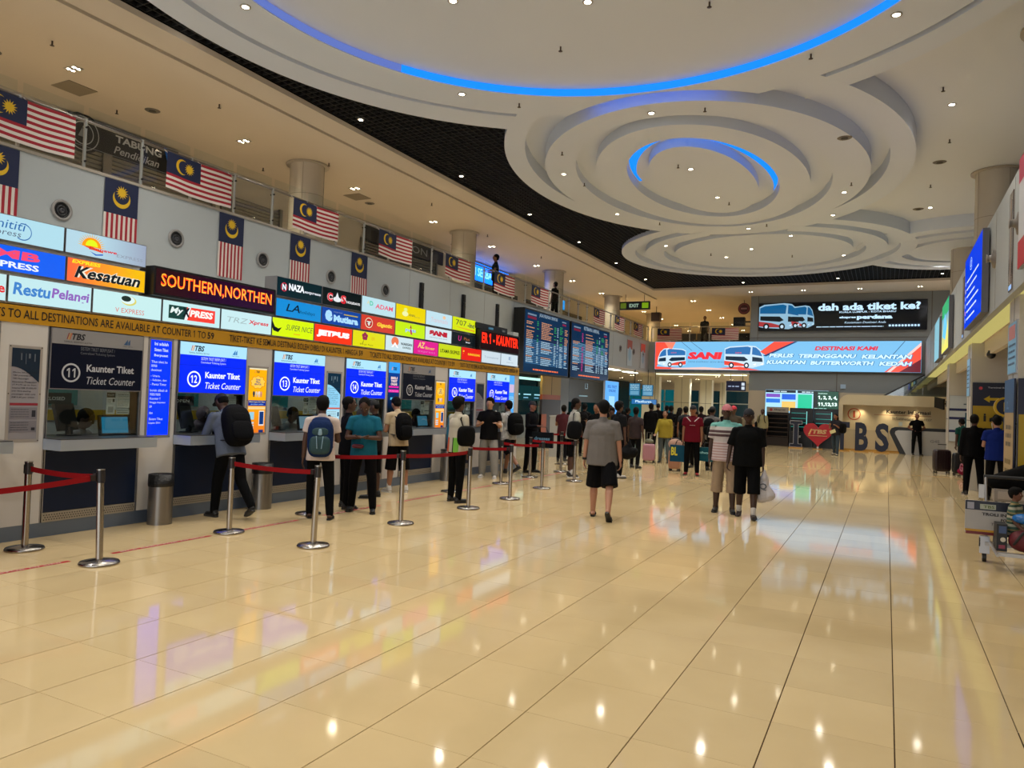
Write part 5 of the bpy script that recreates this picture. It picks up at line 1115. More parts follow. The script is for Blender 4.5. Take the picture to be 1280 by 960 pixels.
# lit soffit strips
SOFE = E('e8f4c0', 3.0)
for i, (a, c, s) in enumerate(((-10.9, -7.6, 'left, longer one'), (-7.4, -6.3, 'right, shorter one'))):
    t = thing('soffit_light', 'greenish lit strip under the lower advert screen, ' + s, 'light', (a, 38.05, 3.38)); m = MB(); m.box(0, c - a, 0, .3, 0, .03, SOFE); m.obj('glow_panel', t)
for i, y in enumerate((33.2, 36.0)):
    t = thing('soffit_light', ['white lit panel under the left gallery, nearer the departure boards', 'white lit panel under the left gallery, nearer the corner'][i], 'light', (-12.1, y, 3.38)); m = MB(); m.box(0, .35, 0, 1.6, 0, .03, E('f0fff0', 4)); m.obj('glow_panel', t)

# ================================================================ RIGHT SIDE
UR = (0, -1, 0)
cv = thing('soffit_glow', 'long yellowish glow on the soffit under the right wall', 'light', (0, 0, 0)); m = MB(); m.box(1.62, 1.94, 4, 38, 3.445, 3.455, E('f4e488', .55)); m.obj('glow_panel', cv)  # indirect glow of the soffit put in as a thin emissive sheet
P = Panel('info_screen', 'tall saturated blue screen with white lines on the right wall', 'screen', (XR - .12, 17.85, 3.5), UR, 3.1, 1.45, E('0838d0', 1.3), M('5c5c62', .4), depth=.1, bezel=.02)
P.text('@', 1.25, 1.05, .25, E('b0d0ff', 1.2), w=.4)
for i in range(6):
    P.poly(circ(.25, .92 - i * .15, .05, n=8), E(['b0d0ff', 'f0e060', 'b0d0ff', 'b0d0ff', 'f0a0c0', 'b0d0ff'][i], 1.2), .006); squiggle(P.p, .5, 2.6 - (i % 3) * .3, .9 - i * .15, .035, E('d0e4ff', 1.2), .006, i, .4)
P.done()
P = Panel('info_screen', 'green and yellow screen further along the right wall', 'screen', (XR - .12, 24.9, 3.5), UR, 2.6, 1.4, E('2898d0', 1.2, 'e8e060', 'Y', 1.2, .1), M('5c5c62', .4), depth=.1, bezel=.02)
P.rect(.02, 1.0, 2.58, 1.38, E('40b070', 1.1)); P.poly([(.3, .5), (1.2, 1.1), (2.2, .6), (1.6, .3)], E('70c8f0', 1.2), .006); P.poly([(1.2, .1), (2.4, .3), (2.4, .8)], E('f0e070', 1.2), .0065); P.done()
P = Panel('info_screen', 'narrow pale screen at the far end of the right wall', 'screen', (XR - .12, 28.6, 3.5), UR, 2.4, 1.3, E('90c8d8', 1.0), M('5c5c62', .4), depth=.1); P.done()
P = Panel('wall_poster', 'red and white poster at the right picture edge', 'poster', (XR - .06, 11.3, 3.62), UR, 2.4, 1.42, M('c8ccd4', .4), M('8c8c90', .4), depth=.05); P.rect(0, 0, 2.4, .35, M('c01030', .4)); P.rect(0, 1.1, 2.4, 1.42, M('b02050', .4)); P.done()
for i, (y, s) in enumerate(((12.35, 'nearest the picture edge'), (19.6, 'between the blue and green screens'), (27, 'beyond the green screen'))):
    t = thing('glass_slot', 'narrow upright glazed slot in the right wall, ' + s, 'wall slot', (XR, y, 3.5), group='glazed slots in the right wall'); m = MB(); m.box(-.012, 0, -.17, .17, 0, 1.4, M('6a5c58', .15, .4)); m.box(-.014, -.012, -.12, .12, .02, .08, E('a0c8ff', 1)); m.box(-.02, -.01, -.01, .01, .1, 1.3, M('b0a49c')); m.obj('glazing', t)
for i, (y, s) in enumerate(((14.15, 'right of the blue screen'), (11.65, 'beside the red poster'))):
    t = thing('air_nozzle', 'air nozzle seen edge-on in the right wall, ' + s, 'air nozzle', mat=FR((XR, y, 4.3), UR), group='air nozzles in the right wall'); m = MB(); m.lathe([(.16, 0), (.15, .03), (.06, .05), (.05, .1), (.07, .12), (0, .12)], (0, 0, 0), M('807a74', .35, .4)); m.obj('collar', t)
# boards on the right columns
YEL, NAV = M('a88c08', .45), M('0c1030', .4)
P = Panel('direction_board', 'navy and yellow arrow board with a taxi symbol behind the queue', 'sign', (1.78, 20.15, 1.02), (1, 0, 0), 1.22, 1.5, YEL, NAV, depth=.03)
P.rect(.0, .96, 1.22, 1.5, NAV, .003); P.text('Terminal Bersepadu Selatan', .3, 1.36, .045, M('b0b4c8'), w=.8, align='L', bold=.02); P.poly(circ(.16, 1.37, .04, n=8), M('c04050'), .005)
P.poly([(.22, 1.12), (.34, 1.2), (.34, 1.15), (.52, 1.15), (.52, 1.09), (.34, 1.09), (.34, 1.04)], M('c8a810'), .005); squiggle(P.p, .75, 1.15, 1.16, .04, M('b0b4c8'), .005, 3, .1); squiggle(P.p, .75, 1.1, 1.08, .03, M('808498'), .005, 4, .1)
bk_ = M('181810')
for x in (.25, .88): P.poly(circ(x, .76, .025, n=8), bk_, .005); P.rect(x - .025, .6, x + .025, .735, bk_, .005)
for x in (.34, .96):
    P.poly([(x, .6), (x, .68), (x + .06, .7), (x + .1, .77), (x + .22, .77), (x + .26, .7), (x + .3, .68), (x + .3, .6)], bk_, .0051); P.poly(circ(x + .07, .6, .03, n=8), YEL, .0055); P.poly(circ(x + .23, .6, .03, n=8), YEL, .0055)
squiggle(P.p, .1, 1.0, .4, .05, bk_, .005, 8, .15); P.done()
for o_, lab, zz_ in (((1.62, 13.2, .85), 'side', 0),):
    P = Panel('direction_board', 'blue and tan side board of the nearest right column', 'sign', (1.58, 13.2, .55), UR, .9, 1.72, M('a89068', .5), NAV, depth=.02); P.rect(0, 1.24, .9, 1.72, M('285080', .45), .003); P.text('P', .45, 1.35, .2, M('6a90b8'), w=.12, rot=math.pi / 2); 
    for q in range(3): squiggle(P.p, .2, .7, 1.0 - q * .12, .06, M('605848'), .005, q, .15)
    for q in range(3): squiggle(P.p, .15, .75, .5 - q * .14, .07, M('705c30'), .005, q + 4, .2)
    P.done()
P = Panel('direction_board', 'navy over yellow front board of the nearest right column', 'sign', (1.62, 12.26, .55), (1, 0, 0), .98, 1.72, YEL, NAV, depth=.02); P.rect(0, 1.22, .98, 1.72, NAV, .003); P.text('P', .3, .75, .2, bk_, w=.14); P.done()
P = Panel('poster_frame', 'lilac and pale blue notice high on the nearest right column', 'poster', (1.6, 13.15, 2.35), UR, .8, .75, M('7cb4d8', .4), ALU, depth=.02); P.rect(.1, .5, .7, .7, M('c08080')); 
for q in range(4): squiggle(P.p, .1, .7, .4 - q * .09, .03, M('506888'), .005, q, .1)
P.done()
P = Panel('poster_frame', 'pale blue notice high on the middle right column', 'poster', (1.73, 21.0, 2.2), UR, .7, .9, M('86bcec', .4), ALU, depth=.02); 
for q in range(6): squiggle(P.p, .1, .6, .7 - q * .1, .03, M('506888'), .005, q, .1)
P.done()
P = Panel('direction_board', 'white board with navy stripes on the furthest right column', 'sign', (1.82, 27.85, .9), (1, 0, 0), 1.2, 1.5, M('b4bcc4', .45), ALU, depth=.03)
P.rect(0, 1.0, 1.2, 1.08, M('101c50'), .004); P.rect(0, .72, .5, .8, M('101c50'), .004); P.rect(0, .3, .5, .38, M('101c50'), .004); P.rect(.45, -.0, 1.2, .95, M('0c4c60', .4), .005); P.text('TBS', .95, 1.32, .08, M('303848'), w=.2, bold=.03); squiggle(P.p, .4, 1.1, 1.2, .04, M('506070'), .005, 3, .1)
for q in range(4): squiggle(P.p, .5, 1.1, .7 - q * .12, .04, M('88b0b8'), .007, q, .1)
P.done()
t = thing('info_sign', 'round yellow ringed letter i sign projecting from the right column', 'sign', (2.06, 17.2, 1.93)); m = MB(); m.tube((0, 0, 0), (0, -.1, 0), .19, M('b89810', .4), 32); m.obj('ring', t); m = MB(); m.tube((0, -.1, 0), (0, -.106, 0), .15, NAV, 32); m.obj('face', t)
m = MB(Matrix.Translation((0, -.112, 0)) @ FR((0, 0, 0), (1, 0, 0))); put_text(m, 'i', 0, -.09, .19, M('c8a818'), w=.07, bold=.06); m.obj('lettering', t); m = MB(); m.tube((.15, -.05, 0), (.9, -.05, 0), .02, DARK); m.tube((0.9, -.05, -1.93), (.9, -.05, .3), .03, NAV); m.obj('stand', t)
t = thing('ticket_kiosk', 'navy kiosk with a bright white upright screen behind the blue shirted person', 'kiosk', (2.28, 18.7, 0)); m = MB(); m.box(0, .9, 0, .5, 0, 1.95, M('0c2848', .4)); m.obj('cabinet', t); m = MB(); m.box(.08, .5, -.01, 0, .9, 1.6, E('c0e4ec', 1.3)); m.obj('screen', t)
# dome camera
t = thing('dome_camera', 'black dome camera under the right soffit beam', 'camera', (2.03, 19.2, 3.1)); m = MB(); m.ell((0, 0, 0), (.09, .09, .09), M('101114', .2)); m.box(-.06, .06, -.06, .06, .05, .09, DARK); m.obj('dome', t)

t = thing('podium', 'white podium box beyond the counters, left of the further queue', 'podium', (-9.35, 21.0, 0)); m = MB(); m.box(0, .5, 0, .4, 0, 1.25, M('a8a8a4', .5)); m.box(-.02, .52, -.02, .42, 1.25, 1.28, M('b4b4b0', .5)); m.obj('case', t)
for k, (a, c) in enumerate(((30.5, 36), (36.3, 42), (42.3, 50))):
    w = MB(); w.box(-16.95, -16.9, a, c, 0, 3.0, E('062428', .5)); w.box(-16.9, -16.85, a, c, 1.9, 1.98, M('a8b0ac')); w.box(-16.9, -16.8, a - .15, a + .05, 0, 3.1, M('b8bcb8')); w.box(-16.9, -16.85, (a + c) / 2, (a + c) / 2 + .06, 0, 3, M('a8b0ac')); struct(w, 'window_%d' % (k + 7))
# ================================================================ PEOPLE
REMESH = []
def capsule(mb, p, q, r0, r1, m, flat_=1., side=(1, 0, 0), n=12):
    p, q = Vector(p), Vector(q); d = q - p
    if d.length < 1e-6: d = Vector((0, 0, 1e-4)); q = p + d
    d = d.normalized(); s = Vector(side); s = s - d * s.dot(d)
    if s.length < .05: s = Vector((0, 1, 0)) - d * d.y
    s.normalize(); t = d.cross(s); rings = []
    for k in range(4): a = math.pi / 2 * (1 - k / 3.0); rings.append((p - d * r0 * math.sin(a) * min(1, flat_ + .2), r0 * max(.02, math.cos(a))))
    for k in range(4): a = math.pi / 2 * k / 3.0; rings.append((q + d * r1 * math.sin(a) * min(1, flat_ + .2), r1 * max(.02, math.cos(a))))
    vs = []
    for c, r in rings:
        for i in range(n):
            an = 2 * math.pi * i / n; vs.append(c + s * r * math.cos(an) + t * r * flat_ * math.sin(an))
    fs = [(k * n + i, k * n + (i + 1) % n, (k + 1) * n + (i + 1) % n, (k + 1) * n + i) for k in range(7) for i in range(n)]
    fs += [tuple(range(n))[::-1], tuple(range(7 * n, 8 * n))]
    mb.add(vs, fs, m, True)
def puff(mb, c, r, m, T=None, p=.55, n=20, k=12):
    """rounded box / cushion shape"""
    def sg(v): return math.copysign(abs(v) ** p, v)
    vs = []
    for j in range(k + 1):
        ph = math.pi * j / k - math.pi / 2
        for i in range(n):
            t = 2 * math.pi * i / n; v = Vector((r[0] * sg(math.cos(ph)) * sg(math.cos(t)), r[1] * sg(math.cos(ph)) * sg(math.sin(t)), r[2] * sg(math.sin(ph))))
            if T is not None: v = T @ v
            vs.append(Vector(c) + v)
    mb.add(vs, [(j * n + i, j * n + (i + 1) % n, (j + 1) * n + (i + 1) % n, (j + 1) * n + i) for j in range(k) for i in range(n)], m, True)
def sleeve(mb, p, q, r0, r1, m, flat_=1., n=14, side=(1, 0, 0)):
    """tube with a rounded start and a flat open-looking end"""
    p, q = Vector(p), Vector(q); d = (q - p).normalized(); s = Vector(side); s = s - d * s.dot(d)
    if s.length < .05: s = Vector((0, 1, 0)) - d * d.y
    s.normalize(); t = d.cross(s); rings = [(p - d * r0 * .7, r0 * .45), (p - d * r0 * .4, r0 * .85), (p, r0), (p.lerp(q, .5), (r0 + r1) / 2), (q, r1)]; vs = []
    for c, r in rings:
        for i in range(n): an = 2 * math.pi * i / n; vs.append(c + s * r * math.cos(an) + t * r * flat_ * math.sin(an))
    fs = [(k * n + i, k * n + (i + 1) % n, (k + 1) * n + (i + 1) % n, (k + 1) * n + i) for k in range(4) for i in range(n)] + [tuple(range(n))[::-1], tuple(range(4 * n, 5 * n))]
    mb.add(vs, fs, m, True)
def Rx(a): return Matrix.Rotation(math.radians(a), 3, 'X')
def Ry(a): return Matrix.Rotation(math.radians(a), 3, 'Y')
def Rz(a): return Matrix.Rotation(math.radians(a), 3, 'Z')
HAIRM = M('070605', .75, spec=.15, bump=.5, bscale=120)
def dk(c, f=.6, lim=110):
    return ''.join('%02x' % int(int(c[i:i+2], 16) * f) for i in (0, 2, 4)) if sum(int(c[i:i+2], 16) for i in (0, 2, 4)) < lim else c
def cloth(c, rough=.85):
    if isinstance(c, str) and sum(int(c[i:i+2], 16) for i in (0, 2, 4)) < 90: c = ''.join('%02x' % int(int(c[i:i+2], 16) * .6) for i in (0, 2, 4))
    return M(c, rough, spec=.12, noise=.12, nscale=9, bump=.35, bscale=22)
_st = {}
def striped(cols, period, axis='Z', off=0.):
    """horizontal stripes woven into a cloth: list of (width fraction, colour)"""
    key = (str(cols), period, off)
    if key in _st: return _st[key]
    m = bpy.data.materials.new('striped_cloth'); m.use_nodes = True; nt = m.node_tree; b = nt.nodes['Principled BSDF']; b.inputs['Roughness'].default_value = .85
    tc = nt.nodes.new('ShaderNodeTexCoord'); sp = nt.nodes.new('ShaderNodeSeparateXYZ'); ma = nt.nodes.new('ShaderNodeMath'); ma.operation = 'MULTIPLY_ADD'; ma.inputs[1].default_value = 1 / period; ma.inputs[2].default_value = off
    fr = nt.nodes.new('ShaderNodeMath'); fr.operation = 'FRACT'; cr = nt.nodes.new('ShaderNodeValToRGB'); cr.color_ramp.interpolation = 'CONSTANT'
    nt.links.new(tc.outputs['Object'], sp.inputs[0]); nt.links.new(sp.outputs[axis], ma.inputs[0]); nt.links.new(ma.outputs[0], fr.inputs[0]); nt.links.new(fr.outputs[0], cr.inputs[0]); nt.links.new(cr.outputs[0], b.inputs['Base Color'])
    els = cr.color_ramp.elements; t = 0
    els[0].position = 0; els[0].color = lin(cols[0][1]); els[1].position = min(.999, cols[0][0]); els[1].color = lin(cols[1][1]); t = cols[0][0] + cols[1][0]
    for w_, c in cols[2:]: e_ = els.new(min(.999, t)); e_.color = lin(c); t += w_
    _st[key] = m
    return m
def jacket_mat():
    """cream jacket with a blue left sleeve, orange and green lower panels"""
    m = bpy.data.materials.new('panelled_jacket'); m.use_nodes = True; nt = m.node_tree; b = nt.nodes['Principled BSDF']; b.inputs['Roughness'].default_value = .8
    tc = nt.nodes.new('ShaderNodeTexCoord'); sp = nt.nodes.new('ShaderNodeSeparateXYZ'); nt.links.new(tc.outputs['Object'], sp.inputs[0])
    def ramp(st):
        cr = nt.nodes.new('ShaderNodeValToRGB'); cr.color_ramp.interpolation = 'CONSTANT'; mp = nt.nodes.new('ShaderNodeMapRange'); mp.inputs[1].default_value = -.4; mp.inputs[2].default_value = .4
        nt.links.new(sp.outputs['X'], mp.inputs[0]); nt.links.new(mp.outputs[0], cr.inputs[0]); e_ = cr.color_ramp.elements; e_[0].position = 0; e_[0].color = lin(st[0][1]); e_[1].position = st[1][0]; e_[1].color = lin(st[1][1])
        for p, c in st[2:]: q = e_.new(p); q.color = lin(c)
        return cr
    lo = ramp([(0, '14607c'), (.28, '0a0a0c'), (.34, 'c04c28'), (.44, 'b4ac98'), (.54, '0a0a0c'), (.57, '6cae38'), (.68, 'b4ac98')]); hi = ramp([(0, '14607c'), (.285, 'b4ac98')])
    gt = nt.nodes.new('ShaderNodeMath'); gt.operation = 'GREATER_THAN'; gt.inputs[1].default_value = 1.08; nt.links.new(sp.outputs['Z'], gt.inputs[0])
    mx = nt.nodes.new('ShaderNodeMix'); mx.data_type = 'RGBA'; nt.links.new(gt.outputs[0], mx.inputs[0]); nt.links.new(lo.outputs[0], mx.inputs[6]); nt.links.new(hi.outputs[0], mx.inputs[7]); nt.links.new(mx.outputs[2], b.inputs['Base Color'])
    return m
def remesh(o, vox, it=3):
    md = o.modifiers.new('r', 'REMESH'); md.mode = 'VOXEL'; md.voxel_size = vox; md.use_smooth_shade = True
    if it: sm_ = o.modifiers.new('s', 'SMOOTH'); sm_.factor = .5; sm_.iterations = it
    REMESH.append(o)
def person(x, y, face, h, label, pose=None, out=None, detail=1, group=None, z=0.):
    """face = compass of the gaze in degrees from +x (90 looks away from the camera, -90 towards it)"""
    pose = pose or {}; out = out or {}
    S = h / 1.75; g = out.get('girth', 1.)
    skin = M(out.get('skin', '6b4630'), .55, noise=.06, nscale=12)
    t = thing('person', label, 'person', (x, y, z), math.radians(face - 90), group)
    lean = pose.get('lean', 0); tw = pose.get('twist', 0)
    piv = Vector((0, 0, .93))
    def U(v): v = Vector(v); return (piv + Rz(tw) @ Rx(-lean) @ (v - piv))
    # legs
    legs = []
    for s, k in ((-1, 'L'), (1, 'R')):
        hf_, kb, ab = pose.get('leg' + k, (2, 4, 3))[:3]; ft = pose.get('leg' + k, (2, 4, 3, 0))[3] if len(pose.get('leg' + k, (0, 0, 0))) > 3 else 0
        hip = Vector((s * .092, 0, .92))
        d1 = Ry(-s * ab) @ (Rx(hf_) @ Vector((0, 0, -1))); knee = hip + d1 * .425
        d2 = Ry(-s * ab * .6) @ (Rx(hf_ - kb) @ Vector((0, 0, -1))); ank = knee + d2 * .415
        fd = Rz(-s * pose.get('toe', 8)) @ (Rx(ft) @ Vector((0, 1, 0)))
        legs.append((hip, knee, ank, fd))
    low = min(min(a.z - .08, (a + f * .17).z - .03) for _, _, a, f in legs)
    dz = pose.get('dz', None); sh_ = Vector((0, 0, -low if dz is None else dz))
    legs = [(a + sh_, b + sh_, c + sh_, d) for a, b, c, d in legs]; piv0 = Vector(piv)
    def UU(v): return U(v) + sh_
    # arms
    arms = []
    for s, k in ((-1, 'L'), (1, 'R')):
        a = pose.get('arm' + k, ((.16, .02, -1), (.06, .16, -1)))
        sh = Vector((s * .178 * (.6 + .4 * g), 0, 1.41)); u = Vector(a[0]); u.x *= s; u.normalize(); f = Vector(a[1]); f.x *= s; f.normalize()
        el_ = sh + u * .285; wr_ = el_ + f * .25; hd = f if len(a) < 3 else Vector((a[2][0] * s, a[2][1], a[2][2])).normalized()
        arms.append((UU(sh), UU(el_), UU(wr_), (UU(wr_ + hd) - UU(wr_)).normalized(), s))
    hc = Vector((0, 0, 1.53)); yaw, pit = pose.get('yaw', 0), pose.get('pitch', 0)
    HR = Rz(-yaw) @ Rx(-pit)
    def HD(v): return UU(hc + HR @ (Vector(v) - hc))
    HT = Rz(tw) @ Rx(-lean) @ HR
    def sc_(o): o.scale = (S, S, S); return o
    # ---- one continuous body
    b = MB()
    b.ell(UU((0, 0, .97)), (.16 * g, .11 * g, .13), skin); b.ell(UU((0, 0, 1.1)), (.14 * g, .1 * g, .15), skin); b.ell(UU((0, .005, 1.28)), (.16 * g, .11 * g, .17), skin)
    capsule(b, UU((-.125, -.005, 1.405)), UU((.125, -.005, 1.405)), .062, .062, skin)
    capsule(b, UU((0, -.012, 1.42)), HD((0, .0, 1.58)), .058, .05, skin)
    b.ell(HD((0, .008, 1.645)), (.078, .098, .115), skin, T=HT); b.ell(HD((0, .036, 1.578)), (.052, .06, .055), skin, T=HT)
    b.ell(HD((0, .105, 1.628)), (.014, .02, .024), skin, T=HT, n=10, k=8)
    for s in (-1, 1): b.ell(HD((s * .077, -.002, 1.63)), (.012, .022, .034), skin, T=HT, n=10, k=8)
    for hip, knee, ank, fd in legs:
        capsule(b, hip, knee, .082 * (.5 + .5 * g), .054, skin); capsule(b, knee, knee.lerp(ank, .35) + Vector((0, -.012, 0)), .054, .06 if out.get('bl', 1) < 1 else .05, skin); capsule(b, knee.lerp(ank, .35) + Vector((0, -.012, 0)), ank, .058 if out.get('bl', 1) < 1 else .05, .037 if out.get('bl', 1) < 1 else .034, skin)
        capsule(b, ank + Vector((0, 0, -.03)) - fd * .03, ank + Vector((0, 0, -.045)) + fd * .14, .036, .032, skin, .75)
    for sh, el_, wr_, hd, s in arms:
        capsule(b, sh, el_, .052, .038, skin); capsule(b, el_, wr_, .039, .027, skin)
        sd = Vector((0, 1, 0)) if abs(hd.z) > .7 else Vector((1, 0, 0)) if abs(hd.y) > .7 else Vector((0, 1, 0))
        sd = (sd - hd * sd.dot(hd)).normalized(); nn = hd.cross(sd) * s
        capsule(b, wr_ + hd * .02, wr_ + hd * .075, .034, .037, skin, .42, side=sd)
        curl = pose.get('curl', .35)
        for q, (o_, L_) in enumerate(((-.03, .058), (-.0105, .072), (.0105, .068), (.03, .05))):
            p0 = wr_ + hd * .095 + sd * o_; dd = (hd - nn * curl).normalized(); p1 = p0 + dd * L_ * .55; d3 = (hd - nn * curl * 2.4).normalized()
            capsule(b, p0, p1, .0095, .009, skin, n=8); capsule(b, p1, p1 + d3 * L_ * .5, .009, .0078, skin, n=8)
        capsule(b, wr_ + hd * .03 + sd * .028, wr_ + hd * .07 + sd * .058, .012, .0105, skin, n=8); capsule(b, wr_ + hd * .07 + sd * .058, wr_ + hd * .1 + sd * .062, .0105, .009, skin, n=8)
    vox = {2: .0085, 1: .013, 0: .022}[detail]
    o = b.obj('body', t); sc_(o); remesh(o, vox, 2 if detail else 1)
    # ---- top
    tm_ = out.get('top', '303030'); tmat = tm_ if not isinstance(tm_, str) else cloth(tm_)
    c = MB(); L = out.get('loose', .0); k_ = 1.13 + L
    hem = out.get('hem', .84)
    c.ell(UU((0, .0, 1.1)), (.15 * g * k_ * 1.02, .112 * g * k_, .2), tmat); c.ell(UU((0, .005, 1.28)), (.163 * g * k_, .115 * g * k_, .185), tmat)
    sleeve(c, UU((0, .0, 1.22)), UU((0, .002, hem)), .155 * g * k_, .178 * g * k_, tmat, .72)
    capsule(c, UU((-.128, -.005, 1.405)), UU((.128, -.005, 1.405)), .072, .072, tmat)
    capsule(c, UU((0, -.012, 1.42)), UU((0, -.008, 1.475)), .078, .066, tmat)
    sl = out.get('sleeve', .62)
    smat = tmat
    for sh, el_, wr_, hd, s in arms:
        if sl <= 1: sleeve(c, sh, sh.lerp(el_, sl), .064 + L * .05, .062 + L * .15, smat)
        else: capsule(c, sh, el_, .064 + L * .05, .052 + L * .1, smat); capsule(c, el_, el_.lerp(wr_, .95), .052 + L * .1, .04, smat)
    o = c.obj(out.get('top_name', 'shirt'), t); sc_(o); remesh(o, max(vox * 1.25, .012), 4)
    if out.get('top_label'): o['label'] = out['top_label']
    # ---- bottom
    bm_ = out.get('bottom', '101014'); bmat = bm_ if not isinstance(bm_, str) else cloth(bm_)
    c = MB(); bl_ = out.get('bl', 1.); wv = out.get('wide', 1.)
    c.ell(Vector((0, 0, .965)) + sh_, (.158 * g, .108 * g, .125), bmat)
    for hip, knee, ank, fd in legs:
        if bl_ >= 1:
            capsule(c, hip, knee, .098 * (.5 + .5 * g), .075 * wv, bmat); capsule(c, knee, ank + Vector((0, 0, .01)), .075 * wv, .056 * wv, bmat)
        else:
            f_ = bl_ / .5
            if f_ <= 1.22: sleeve(c, hip, hip.lerp(knee, f_) if f_ <= 1 else knee + (ank - knee) * (f_ - 1), .1 * (.5 + .5 * g), .098 * wv, bmat)
            else: sleeve(c, hip, knee, .1 * (.5 + .5 * g), .09 * wv, bmat); sleeve(c, knee, knee.lerp(ank, f_ - 1), .09 * wv, .094 * wv, bmat)
    o = c.obj(out.get('bottom_name', 'shorts' if bl_ < 1 else 'trousers'), t); sc_(o); remesh(o, max(vox * 1.25, .012), 3)
    # ---- shoes
    sk = out.get('shoes', 'shoe'); scol = M(out.get('shoe_col', '101012'), .5); sole = M(out.get('sole', '2a2a2c'), .6)
    for hip, knee, ank, fd in legs:
        c = MB(); a_ = ank + Vector((0, 0, -.045)); up_ = Vector((0, 0, 1)); sd = fd.cross(up_).normalized(); nz = sd.cross(fd).normalized()
        def pt(u, v, w_): return a_ + fd * u + sd * v + nz * w_
        out_ = [(-.065, -.022), (-.065, .022), (-.03, .034), (.05, .037), (.12, .045), (.17, .038), (.195, .012), (.195, -.012), (.17, -.038), (.12, -.045), (.05, -.037), (-.03, -.034)]
        V = [pt(u, v, -.036) for u, v in out_] + [pt(u, v, -.012) for u, v in out_]; n = len(out_)
        c.add(V, [tuple(range(n)), tuple(range(n, 2 * n))[::-1]] + [(i, (i + 1) % n, n + (i + 1) % n, n + i) for i in range(n)], sole if sk != 'sandal' else scol)
        if sk == 'sandal':
            for u in (.07, .115): capsule(c, pt(u, -.04, -.01), pt(u, 0, .045), .01, .01, scol, n=6); capsule(c, pt(u, .04, -.01), pt(u, 0, .045), .01, .01, scol, n=6)
        else:
            capsule(c, pt(-.03, 0, .01), pt(.14, 0, -.0), .043, .036, scol, .8, side=sd); capsule(c, pt(-.02, 0, .0), pt(-.015, 0, .05), .042, .045, scol)
        o = c.obj(sk, t); sc_(o)
        if out.get('sock'):
            c = MB(); capsule(c, ank + Vector((0, 0, .0)), ank.lerp(knee, .22), .041, .044, M(out['sock'], .9)); sc_(c.obj('sock', t))
    # ---- hair, cap
    hd_ = out.get('head', 'short'); c = MB(); hm = HAIRM
    if hd_ in ('short', 'long', 'bun', 'curly'):
        k2 = 1.08 if hd_ == 'curly' else 1.
        c.ell(HD((0, -.018, 1.672)), (.088 * k2, .104 * k2, .102 * k2), hm, T=HT); c.ell(HD((0, -.045, 1.62)), (.076, .062, .07), hm, T=HT)
        if hd_ == 'curly': c.ell(HD((0, .02, 1.72)), (.08, .085, .06), hm, T=HT)
        if hd_ == 'long': c.ell(HD((0, -.06, 1.54)), (.086, .055, .17), hm, T=HT); c.ell(HD((-.06, -.02, 1.56)), (.03, .05, .13), hm, T=HT); c.ell(HD((.06, -.02, 1.56)), (.03, .05, .13), hm, T=HT)
        if hd_ == 'bun': c.ell(HD((0, -.12, 1.7)), (.045, .045, .045), hm, T=HT)
        sc_(c.obj('hair', t))
    if hd_ == 'cap':
        c.ell(HD((0, -.03, 1.64)), (.078, .07, .07), hm, T=HT); sc_(c.obj('hair', t)); c = MB()
        cmat = M(out.get('cap', '0c0c10'), .8, bump=.2, bscale=80); vs = []
        n, kk = 18, 6
        for j in range(kk + 1):
            ph = math.pi / 2 * j / kk
            for i in range(n): a = 2 * math.pi * i / n; vs.append(HD((.086 * math.cos(a) * math.cos(ph), -.002 + .104 * math.sin(a) * math.cos(ph), 1.668 + .1 * math.sin(ph))))
        c.add(vs, [(j * n + i, j * n + (i + 1) % n, (j + 1) * n + (i + 1) % n, (j + 1) * n + i) for j in range(kk) for i in range(n)], cmat, True)
        sg = -1 if out.get('cap_back') else 1
        br = [(-.07, .07), (-.075, .12), (-.05, .165), (0, .18), (.05, .165), (.075, .12), (.07, .07)]
        V = [HD((u, sg * v, 1.672 - abs(u) * .15)) for u, v in br] + [HD((u, sg * v, 1.68 - abs(u) * .15)) for u, v in br]
        c.add(V, [tuple(range(7)), tuple(range(7, 14))[::-1]] + [(i, i + 1, 8 + i, 7 + i) for i in range(6)], cmat)
        sc_(c.obj('cap', t))
    if hd_ == 'scarf':
        sm2 = cloth(out.get('cap', '8090a8')); c.ell(HD((0, -.012, 1.655)), (.092, .105, .118), sm2, T=HT); c.ell(UU((0, .0, 1.45)), (.13, .1, .1), sm2); sc_(c.obj('headscarf', t))
    if detail >= 1 or out.get('face'):
        for s in (-1, 1):
            c = MB(); c.ell(HD((s * .03, .089, 1.648)), (.014, .008, .008), M('d8d0c8', .3), T=HT, n=8, k=6); c.ell(HD((s * .03, .094, 1.648)), (.006, .006, .006), M('0a0606', .2), T=HT, n=8, k=6); sc_(c.obj('eye', t))
            c = MB(); capsule(c, HD((s * .018, .097, 1.668)), HD((s * .044, .086, 1.67)), .005, .004, HAIRM, .6, n=6); sc_(c.obj('eyebrow', t))
        c = MB(); capsule(c, HD((-.02, .092, 1.586)), HD((.02, .092, 1.586)), .0065, .0065, M('5a2c26', .4), .7, n=8); sc_(c.obj('mouth', t))
        if out.get('glasses'):
            c = MB()
            for s in (-1, 1): c.path([HD((s * .03 + .022 * math.cos(a), .108, 1.648 + .016 * math.sin(a))) for a in [2 * math.pi * i / 12 for i in range(13)]], .002, M('101010', .3), 5); c.tube(HD((s * .052, .105, 1.65)), HD((s * .078, 0, 1.65)), .002, M('101010'), 5)
            sc_(c.obj('glasses', t))
    rot = Matrix.Rotation(math.radians(face - 90), 4, 'Z'); W_ = Matrix.Translation((x, y, z)) @ rot @ Matrix.Scale(S, 4)
    t_info = dict(LT=Rz(tw) @ Rx(-lean), root=t, W=W_, UU=UU, HD=HD, arms=arms, S=S, legs=legs, sh=sh_, hands=[W_ @ (a[2] + a[3] * .1) for a in arms])
    return t_info
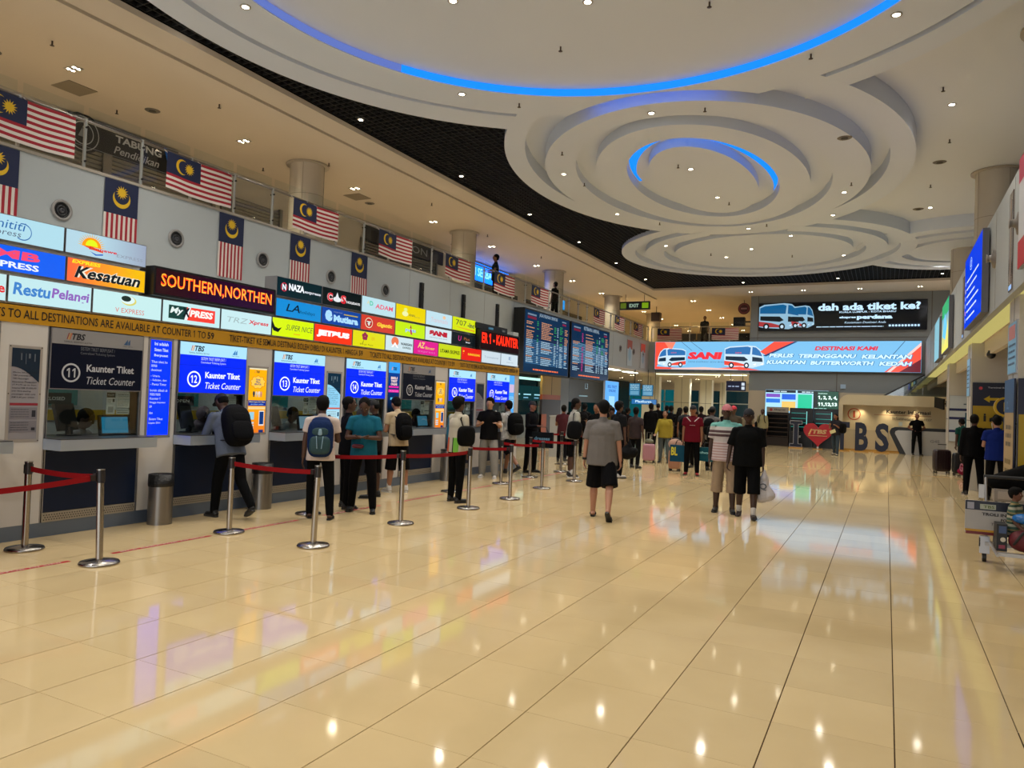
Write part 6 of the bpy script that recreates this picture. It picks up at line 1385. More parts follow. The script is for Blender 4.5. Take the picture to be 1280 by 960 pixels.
def worn(P, name, label, cat, group=None):
    r = thing(name, label, cat, group=group, mat=P['W'].copy()); return r
def backpack(P, label, col, w=.3, h=.46, d=.18, zc=1.2, acc=None, front=False, group='backpacks being worn', straps=True, strapcol=None, side=0.):
    r = worn(P, 'backpack', label, 'backpack', group); UU = P['UU']; m = M(dk(col), .8, spec=.12, noise=.15, nscale=8, bump=.3, bscale=40); sg = 1 if front else -1
    y0 = sg * .135; c = MB()
    LT = P['LT']
    puff(c, UU((side, y0 + sg * d * .42, zc - h * .02)), (w * .5, d * .5, h * .5), m, LT, .6); puff(c, UU((side, y0 + sg * d * .35, zc + h * .3)), (w * .4, d * .4, h * .24), m, LT, .75)
    c.obj('bag_body', r)
    c = MB(); mp = M(acc, .6, bump=.2, bscale=40) if acc else m
    puff(c, UU((side, y0 + sg * d * .86, zc - h * .2)), (w * .4, d * .2, h * .24), mp, LT, .6); puff(c, UU((side, y0 + sg * d * .82, zc + h * .14)), (w * .32, d * .12, h * .12), mp, LT, .7); c.obj('pocket', r)
    if acc:
        c = MB(); capsule(c, UU((side, y0 + sg * d * .98, zc + h * .08)), UU((side, y0 + sg * d * .95, zc + h * .2)), .03, .02, M('7c98a8', .5), .4); capsule(c, UU((side - .03, y0 + sg * d * 1.2, zc - h * .28)), UU((side - .045, y0 + sg * d * 1.12, zc + h * .02)), .006, .006, M('7c98a8', .5)); capsule(c, UU((side + .03, y0 + sg * d * 1.2, zc - h * .28)), UU((side + .045, y0 + sg * d * 1.12, zc + h * .02)), .006, .006, M('7c98a8', .5)); c.obj('trim', r)
    if straps:
        for s in (-1, 1):
            c = MB(); sm3 = M(strapcol or col, .7); X_ = s * .095
            pts = [UU((X_ * .8, y0, zc + h * .3)), UU((X_, -sg * .0 - .02 * sg, 1.487)), UU((X_ * 1.05, -sg * .09, 1.44)), UU((X_ * 1.2, -sg * .145, 1.32)), UU((X_ * 1.5, -sg * .12, 1.17)), UU((X_ * 1.75, -sg * .02, 1.08)), UU((X_ * 1.5, y0 * .9, zc - h * .3))]
            for a, b_ in zip(pts, pts[1:]): capsule(c, a, b_, .022, .022, sm3, .4, n=6)
            c.obj('strap', r)
    return r
def shoulder_bag(P, label, col, side=1, zc=.95, w=.16, h=.13, y=0., strap=True, cat='bag', name='shoulder_bag'):
    r = worn(P, name, label, cat); UU = P['UU']; m = M(dk(col), .8, spec=.12, noise=.1, bump=.3, bscale=40); c = MB()
    cx = side * .27; puff(c, UU((cx, y, zc)), (w * .36, w * .85, h), m, P['LT'], .6); o = c.obj('bag_body', r)
    if strap:
        c = MB(); pts = [UU((cx * .95, y + .05, zc + h * .8)), UU((side * .17, .06, 1.4)), UU((side * .13, 0, 1.485)), UU((side * .17, -.09, 1.4)), UU((cx * .95, y - .05, zc + h * .8))]
        for a, b_ in zip(pts, pts[1:]): capsule(c, a, b_, .013, .013, m, .5, n=6)
        c.obj('strap', r)
    return r
def sack(pos, label, col, w, h, d, name='carrier_bag', cat='bag', seed=0, text=None, textcol='d0d8dc', rz=0., mat=None, boxy=False):
    """a bag hanging from a hand at pos"""
    r = thing(name, label, cat, (pos[0], pos[1], pos[2]), rz); m = mat or M(dk(col), .7, spec=.15, noise=.1, nscale=15, bump=.5, bscale=30); c = MB()
    if boxy:
        c.box(-w / 2, w / 2, -d / 2, d / 2, -h - .14, -.14, m); c.obj('bag_body', r)
        c = MB()
        for s in (-1, 1): c.path([(-w * .25, s * d * .3, -.14), (-w * .15, s * .01, -.02), (w * .15, s * .01, -.02), (w * .25, s * d * .3, -.14)], .007, M('101418'), 6)
        c.obj('handle', r)
    else:
        capsule(c, (0, 0, -.02), (0, 0, -.14), .02, .06, m); capsule(c, (0, 0, -.14), (-w * .15, 0, -h + w * .3), .07, w * .42, m, d / w); capsule(c, (w * .1, 0, -h * .6), (w * .2, 0, -h + w * .33), w * .25, w * .33, m, d / w); o = c.obj('bag_body', r); remesh(o, .012, 2)
    if text:
        c = MB(Matrix.Translation((0, -d / 2 - .008, -h * .62 - (.1 if boxy else 0))) @ FR((0, 0, 0), (1, 0, 0))); put_text(c, text, -w * .25 if len(text) == 2 else 0, -h * .1 if len(text) == 2 else 0, h * (.5 if len(text) == 2 else .22), M(textcol, .5), w=w * (.75 if len(text) > 2 else .35), bold=.03, z=.0); c.obj('lettering', r)
    return r
# arm shorthands: (upper direction, forearm direction[, hand direction]); x is outwards, y forwards
HANG = ((.16, .0, -1), (.08, .12, -1)); BENT = ((.2, .1, -1), (-.35, 1, .1)); FOLD = ((.25, .25, -1), (-1, .6, .1)); PHONE = ((.15, .3, -1), (-.45, 1, .55)); SWB = ((.16, -.25, -1), (.08, -.1, -1)); SWF = ((.16, .3, -1), (.05, .6, -1)); HIPS = ((.55, -.25, -1), (-.5, .3, -.35)); DESK = ((.25, .55, -.8), (-.1, 1, -.1)); CARRY = ((.12, .0, -1), (.05, .05, -1))
DK, MD, LT = '4a2f22', '8a5c42', 'b98a6c'
WALK = dict(legL=(22, 6, 2, 10), legR=(-18, 14, 2, -40))
STAND = dict(legL=(3, 5, 4), legR=(-2, 3, 4))
# --- nearest of the queue
A = person(-7.83, 7.1, 168, 1.72, 'person in a grey blue hooded top and dark cap leaning on counter 12', dict(lean=22, legL=(14, 10, 3), legR=(-14, 26, 3, -25), armL=DESK, armR=DESK, pitch=10), dict(top='586070', sleeve=2, bottom='08090c', skin=DK, head='cap', cap='0b0d14', top_name='hoodie', loose=.06), 2)
backpack(A, 'large black backpack on the person leaning at counter 12', '0a0c14', .38, .56, .26, 1.2)
A = person(-6.84, 7.75, 128, 1.66, 'person in a white t-shirt with a blue and teal backpack by the barrier', dict(legL=(8, 6, 3), legR=(-4, 4, 6), armL=HANG, armR=BENT, yaw=5, lean=3), dict(top='c8b8b0', bottom='08090b', skin=DK, head='curly', shoes='sandal', shoe_col='0c0c0c', loose=.04), 2)
backpack(A, 'blue and teal backpack with grey piping on the white shirted person', '12264e', .36, .54, .24, 1.17, acc='10383e', strapcol='16304a')
A = person(-7.2, 8.75, 60, 1.66, 'person in a dark shirt standing close behind the teal shirted man', dict(armL=HANG, armR=BENT, yaw=20, **STAND), dict(top='0d0f18', bottom='0a0b0e', skin=DK, head='short', sleeve=.7), 1)
A = person(-6.78, 8.6, -60, 1.68, 'man in a bright teal t-shirt with folded arms, head bent down', dict(armL=FOLD, armR=FOLD, pitch=32, lean=4, legL=(6, 4, 7), legR=(-4, 6, 7)), dict(top='185c72', bottom='07080a', skin=DK, head='short', shoe_col='0c0c0e', sole='1a1a1a', loose=.05), 2)
t = worn(A, 'waist_bag', 'dark red pouch at the waist of the teal shirted man', 'bag'); c = MB(); capsule(c, A['UU']((.02, .16, 1.02)), A['UU']((.12, .14, 1.02)), .05, .05, M('581020', .6), .6); c.obj('bag_body', t)
A = person(-7.6, 9.9, 200, 1.62, 'person in dark clothes and cap between the teal shirt and the beige shirt', dict(pitch=12, **STAND), dict(top='0c0d12', bottom='0a0b0d', skin=DK, head='cap', cap='08090c', bl=.56), 1)
A = person(-7.72, 10.75, 155, 1.7, 'man in a beige t-shirt and black shorts with bare calves and white trainers', dict(lean=8, pitch=24, armL=BENT, armR=BENT, legL=(4, 3, 4), legR=(-3, 3, 5)), dict(top='b8a484', bottom='0a0b0e', bl=.6, skin='9c6c50', head='short', shoe_col='c0bcb8', sole='d8d8d8', sock='c8c4c0', wide=1.05), 2)
backpack(A, 'black backpack on the man in the beige t-shirt', '0b0c10', .3, .48, .2, 1.18)
A = person(-6.28, 10.4, 70, 1.72, 'person in a jacket of blue, cream, orange and green with black trousers', dict(armL=HANG, armR=HANG, **STAND), dict(top=jacket_mat(), sleeve=2, bottom='060709', skin=DK, head='curly', loose=.05, top_name='jacket'), 2)
shoulder_bag(A, 'black shoulder bag on the colourful jacket', '0a0b0d', 1, 1.12, .2, .17, -.04)
A = person(-7.72, 14.1, -70, 1.74, 'young man in a black t-shirt and wide pale grey trousers facing the camera', dict(yaw=8, armL=((.3, .3, -1), (-.2, 1, .25)), armR=((.3, .2, -1), (-.5, 1, .2)), legL=(6, 4, 6), legR=(-3, 4, 4)), dict(top='0a0b0e', bottom='8a8884', skin='b08468', head='curly', wide=1.35, shoe_col='c4c0bc', sole='d0d0d0', loose=.06), 1)
shoulder_bag(A, 'white strapped bag on the young man in the black t-shirt', 'b8b8b4', -1, 1.12, .08, .1)
A = person(-7.75, 15.1, 160, 1.72, 'person in a white patterned shirt with bare calves, walking left', dict(lean=4, legL=(-22, 30, 3, -30), legR=(18, 6, 3, 0), **dict(armL=BENT, armR=HANG)), dict(top=M('a8a8a4', .8, noise=.9, nscale=14), bottom='101218', bl=.52, skin='8c6048', head='short', loose=.1), 1)
backpack(A, 'boxy black backpack over the white patterned shirt', '090a0c', .4, .5, .24, 1.2)
A = person(-7.55, 15.9, -10, 1.7, 'person in a dark cap and dark clothes holding up a black paper bag', dict(armR=BENT, armL=HANG, yaw=-8, **STAND), dict(top='0c0d16', sleeve=2, bottom='08090c', skin='8a5848', head='cap', cap='0a0c16'), 1)
h_ = A['hands'][1]; sack((h_.x + .1, h_.y - .1, h_.z + .0), 'black paper bag with pale blue lettering held before the barrier', '0a1420', .5, .36, .12, name='paper_bag', boxy=True, text='dresses', textcol='5c88a8', rz=.2)
A = person(-6.42, 15.7, 40, 1.8, 'man in a pale t-shirt with black shorts and white socks, hand on the barrier', dict(armL=((.3, .6, -.6), (.1, .5, -.8)), armR=HANG, yaw=10, lean=6, **STAND), dict(top='a4a49a', bottom='07080b', bl=.55, skin=DK, head='short', shoe_col='15151a', sole='c8c8c8', sock='c4c4c4', loose=.05), 1)
shoulder_bag(A, 'black and white shoulder bag behind the pale t-shirted man', '111318', 1, 1.05, .2, .2, -.05)
# --- the two nearest walkers in the middle
A = person(-3.76, 10.4, 100, 1.76, 'man in a grey t-shirt and black shorts walking away in black sandals', dict(legL=(12, 4, 4, 4), legR=(-19, 16, 8, -48), armL=((.2, -.02, -1), (.1, .1, -1)), armR=((.2, .02, -1), (.1, .08, -1)), yaw=-22, pitch=6, curl=.6), dict(top='6a6664', bottom='0a0b10', bl=.53, skin='a87860', head='short', shoes='sandal', shoe_col='0b0b0c', loose=.09, girth=1.1, wide=1.3, sleeve=.85, hem=.8), 2)
wt_ = worn(A, 'wristwatch', 'black wristwatch on the left wrist of the man in grey', 'watch'); c = MB(); a_ = A['arms'][0]; c.tube(a_[2] - a_[3] * .02, a_[2] + a_[3] * .015, .034, M('0a0a0c'), 12); c.obj('strap', wt_)
A = person(-5.55, 16.4, 60, 1.76, 'person with dark curly hair and a patterned black top behind the man in grey', dict(armR=CARRY, **STAND), dict(top=M('0e1014', .8, spec=.15, noise=.9, nscale=10), bottom='0a0b10', skin=DK, head='curly', sleeve=.8, shoe_col='b8b4b0'), 1)
h_ = A['hands'][1]; sack((h_.x + .12, h_.y - .05, h_.z + .12), 'round black duffel bag hanging beside the person in the patterned top', '08080a', .42, .42, .3, name='duffel_bag')
# --- the couple of men walking towards the camera
A = person(-2.33, 12.35, -80, 1.76, 'man in a pink cap, striped polo shirt and beige shorts', dict(armL=HANG, armR=HANG, yaw=-12, legL=(5, 4, 3), legR=(-2, 4, 4)), dict(top=striped([q for i in range(8) for q in ((.032, 'a08484'), (.023, 'bcb0b0'))] + [(.1, 'aca4a4'), (.05, '4a3438'), (.03, 'a8a4a0'), (.05, '4a3438'), (.07, 'b4b0ac'), (.26, '6aa8a0')], .8, off=-1.0), bottom='94806a', bl=.7, skin='3a241a', head='cap', cap='b87078', shoes='shoe', shoe_col='0a0a0a', girth=1.12, loose=.06, wide=1.05, sleeve=.75), 2)
polo = A
shoulder_bag(A, 'black rucksack strap and bag on the striped polo man', '0b0c0e', -1 * -1, 1.25, .12, .14, -.14)
A = person(-1.93, 12.02, -82, 1.72, 'man in a dark cap, glasses and all black clothes carrying a plastic bag', dict(armL=CARRY, armR=((.3, .05, -1), (.12, .1, -1)), legL=(15, 6, 2, 8), legR=(-9, 8, 2, -12), curl=1.1), dict(top='08090b', bottom='06070b', bl=.62, skin='3a241a', head='cap', cap='0d0e18', glasses=True, shoe_col='2a1c18', sock='b8b4b0', girth=1.15, loose=.06, sleeve=.9, wide=1.08), 2)
h_ = A['hands'][0]
pb = M('b8b4b8', .35, noise=.25, nscale=9, bump=.9, bscale=18)
sack((h_.x + .02, h_.y, h_.z + .03), 'white plastic bag with a round dark print, held by the man in black', 'b8b4b8', .34, .52, .2, mat=pb, text='Q', textcol='50545c')
# --- mid distance right of centre
A = person(-5.95, 21.9, -85, 1.56, 'girl in a mustard top and grey trousers with a pink suitcase', dict(armR=((.2, .3, -1), (.1, .7, -.6)), armL=HANG, **STAND), dict(top='8c7c2c', sleeve=2, bottom='505a5c', skin='8a6048', head='long', loose=.1), 1)
A = person(-4.32, 18.5, -80, 1.74, 'man in a dark red football shirt and black trousers with red shoes', dict(armL=CARRY, armR=CARRY, curl=1., **STAND), dict(top='5c0c1c', bottom='07080b', skin=MD, head='cap', cap='0a0b10', shoe_col='8c1020', girth=1.02, loose=.08), 1)
jr = A
c = MB(A['W'].inverted() @ A['W']); 
for s in (-1, 1): capsule(c, A['UU']((s * .05, .125, 1.36)), A['UU']((s * .15, .05, 1.46)), .012, .012, M('b8a8a8', .7), .4, n=6)
capsule(c, A['UU']((-.06, .148, 1.26)), A['UU']((.06, .148, 1.26)), .014, .014, M('c0b0b0', .7), .3, n=6); o = c.obj('shirt_trim', A['root']); o.scale = [A['S']] * 3
h_ = A['hands'][1]; sack((h_.x - .1, h_.y + .12, h_.z + .1), 'blue green carrier bag with yellow letters, left of the red shirt', '0c4058', .46, .42, .16, boxy=True, text='BL', textcol='c8c028')
h_ = A['hands'][0]; sack((h_.x + .14, h_.y + .02, h_.z + .08), 'teal carrier bag right of the red shirted man', '0c4450', .46, .34, .16, boxy=True, text='shop', textcol='78b0b8', rz=-.3)
def suitcase(x, y, label, col, w, h, d, rz=0., handle=.35, top=None, dark=False):
    t = thing('suitcase', label, 'suitcase', (x, y, 0), rz); m = M(col, .4); c = MB()
    puff(c, (0, 0, .06 + h / 2), (w / 2, d / 2, h / 2), m, None, .3, 28, 16); c.obj('shell', t)
    c = MB()
    for i in range(6): xx = -w / 2 + w * (i + .8) / 6.6; c.box(xx - .006, xx + .006, -d / 2 - .006, d / 2 + .006, .12, h, m)
    c.obj('rib', t); c = MB()
    for sx_ in (-1, 1):
        for sy_ in (-1, 1): c.tube((sx_ * w * .38, sy_ * d * .3 - .012, .028), (sx_ * w * .38, sy_ * d * .3 + .012, .028), .028, DARK, 10); c.box(sx_ * w * .38 - .012, sx_ * w * .38 + .012, sy_ * d * .3 - .015, sy_ * d * .3 + .015, .03, .07, DARK)
    c.obj('wheel', t); c = MB(); c.tube((-w * .2, 0, h + .05), (-w * .2, 0, h + .05 + handle), .008, STEEL, 6); c.tube((w * .2, 0, h + .05), (w * .2, 0, h + .05 + handle), .008, STEEL, 6); c.box(-w * .25, w * .25, -.012, .012, h + .04 + handle, h + .065 + handle, DARK); c.obj('handle', t)
    return t
suitcase(-6.3, 21.5, 'small pale pink ribbed suitcase in front of the mustard top girl', 'a87884', .36, .5, .22, rz=.1)
t = thing('neck_pillow', 'small olive and cream pouch on top of the pink suitcase', 'pouch', (-6.3, 21.5, .565)); c = MB(); c.ell((0, 0, .07), (.14, .09, .075), M('6a6a58', .8, noise=.4)); c.obj('pouch_body', t)
suitcase(-4.95, 19.3, 'peach suitcase with a fluffy bag on it, left of the red shirted man', 'a8785c', .3, .5, .22, rz=-.1, handle=.25)
t = thing('fluffy_bag', 'round fluffy cream and pink bag on top of the peach suitcase', 'bag', (-4.95, 19.3, .57)); c = MB(); c.ell((0, 0, .14), (.19, .13, .14), M('b08c78', .9, noise=.3, bump=1, bscale=80)); c.obj('bag_body', t)
suitcase(-6.15, 24.0, 'tall black suitcase behind the peach one', '0b0c10', .5, .62, .26, handle=.4)
# --- standing crowd, middle distance and further
crowd = [
    (-8.3, 19.6, 100, 1.62, 'person in a dark pink shirt at the end of the counters', dict(top='6c343c', bottom='101014', head='short')),
    (-9.4, 23.0, 95, 1.66, 'person in dark green at the queue beyond the counters, by the white case', dict(top='0c1614', bottom='0a0b0e', head='short')),
    (-8.6, 22.0, 100, 1.7, 'person with a big dark backpack, second in the further queue', dict(top='141214', bottom='0a0b0e', head='short')),
    (-8.2, 23.3, 120, 1.66, 'person in black leaning in the middle of the further queue', dict(top='0a0a0e', bottom='0a0b0e', head='short')),
    (-7.7, 21.6, 95, 1.76, 'tall person in dark violet at the end of the further queue', dict(top='120f1a', bottom='101014', head='cap', cap='0a0a0c')),
    (-8.0, 24.6, 60, 1.6, 'person in a dark maroon top glimpsed between two queuers', dict(top='301218', bottom='0c0d10', head='short')),
    (-6.7, 18.0, -100, 1.7, 'dark figure just behind the pale t-shirted man', dict(top='08080c', bottom='08090c', head='short')),
    (-6.15, 17.6, -60, 1.62, 'person with a yellowish collar behind the head of the man in grey', dict(top='5c5420', bottom='101014', head='curly')),
    (-6.05, 19.3, 80, 1.64, 'person in a red, white and black patterned top right of the duffel bag', dict(top=M('241418', .8, noise=.9, nscale=12), bottom='101014', head='short')),
    (-7.3, 25.0, 92, 1.78, 'man in dark clothes walking away, tallest of the far left group', dict(top='0b0c10', bottom='0b0c0f', head='short', sleeve=2)),
    (-6.85, 26.0, 85, 1.72, 'person in dark clothes with white shoes walking away', dict(top='101014', bottom='0a0b0e', head='short', sleeve=2, shoe_col='b0b0b0')),
    (-8.6, 30.5, 95, 1.8, 'far dark figure with a cap near the white columns', dict(top='0d0e12', bottom='0c0d10', head='cap', sleeve=2)),
    (-7.9, 29.3, 90, 1.72, 'far dark figure carrying a small bag before the white column', dict(top='0c0d12', bottom='0b0c0f', head='short', sleeve=2)),
    (-6.2, 24.6, 70, 1.66, 'dark haired person just behind the mustard top girl', dict(top='100e14', bottom='0c0d10', head='long')),
    (-5.9, 26.5, 90, 1.74, 'person in a maroon top behind the girl, facing away', dict(top='381420', bottom='0c0d10', head='short')),
    (-5.75, 23.6, 95, 1.72, 'person in a grey t-shirt with a black backpack behind the peach suitcase', dict(top='3c4048', bottom='101116', head='short')),
    (-5.15, 22.2, 100, 1.6, 'person in a pale blue headscarf left of the red shirted man', dict(top='4a5868', bottom='20242c', head='scarf', cap='606c80', sleeve=2)),
    (-5.4, 25.6, 90, 1.66, 'dark haired person behind the pale blue headscarf', dict(top='2a2c30', bottom='101116', head='short')),
    (-4.75, 20.6, -100, 1.6, 'person in a red top half hidden by the red shirted man', dict(top='58141c', bottom='101014', head='short', skin=MD)),
    (-4.2, 20.2, 80, 1.74, 'person in a white shirt with a black vest behind the red shirted man', dict(top='8c8884', bottom='0c0d10', head='cap', cap='101014')),
    (-4.15, 25.5, 92, 1.7, 'woman with a dark ponytail in a cream top with a pale long skirt', dict(top='9a8c74', bottom='8c7460', head='bun', wide=1.3)),
    (-4.05, 22.5, -90, 1.78, 'person in a red and white cap behind the pink cap', dict(top='5c5040', bottom='403830', head='cap', cap='b02030')),
    (-9.6, 33.0, 100, 1.68, 'far figure left of the dark shelf under the gallery', dict(top='14161a', bottom='0c0d10', head='short')),
    (-7.0, 33.5, 80, 1.66, 'far figure by the second white column', dict(top='1c1c22', bottom='0c0d10', head='short')),
    (-6.3, 33.0, 85, 1.62, 'far figure by the third white column', dict(top='2c2226', bottom='0c0d10', head='short')),
    (-5.6, 34.2, 95, 1.64, 'small far figure left of the pink cap', dict(top='18181c', bottom='0c0d10', head='short')),
    (-9.9, 29.6, -80, 1.7, 'far figure beside the tall pale blue totem', dict(top='141820', bottom='0c0d10', head='short')),
]
rc = random.Random(4)
for i, (x, y, f, h, lab, o_) in enumerate(crowd):
    pz = dict(legL=(rc.uniform(-4, 14), 6, 3), legR=(rc.uniform(-12, 4), 8, 3), armL=rc.choice((HANG, BENT, HANG)), armR=rc.choice((HANG, PHONE, HANG)), yaw=rc.uniform(-25, 25), pitch=rc.uniform(0, 14))
    if isinstance(o_['top'], str): o_['top'] = dk(o_['top'], .72, 700)
    o_.setdefault('skin', rc.choice((DK, MD, DK)))
    A = person(x, y, f, h, lab, pz, o_, 0)
    if 'big dark backpack' in lab: backpack(A, 'big dark backpack in the further queue', '0c0b0c', .36, .5, .24, 1.2)
    if 'with a black backpack' in lab: backpack(A, 'black backpack on the person in the grey t-shirt', '0a0b0c', .34, .5, .22, 1.15)
    if 'small bag' in lab: h_ = A['hands'][1]; sack((h_.x, h_.y, h_.z + .05), 'small dark bag in the hand of the far figure', '0a0b0c', .28, .3, .14)
    if 'white shirt with a black vest' in lab: backpack(A, 'black vest like backpack on the white shirted person', '0b0c0f', .3, .44, .16, 1.2)
A = person(-5.15, 35.9, -95, 1.72, 'person in a pale yellow shirt with dark straps beside the brochure rack', dict(armL=HANG, armR=HANG, **STAND), dict(top='98906c', sleeve=2, bottom='101218', skin=DK, head='short', shoe_col='b0a8a0'), 1)
backpack(A, 'dark straps and bag on the person in the pale yellow shirt', '101010', .26, .4, .14, 1.2)
shoulder_bag(A, 'dark bag at the side of the person in the pale yellow shirt', '0c0d10', 1, 1.0, .18, .16)
A = person(-1.78, 32.0, -110, 1.66, 'woman in a dark top and jeans looking down at her phone', dict(pitch=22, armL=PHONE, armR=PHONE, legL=(8, 6, 2), legR=(-8, 8, 2)), dict(top='26242a', sleeve=.8, bottom='38444e', skin=MD, head='long', shoe_col='b0a898'), 1)
shoulder_bag(A, 'large black bag on the shoulder of the woman with the phone', '09090b', -1, 1.15, .26, .22, -.05)
t = worn(A, 'paper_sheet', 'cream paper sheet held by the woman with the phone', 'paper'); c = MB(); T = Matrix.Translation(A['UU']((.0, .3, 1.0))) @ Matrix.Rotation(.4, 4, 'Y'); c.box(-.12, .12, 0, .006, -.07, .07, M('c8c08c', .6), T); c.obj('sheet', t)
A = person(1.18, 36.0, -75, 1.78, 'bald guard in black leaning on the white information desk', dict(armL=HIPS, armR=HIPS, legL=(4, 2, 5), legR=(12, 3, 8)), dict(top='0b0b0e', bottom='0b0c0f', skin='7a4830', head='none'), 1)
# --- right side group
A = person(2.12, 26.2, 120, 1.66, 'person in a green t-shirt with a dark backpack, head bent, by the far right column', dict(pitch=20, lean=8, **STAND), dict(top='16443c', bottom='101418', skin=DK, head='short'), 1)
backpack(A, 'dark backpack on the person in the green t-shirt', '0a0b0d', .34, .5, .24, 1.12)
h_ = A['hands'][0]; sack((2.05, 24.5, .5), 'crimson carrier bag low beside the black clothed queuer', '7c1034', .4, .48, .16, text='GS', textcol='c08098')
A = person(1.72, 18.9, 95, 1.76, 'person in all black clothes queuing at the right, face to the kiosk', dict(armL=HANG, armR=BENT, yaw=25, pitch=10, lean=3, **STAND), dict(top='07080a', bottom='07080b', skin=DK, head='short', sleeve=2, shoe_col='1a1412', sole='8a8078', loose=.08), 1)
A = person(2.05, 18.15, 80, 1.74, 'person in a royal blue t-shirt with white earphones at the right', dict(armL=BENT, armR=BENT, pitch=16, yaw=-25, **STAND), dict(top='10246c', bottom='0a0b10', skin='a87c68', head='short', loose=.12), 2)
t = worn(A, 'earphones', 'white neckband earphones on the person in royal blue', 'earphones'); c = MB(); c.path([A['HD']((-.085, .02, 1.62)), A['HD']((-.08, .03, 1.55)), A['HD']((-.05, .09, 1.5))], .008, M('c8c8c8', .4), 6); c.obj('cable', t)
person(2.75, 20.0, -100, 1.8, 'person glimpsed behind the royal blue t-shirt, by the arrow board', dict(armL=HANG, armR=HANG, **STAND), dict(top='0c0c10', bottom='0c0d10', skin=DK, head='cap', cap='100c10'), 0)
suitcase(1.5, 25.4, 'dark maroon suitcase standing before the white far right board', '1c0a10', .46, .66, .28, rz=.3, handle=.15)
suitcase(1.95, 25.0, 'black suitcase beside the maroon one', '08080a', .42, .6, .28, rz=.1, handle=.2)
# --- gallery figures, clerks
person(-12.2, 22.3, -150, 1.75, 'person standing at the gallery rail, over the left departure board', dict(armL=BENT, armR=BENT, **STAND), dict(top='1c2420', bottom='10141a', skin=MD, head='short'), 0, z=5.0)
person(-12.4, 27.9, 170, 1.7, 'dark figure behind the gallery glass over the right departure board', dict(**STAND), dict(top='0c0d10', bottom='0c0d10', skin=DK, head='short'), 0, z=5.0)
person(-9.0, 40.6, -90, 1.72, 'dark figure on the far gallery between the two flags', dict(**STAND), dict(top='101214', bottom='0c0d10', skin=DK, head='short'), 0, z=5.0)
for i, (top, s) in enumerate((('8c8884', 'pale shirted clerk seated behind the CLOSED sign at counter 11'), ('7c7470', 'clerk behind the OPEN sign at counter 12'), ('8c8478', 'clerk in the booth of counter thirteen'), ('3c4048', 'clerk in the booth of counter fourteen'), ('40404a', 'clerk in the booth of counter fifteen'), ('50505a', 'clerk in the booth of counter sixteen'), ('44444c', 'clerk in the booth of counter seventeen'))):
    y0 = Y11 + PITCH * i
    person(-9.15, min(16.1, (y0 + .3) * 1.102), 30 if i == 0 else 5, 1.7, s, dict(dz=-.3 + (.05 if i else 0), legL=(80, 85, 8), legR=(80, 85, 8), armL=DESK, armR=DESK, pitch=14, lean=12), dict(top=top, sleeve=2, bottom='101218', skin=DK, head='short' if i % 2 == 0 else 'scarf', cap='7c6c74'), 1 if i < 2 else 0)
    ch = thing('office_chair', f'dark office chair of the clerk in booth {names_b[i]}', 'chair', (-9.2, min(16.1, (y0 + .3) * 1.102), 0), group='clerk chairs inside the booths'); c = MB(); c.box(-.22, .22, -.22, .22, .44, .5, DARK); c.obj('seat', ch); c = MB(); c.box(-.28, -.23, -.2, .2, .55, 1.0, DARK); c.obj('backrest', ch); c = MB(); c.tube((0, 0, .05), (0, 0, .44), .03, STEELD); c.lathe([(.03, .08), (.25, .03), (.25, 0)], (0, 0, 0), DARK, 10); c.obj('leg', ch)
# ================================================================ POSTS, BINS, TROLLEY, LAMPS
SPOST = M('a8a29c', .22, 1.0)
RBELT = M('84060f', .7, spec=.2)
def post(x, y, label, tilt=(0, 0), h=.9):
    t = thing('barrier_post', label, 'barrier post', (x, y, 0), group='steel queue barrier posts')
    m = MB(); m.lathe([(0, .0), (.175, 0), (.18, .012), (.17, .028), (.06, .045), (.034, .05)], (0, 0, 0), SPOST, 28); m.obj('base', t)
    T = Matrix.Rotation(tilt[0], 4, 'Y') @ Matrix.Rotation(tilt[1], 4, 'X')
    m = MB(T); m.tube((0, 0, .03), (0, 0, h - .13), .033, SPOST, 16); m.obj('pole', t)
    m = MB(T); m.tube((0, 0, h - .13), (0, 0, h - .01), .036, M('3a383a', .35, .6), 16); m.tube((0, 0, h - .01), (0, 0, h), .038, STEEL, 16); m.box(-.012, .012, -.042, .042, h - .12, h - .03, DARK); m.obj('belt_head', t)
    return Vector((x, y, 0)) + (T @ Vector((0, 0, h - .075)))
P1 = post(-7.79, 4.47, 'upright barrier post nearest the counter, at the left picture edge')
P2 = post(-6.65, 4.51, 'tilted barrier post standing in front of counter 11', (-.05, .0))
P3 = post(-6.96, 6.34, 'barrier post in front of counter 12, beside the leaning person')
P4 = post(-5.64, 6.33, 'barrier post nearest the camera, before the white shirted person', (.03, 0))
P5 = post(-5.74, 8.12, 'barrier post right of the teal shirted man', h=.98)
P6 = post(-5.74, 9.9, 'barrier post right of the colourful jacket', h=.95)
P7 = post(-5.75, 11.33, 'barrier post alone on the open floor side, third from the camera in its row', h=.94)
P8 = post(-5.97, 13.12, 'barrier post left of the man in grey, fourth in its row', h=.92)
P9 = post(-6.94, 13.25, 'barrier post of the inner row beside the dark capped person')
P10 = post(-7.02, 11.45, 'barrier post of the inner row half behind the colourful jacket')
P11 = post(-7.05, 14.83, 'barrier post of the inner row further along')
P12 = post(-5.98, 14.83, 'barrier post beside the bare calves of the pale t-shirted man')
P13 = post(-7.06, 16.61, 'last barrier post of the inner row before the far queue')
P14 = post(-7.2, 7.95, 'inner row barrier post behind the teal shirted man')
P15 = post(-7.9, 18.6, 'far barrier post before the violet clad queuer'); P16 = post(-8.9, 18.9, 'far barrier post before the green clad queuer'); P17 = post(-6.9, 19.0, 'far barrier post at the right end of the further queue')
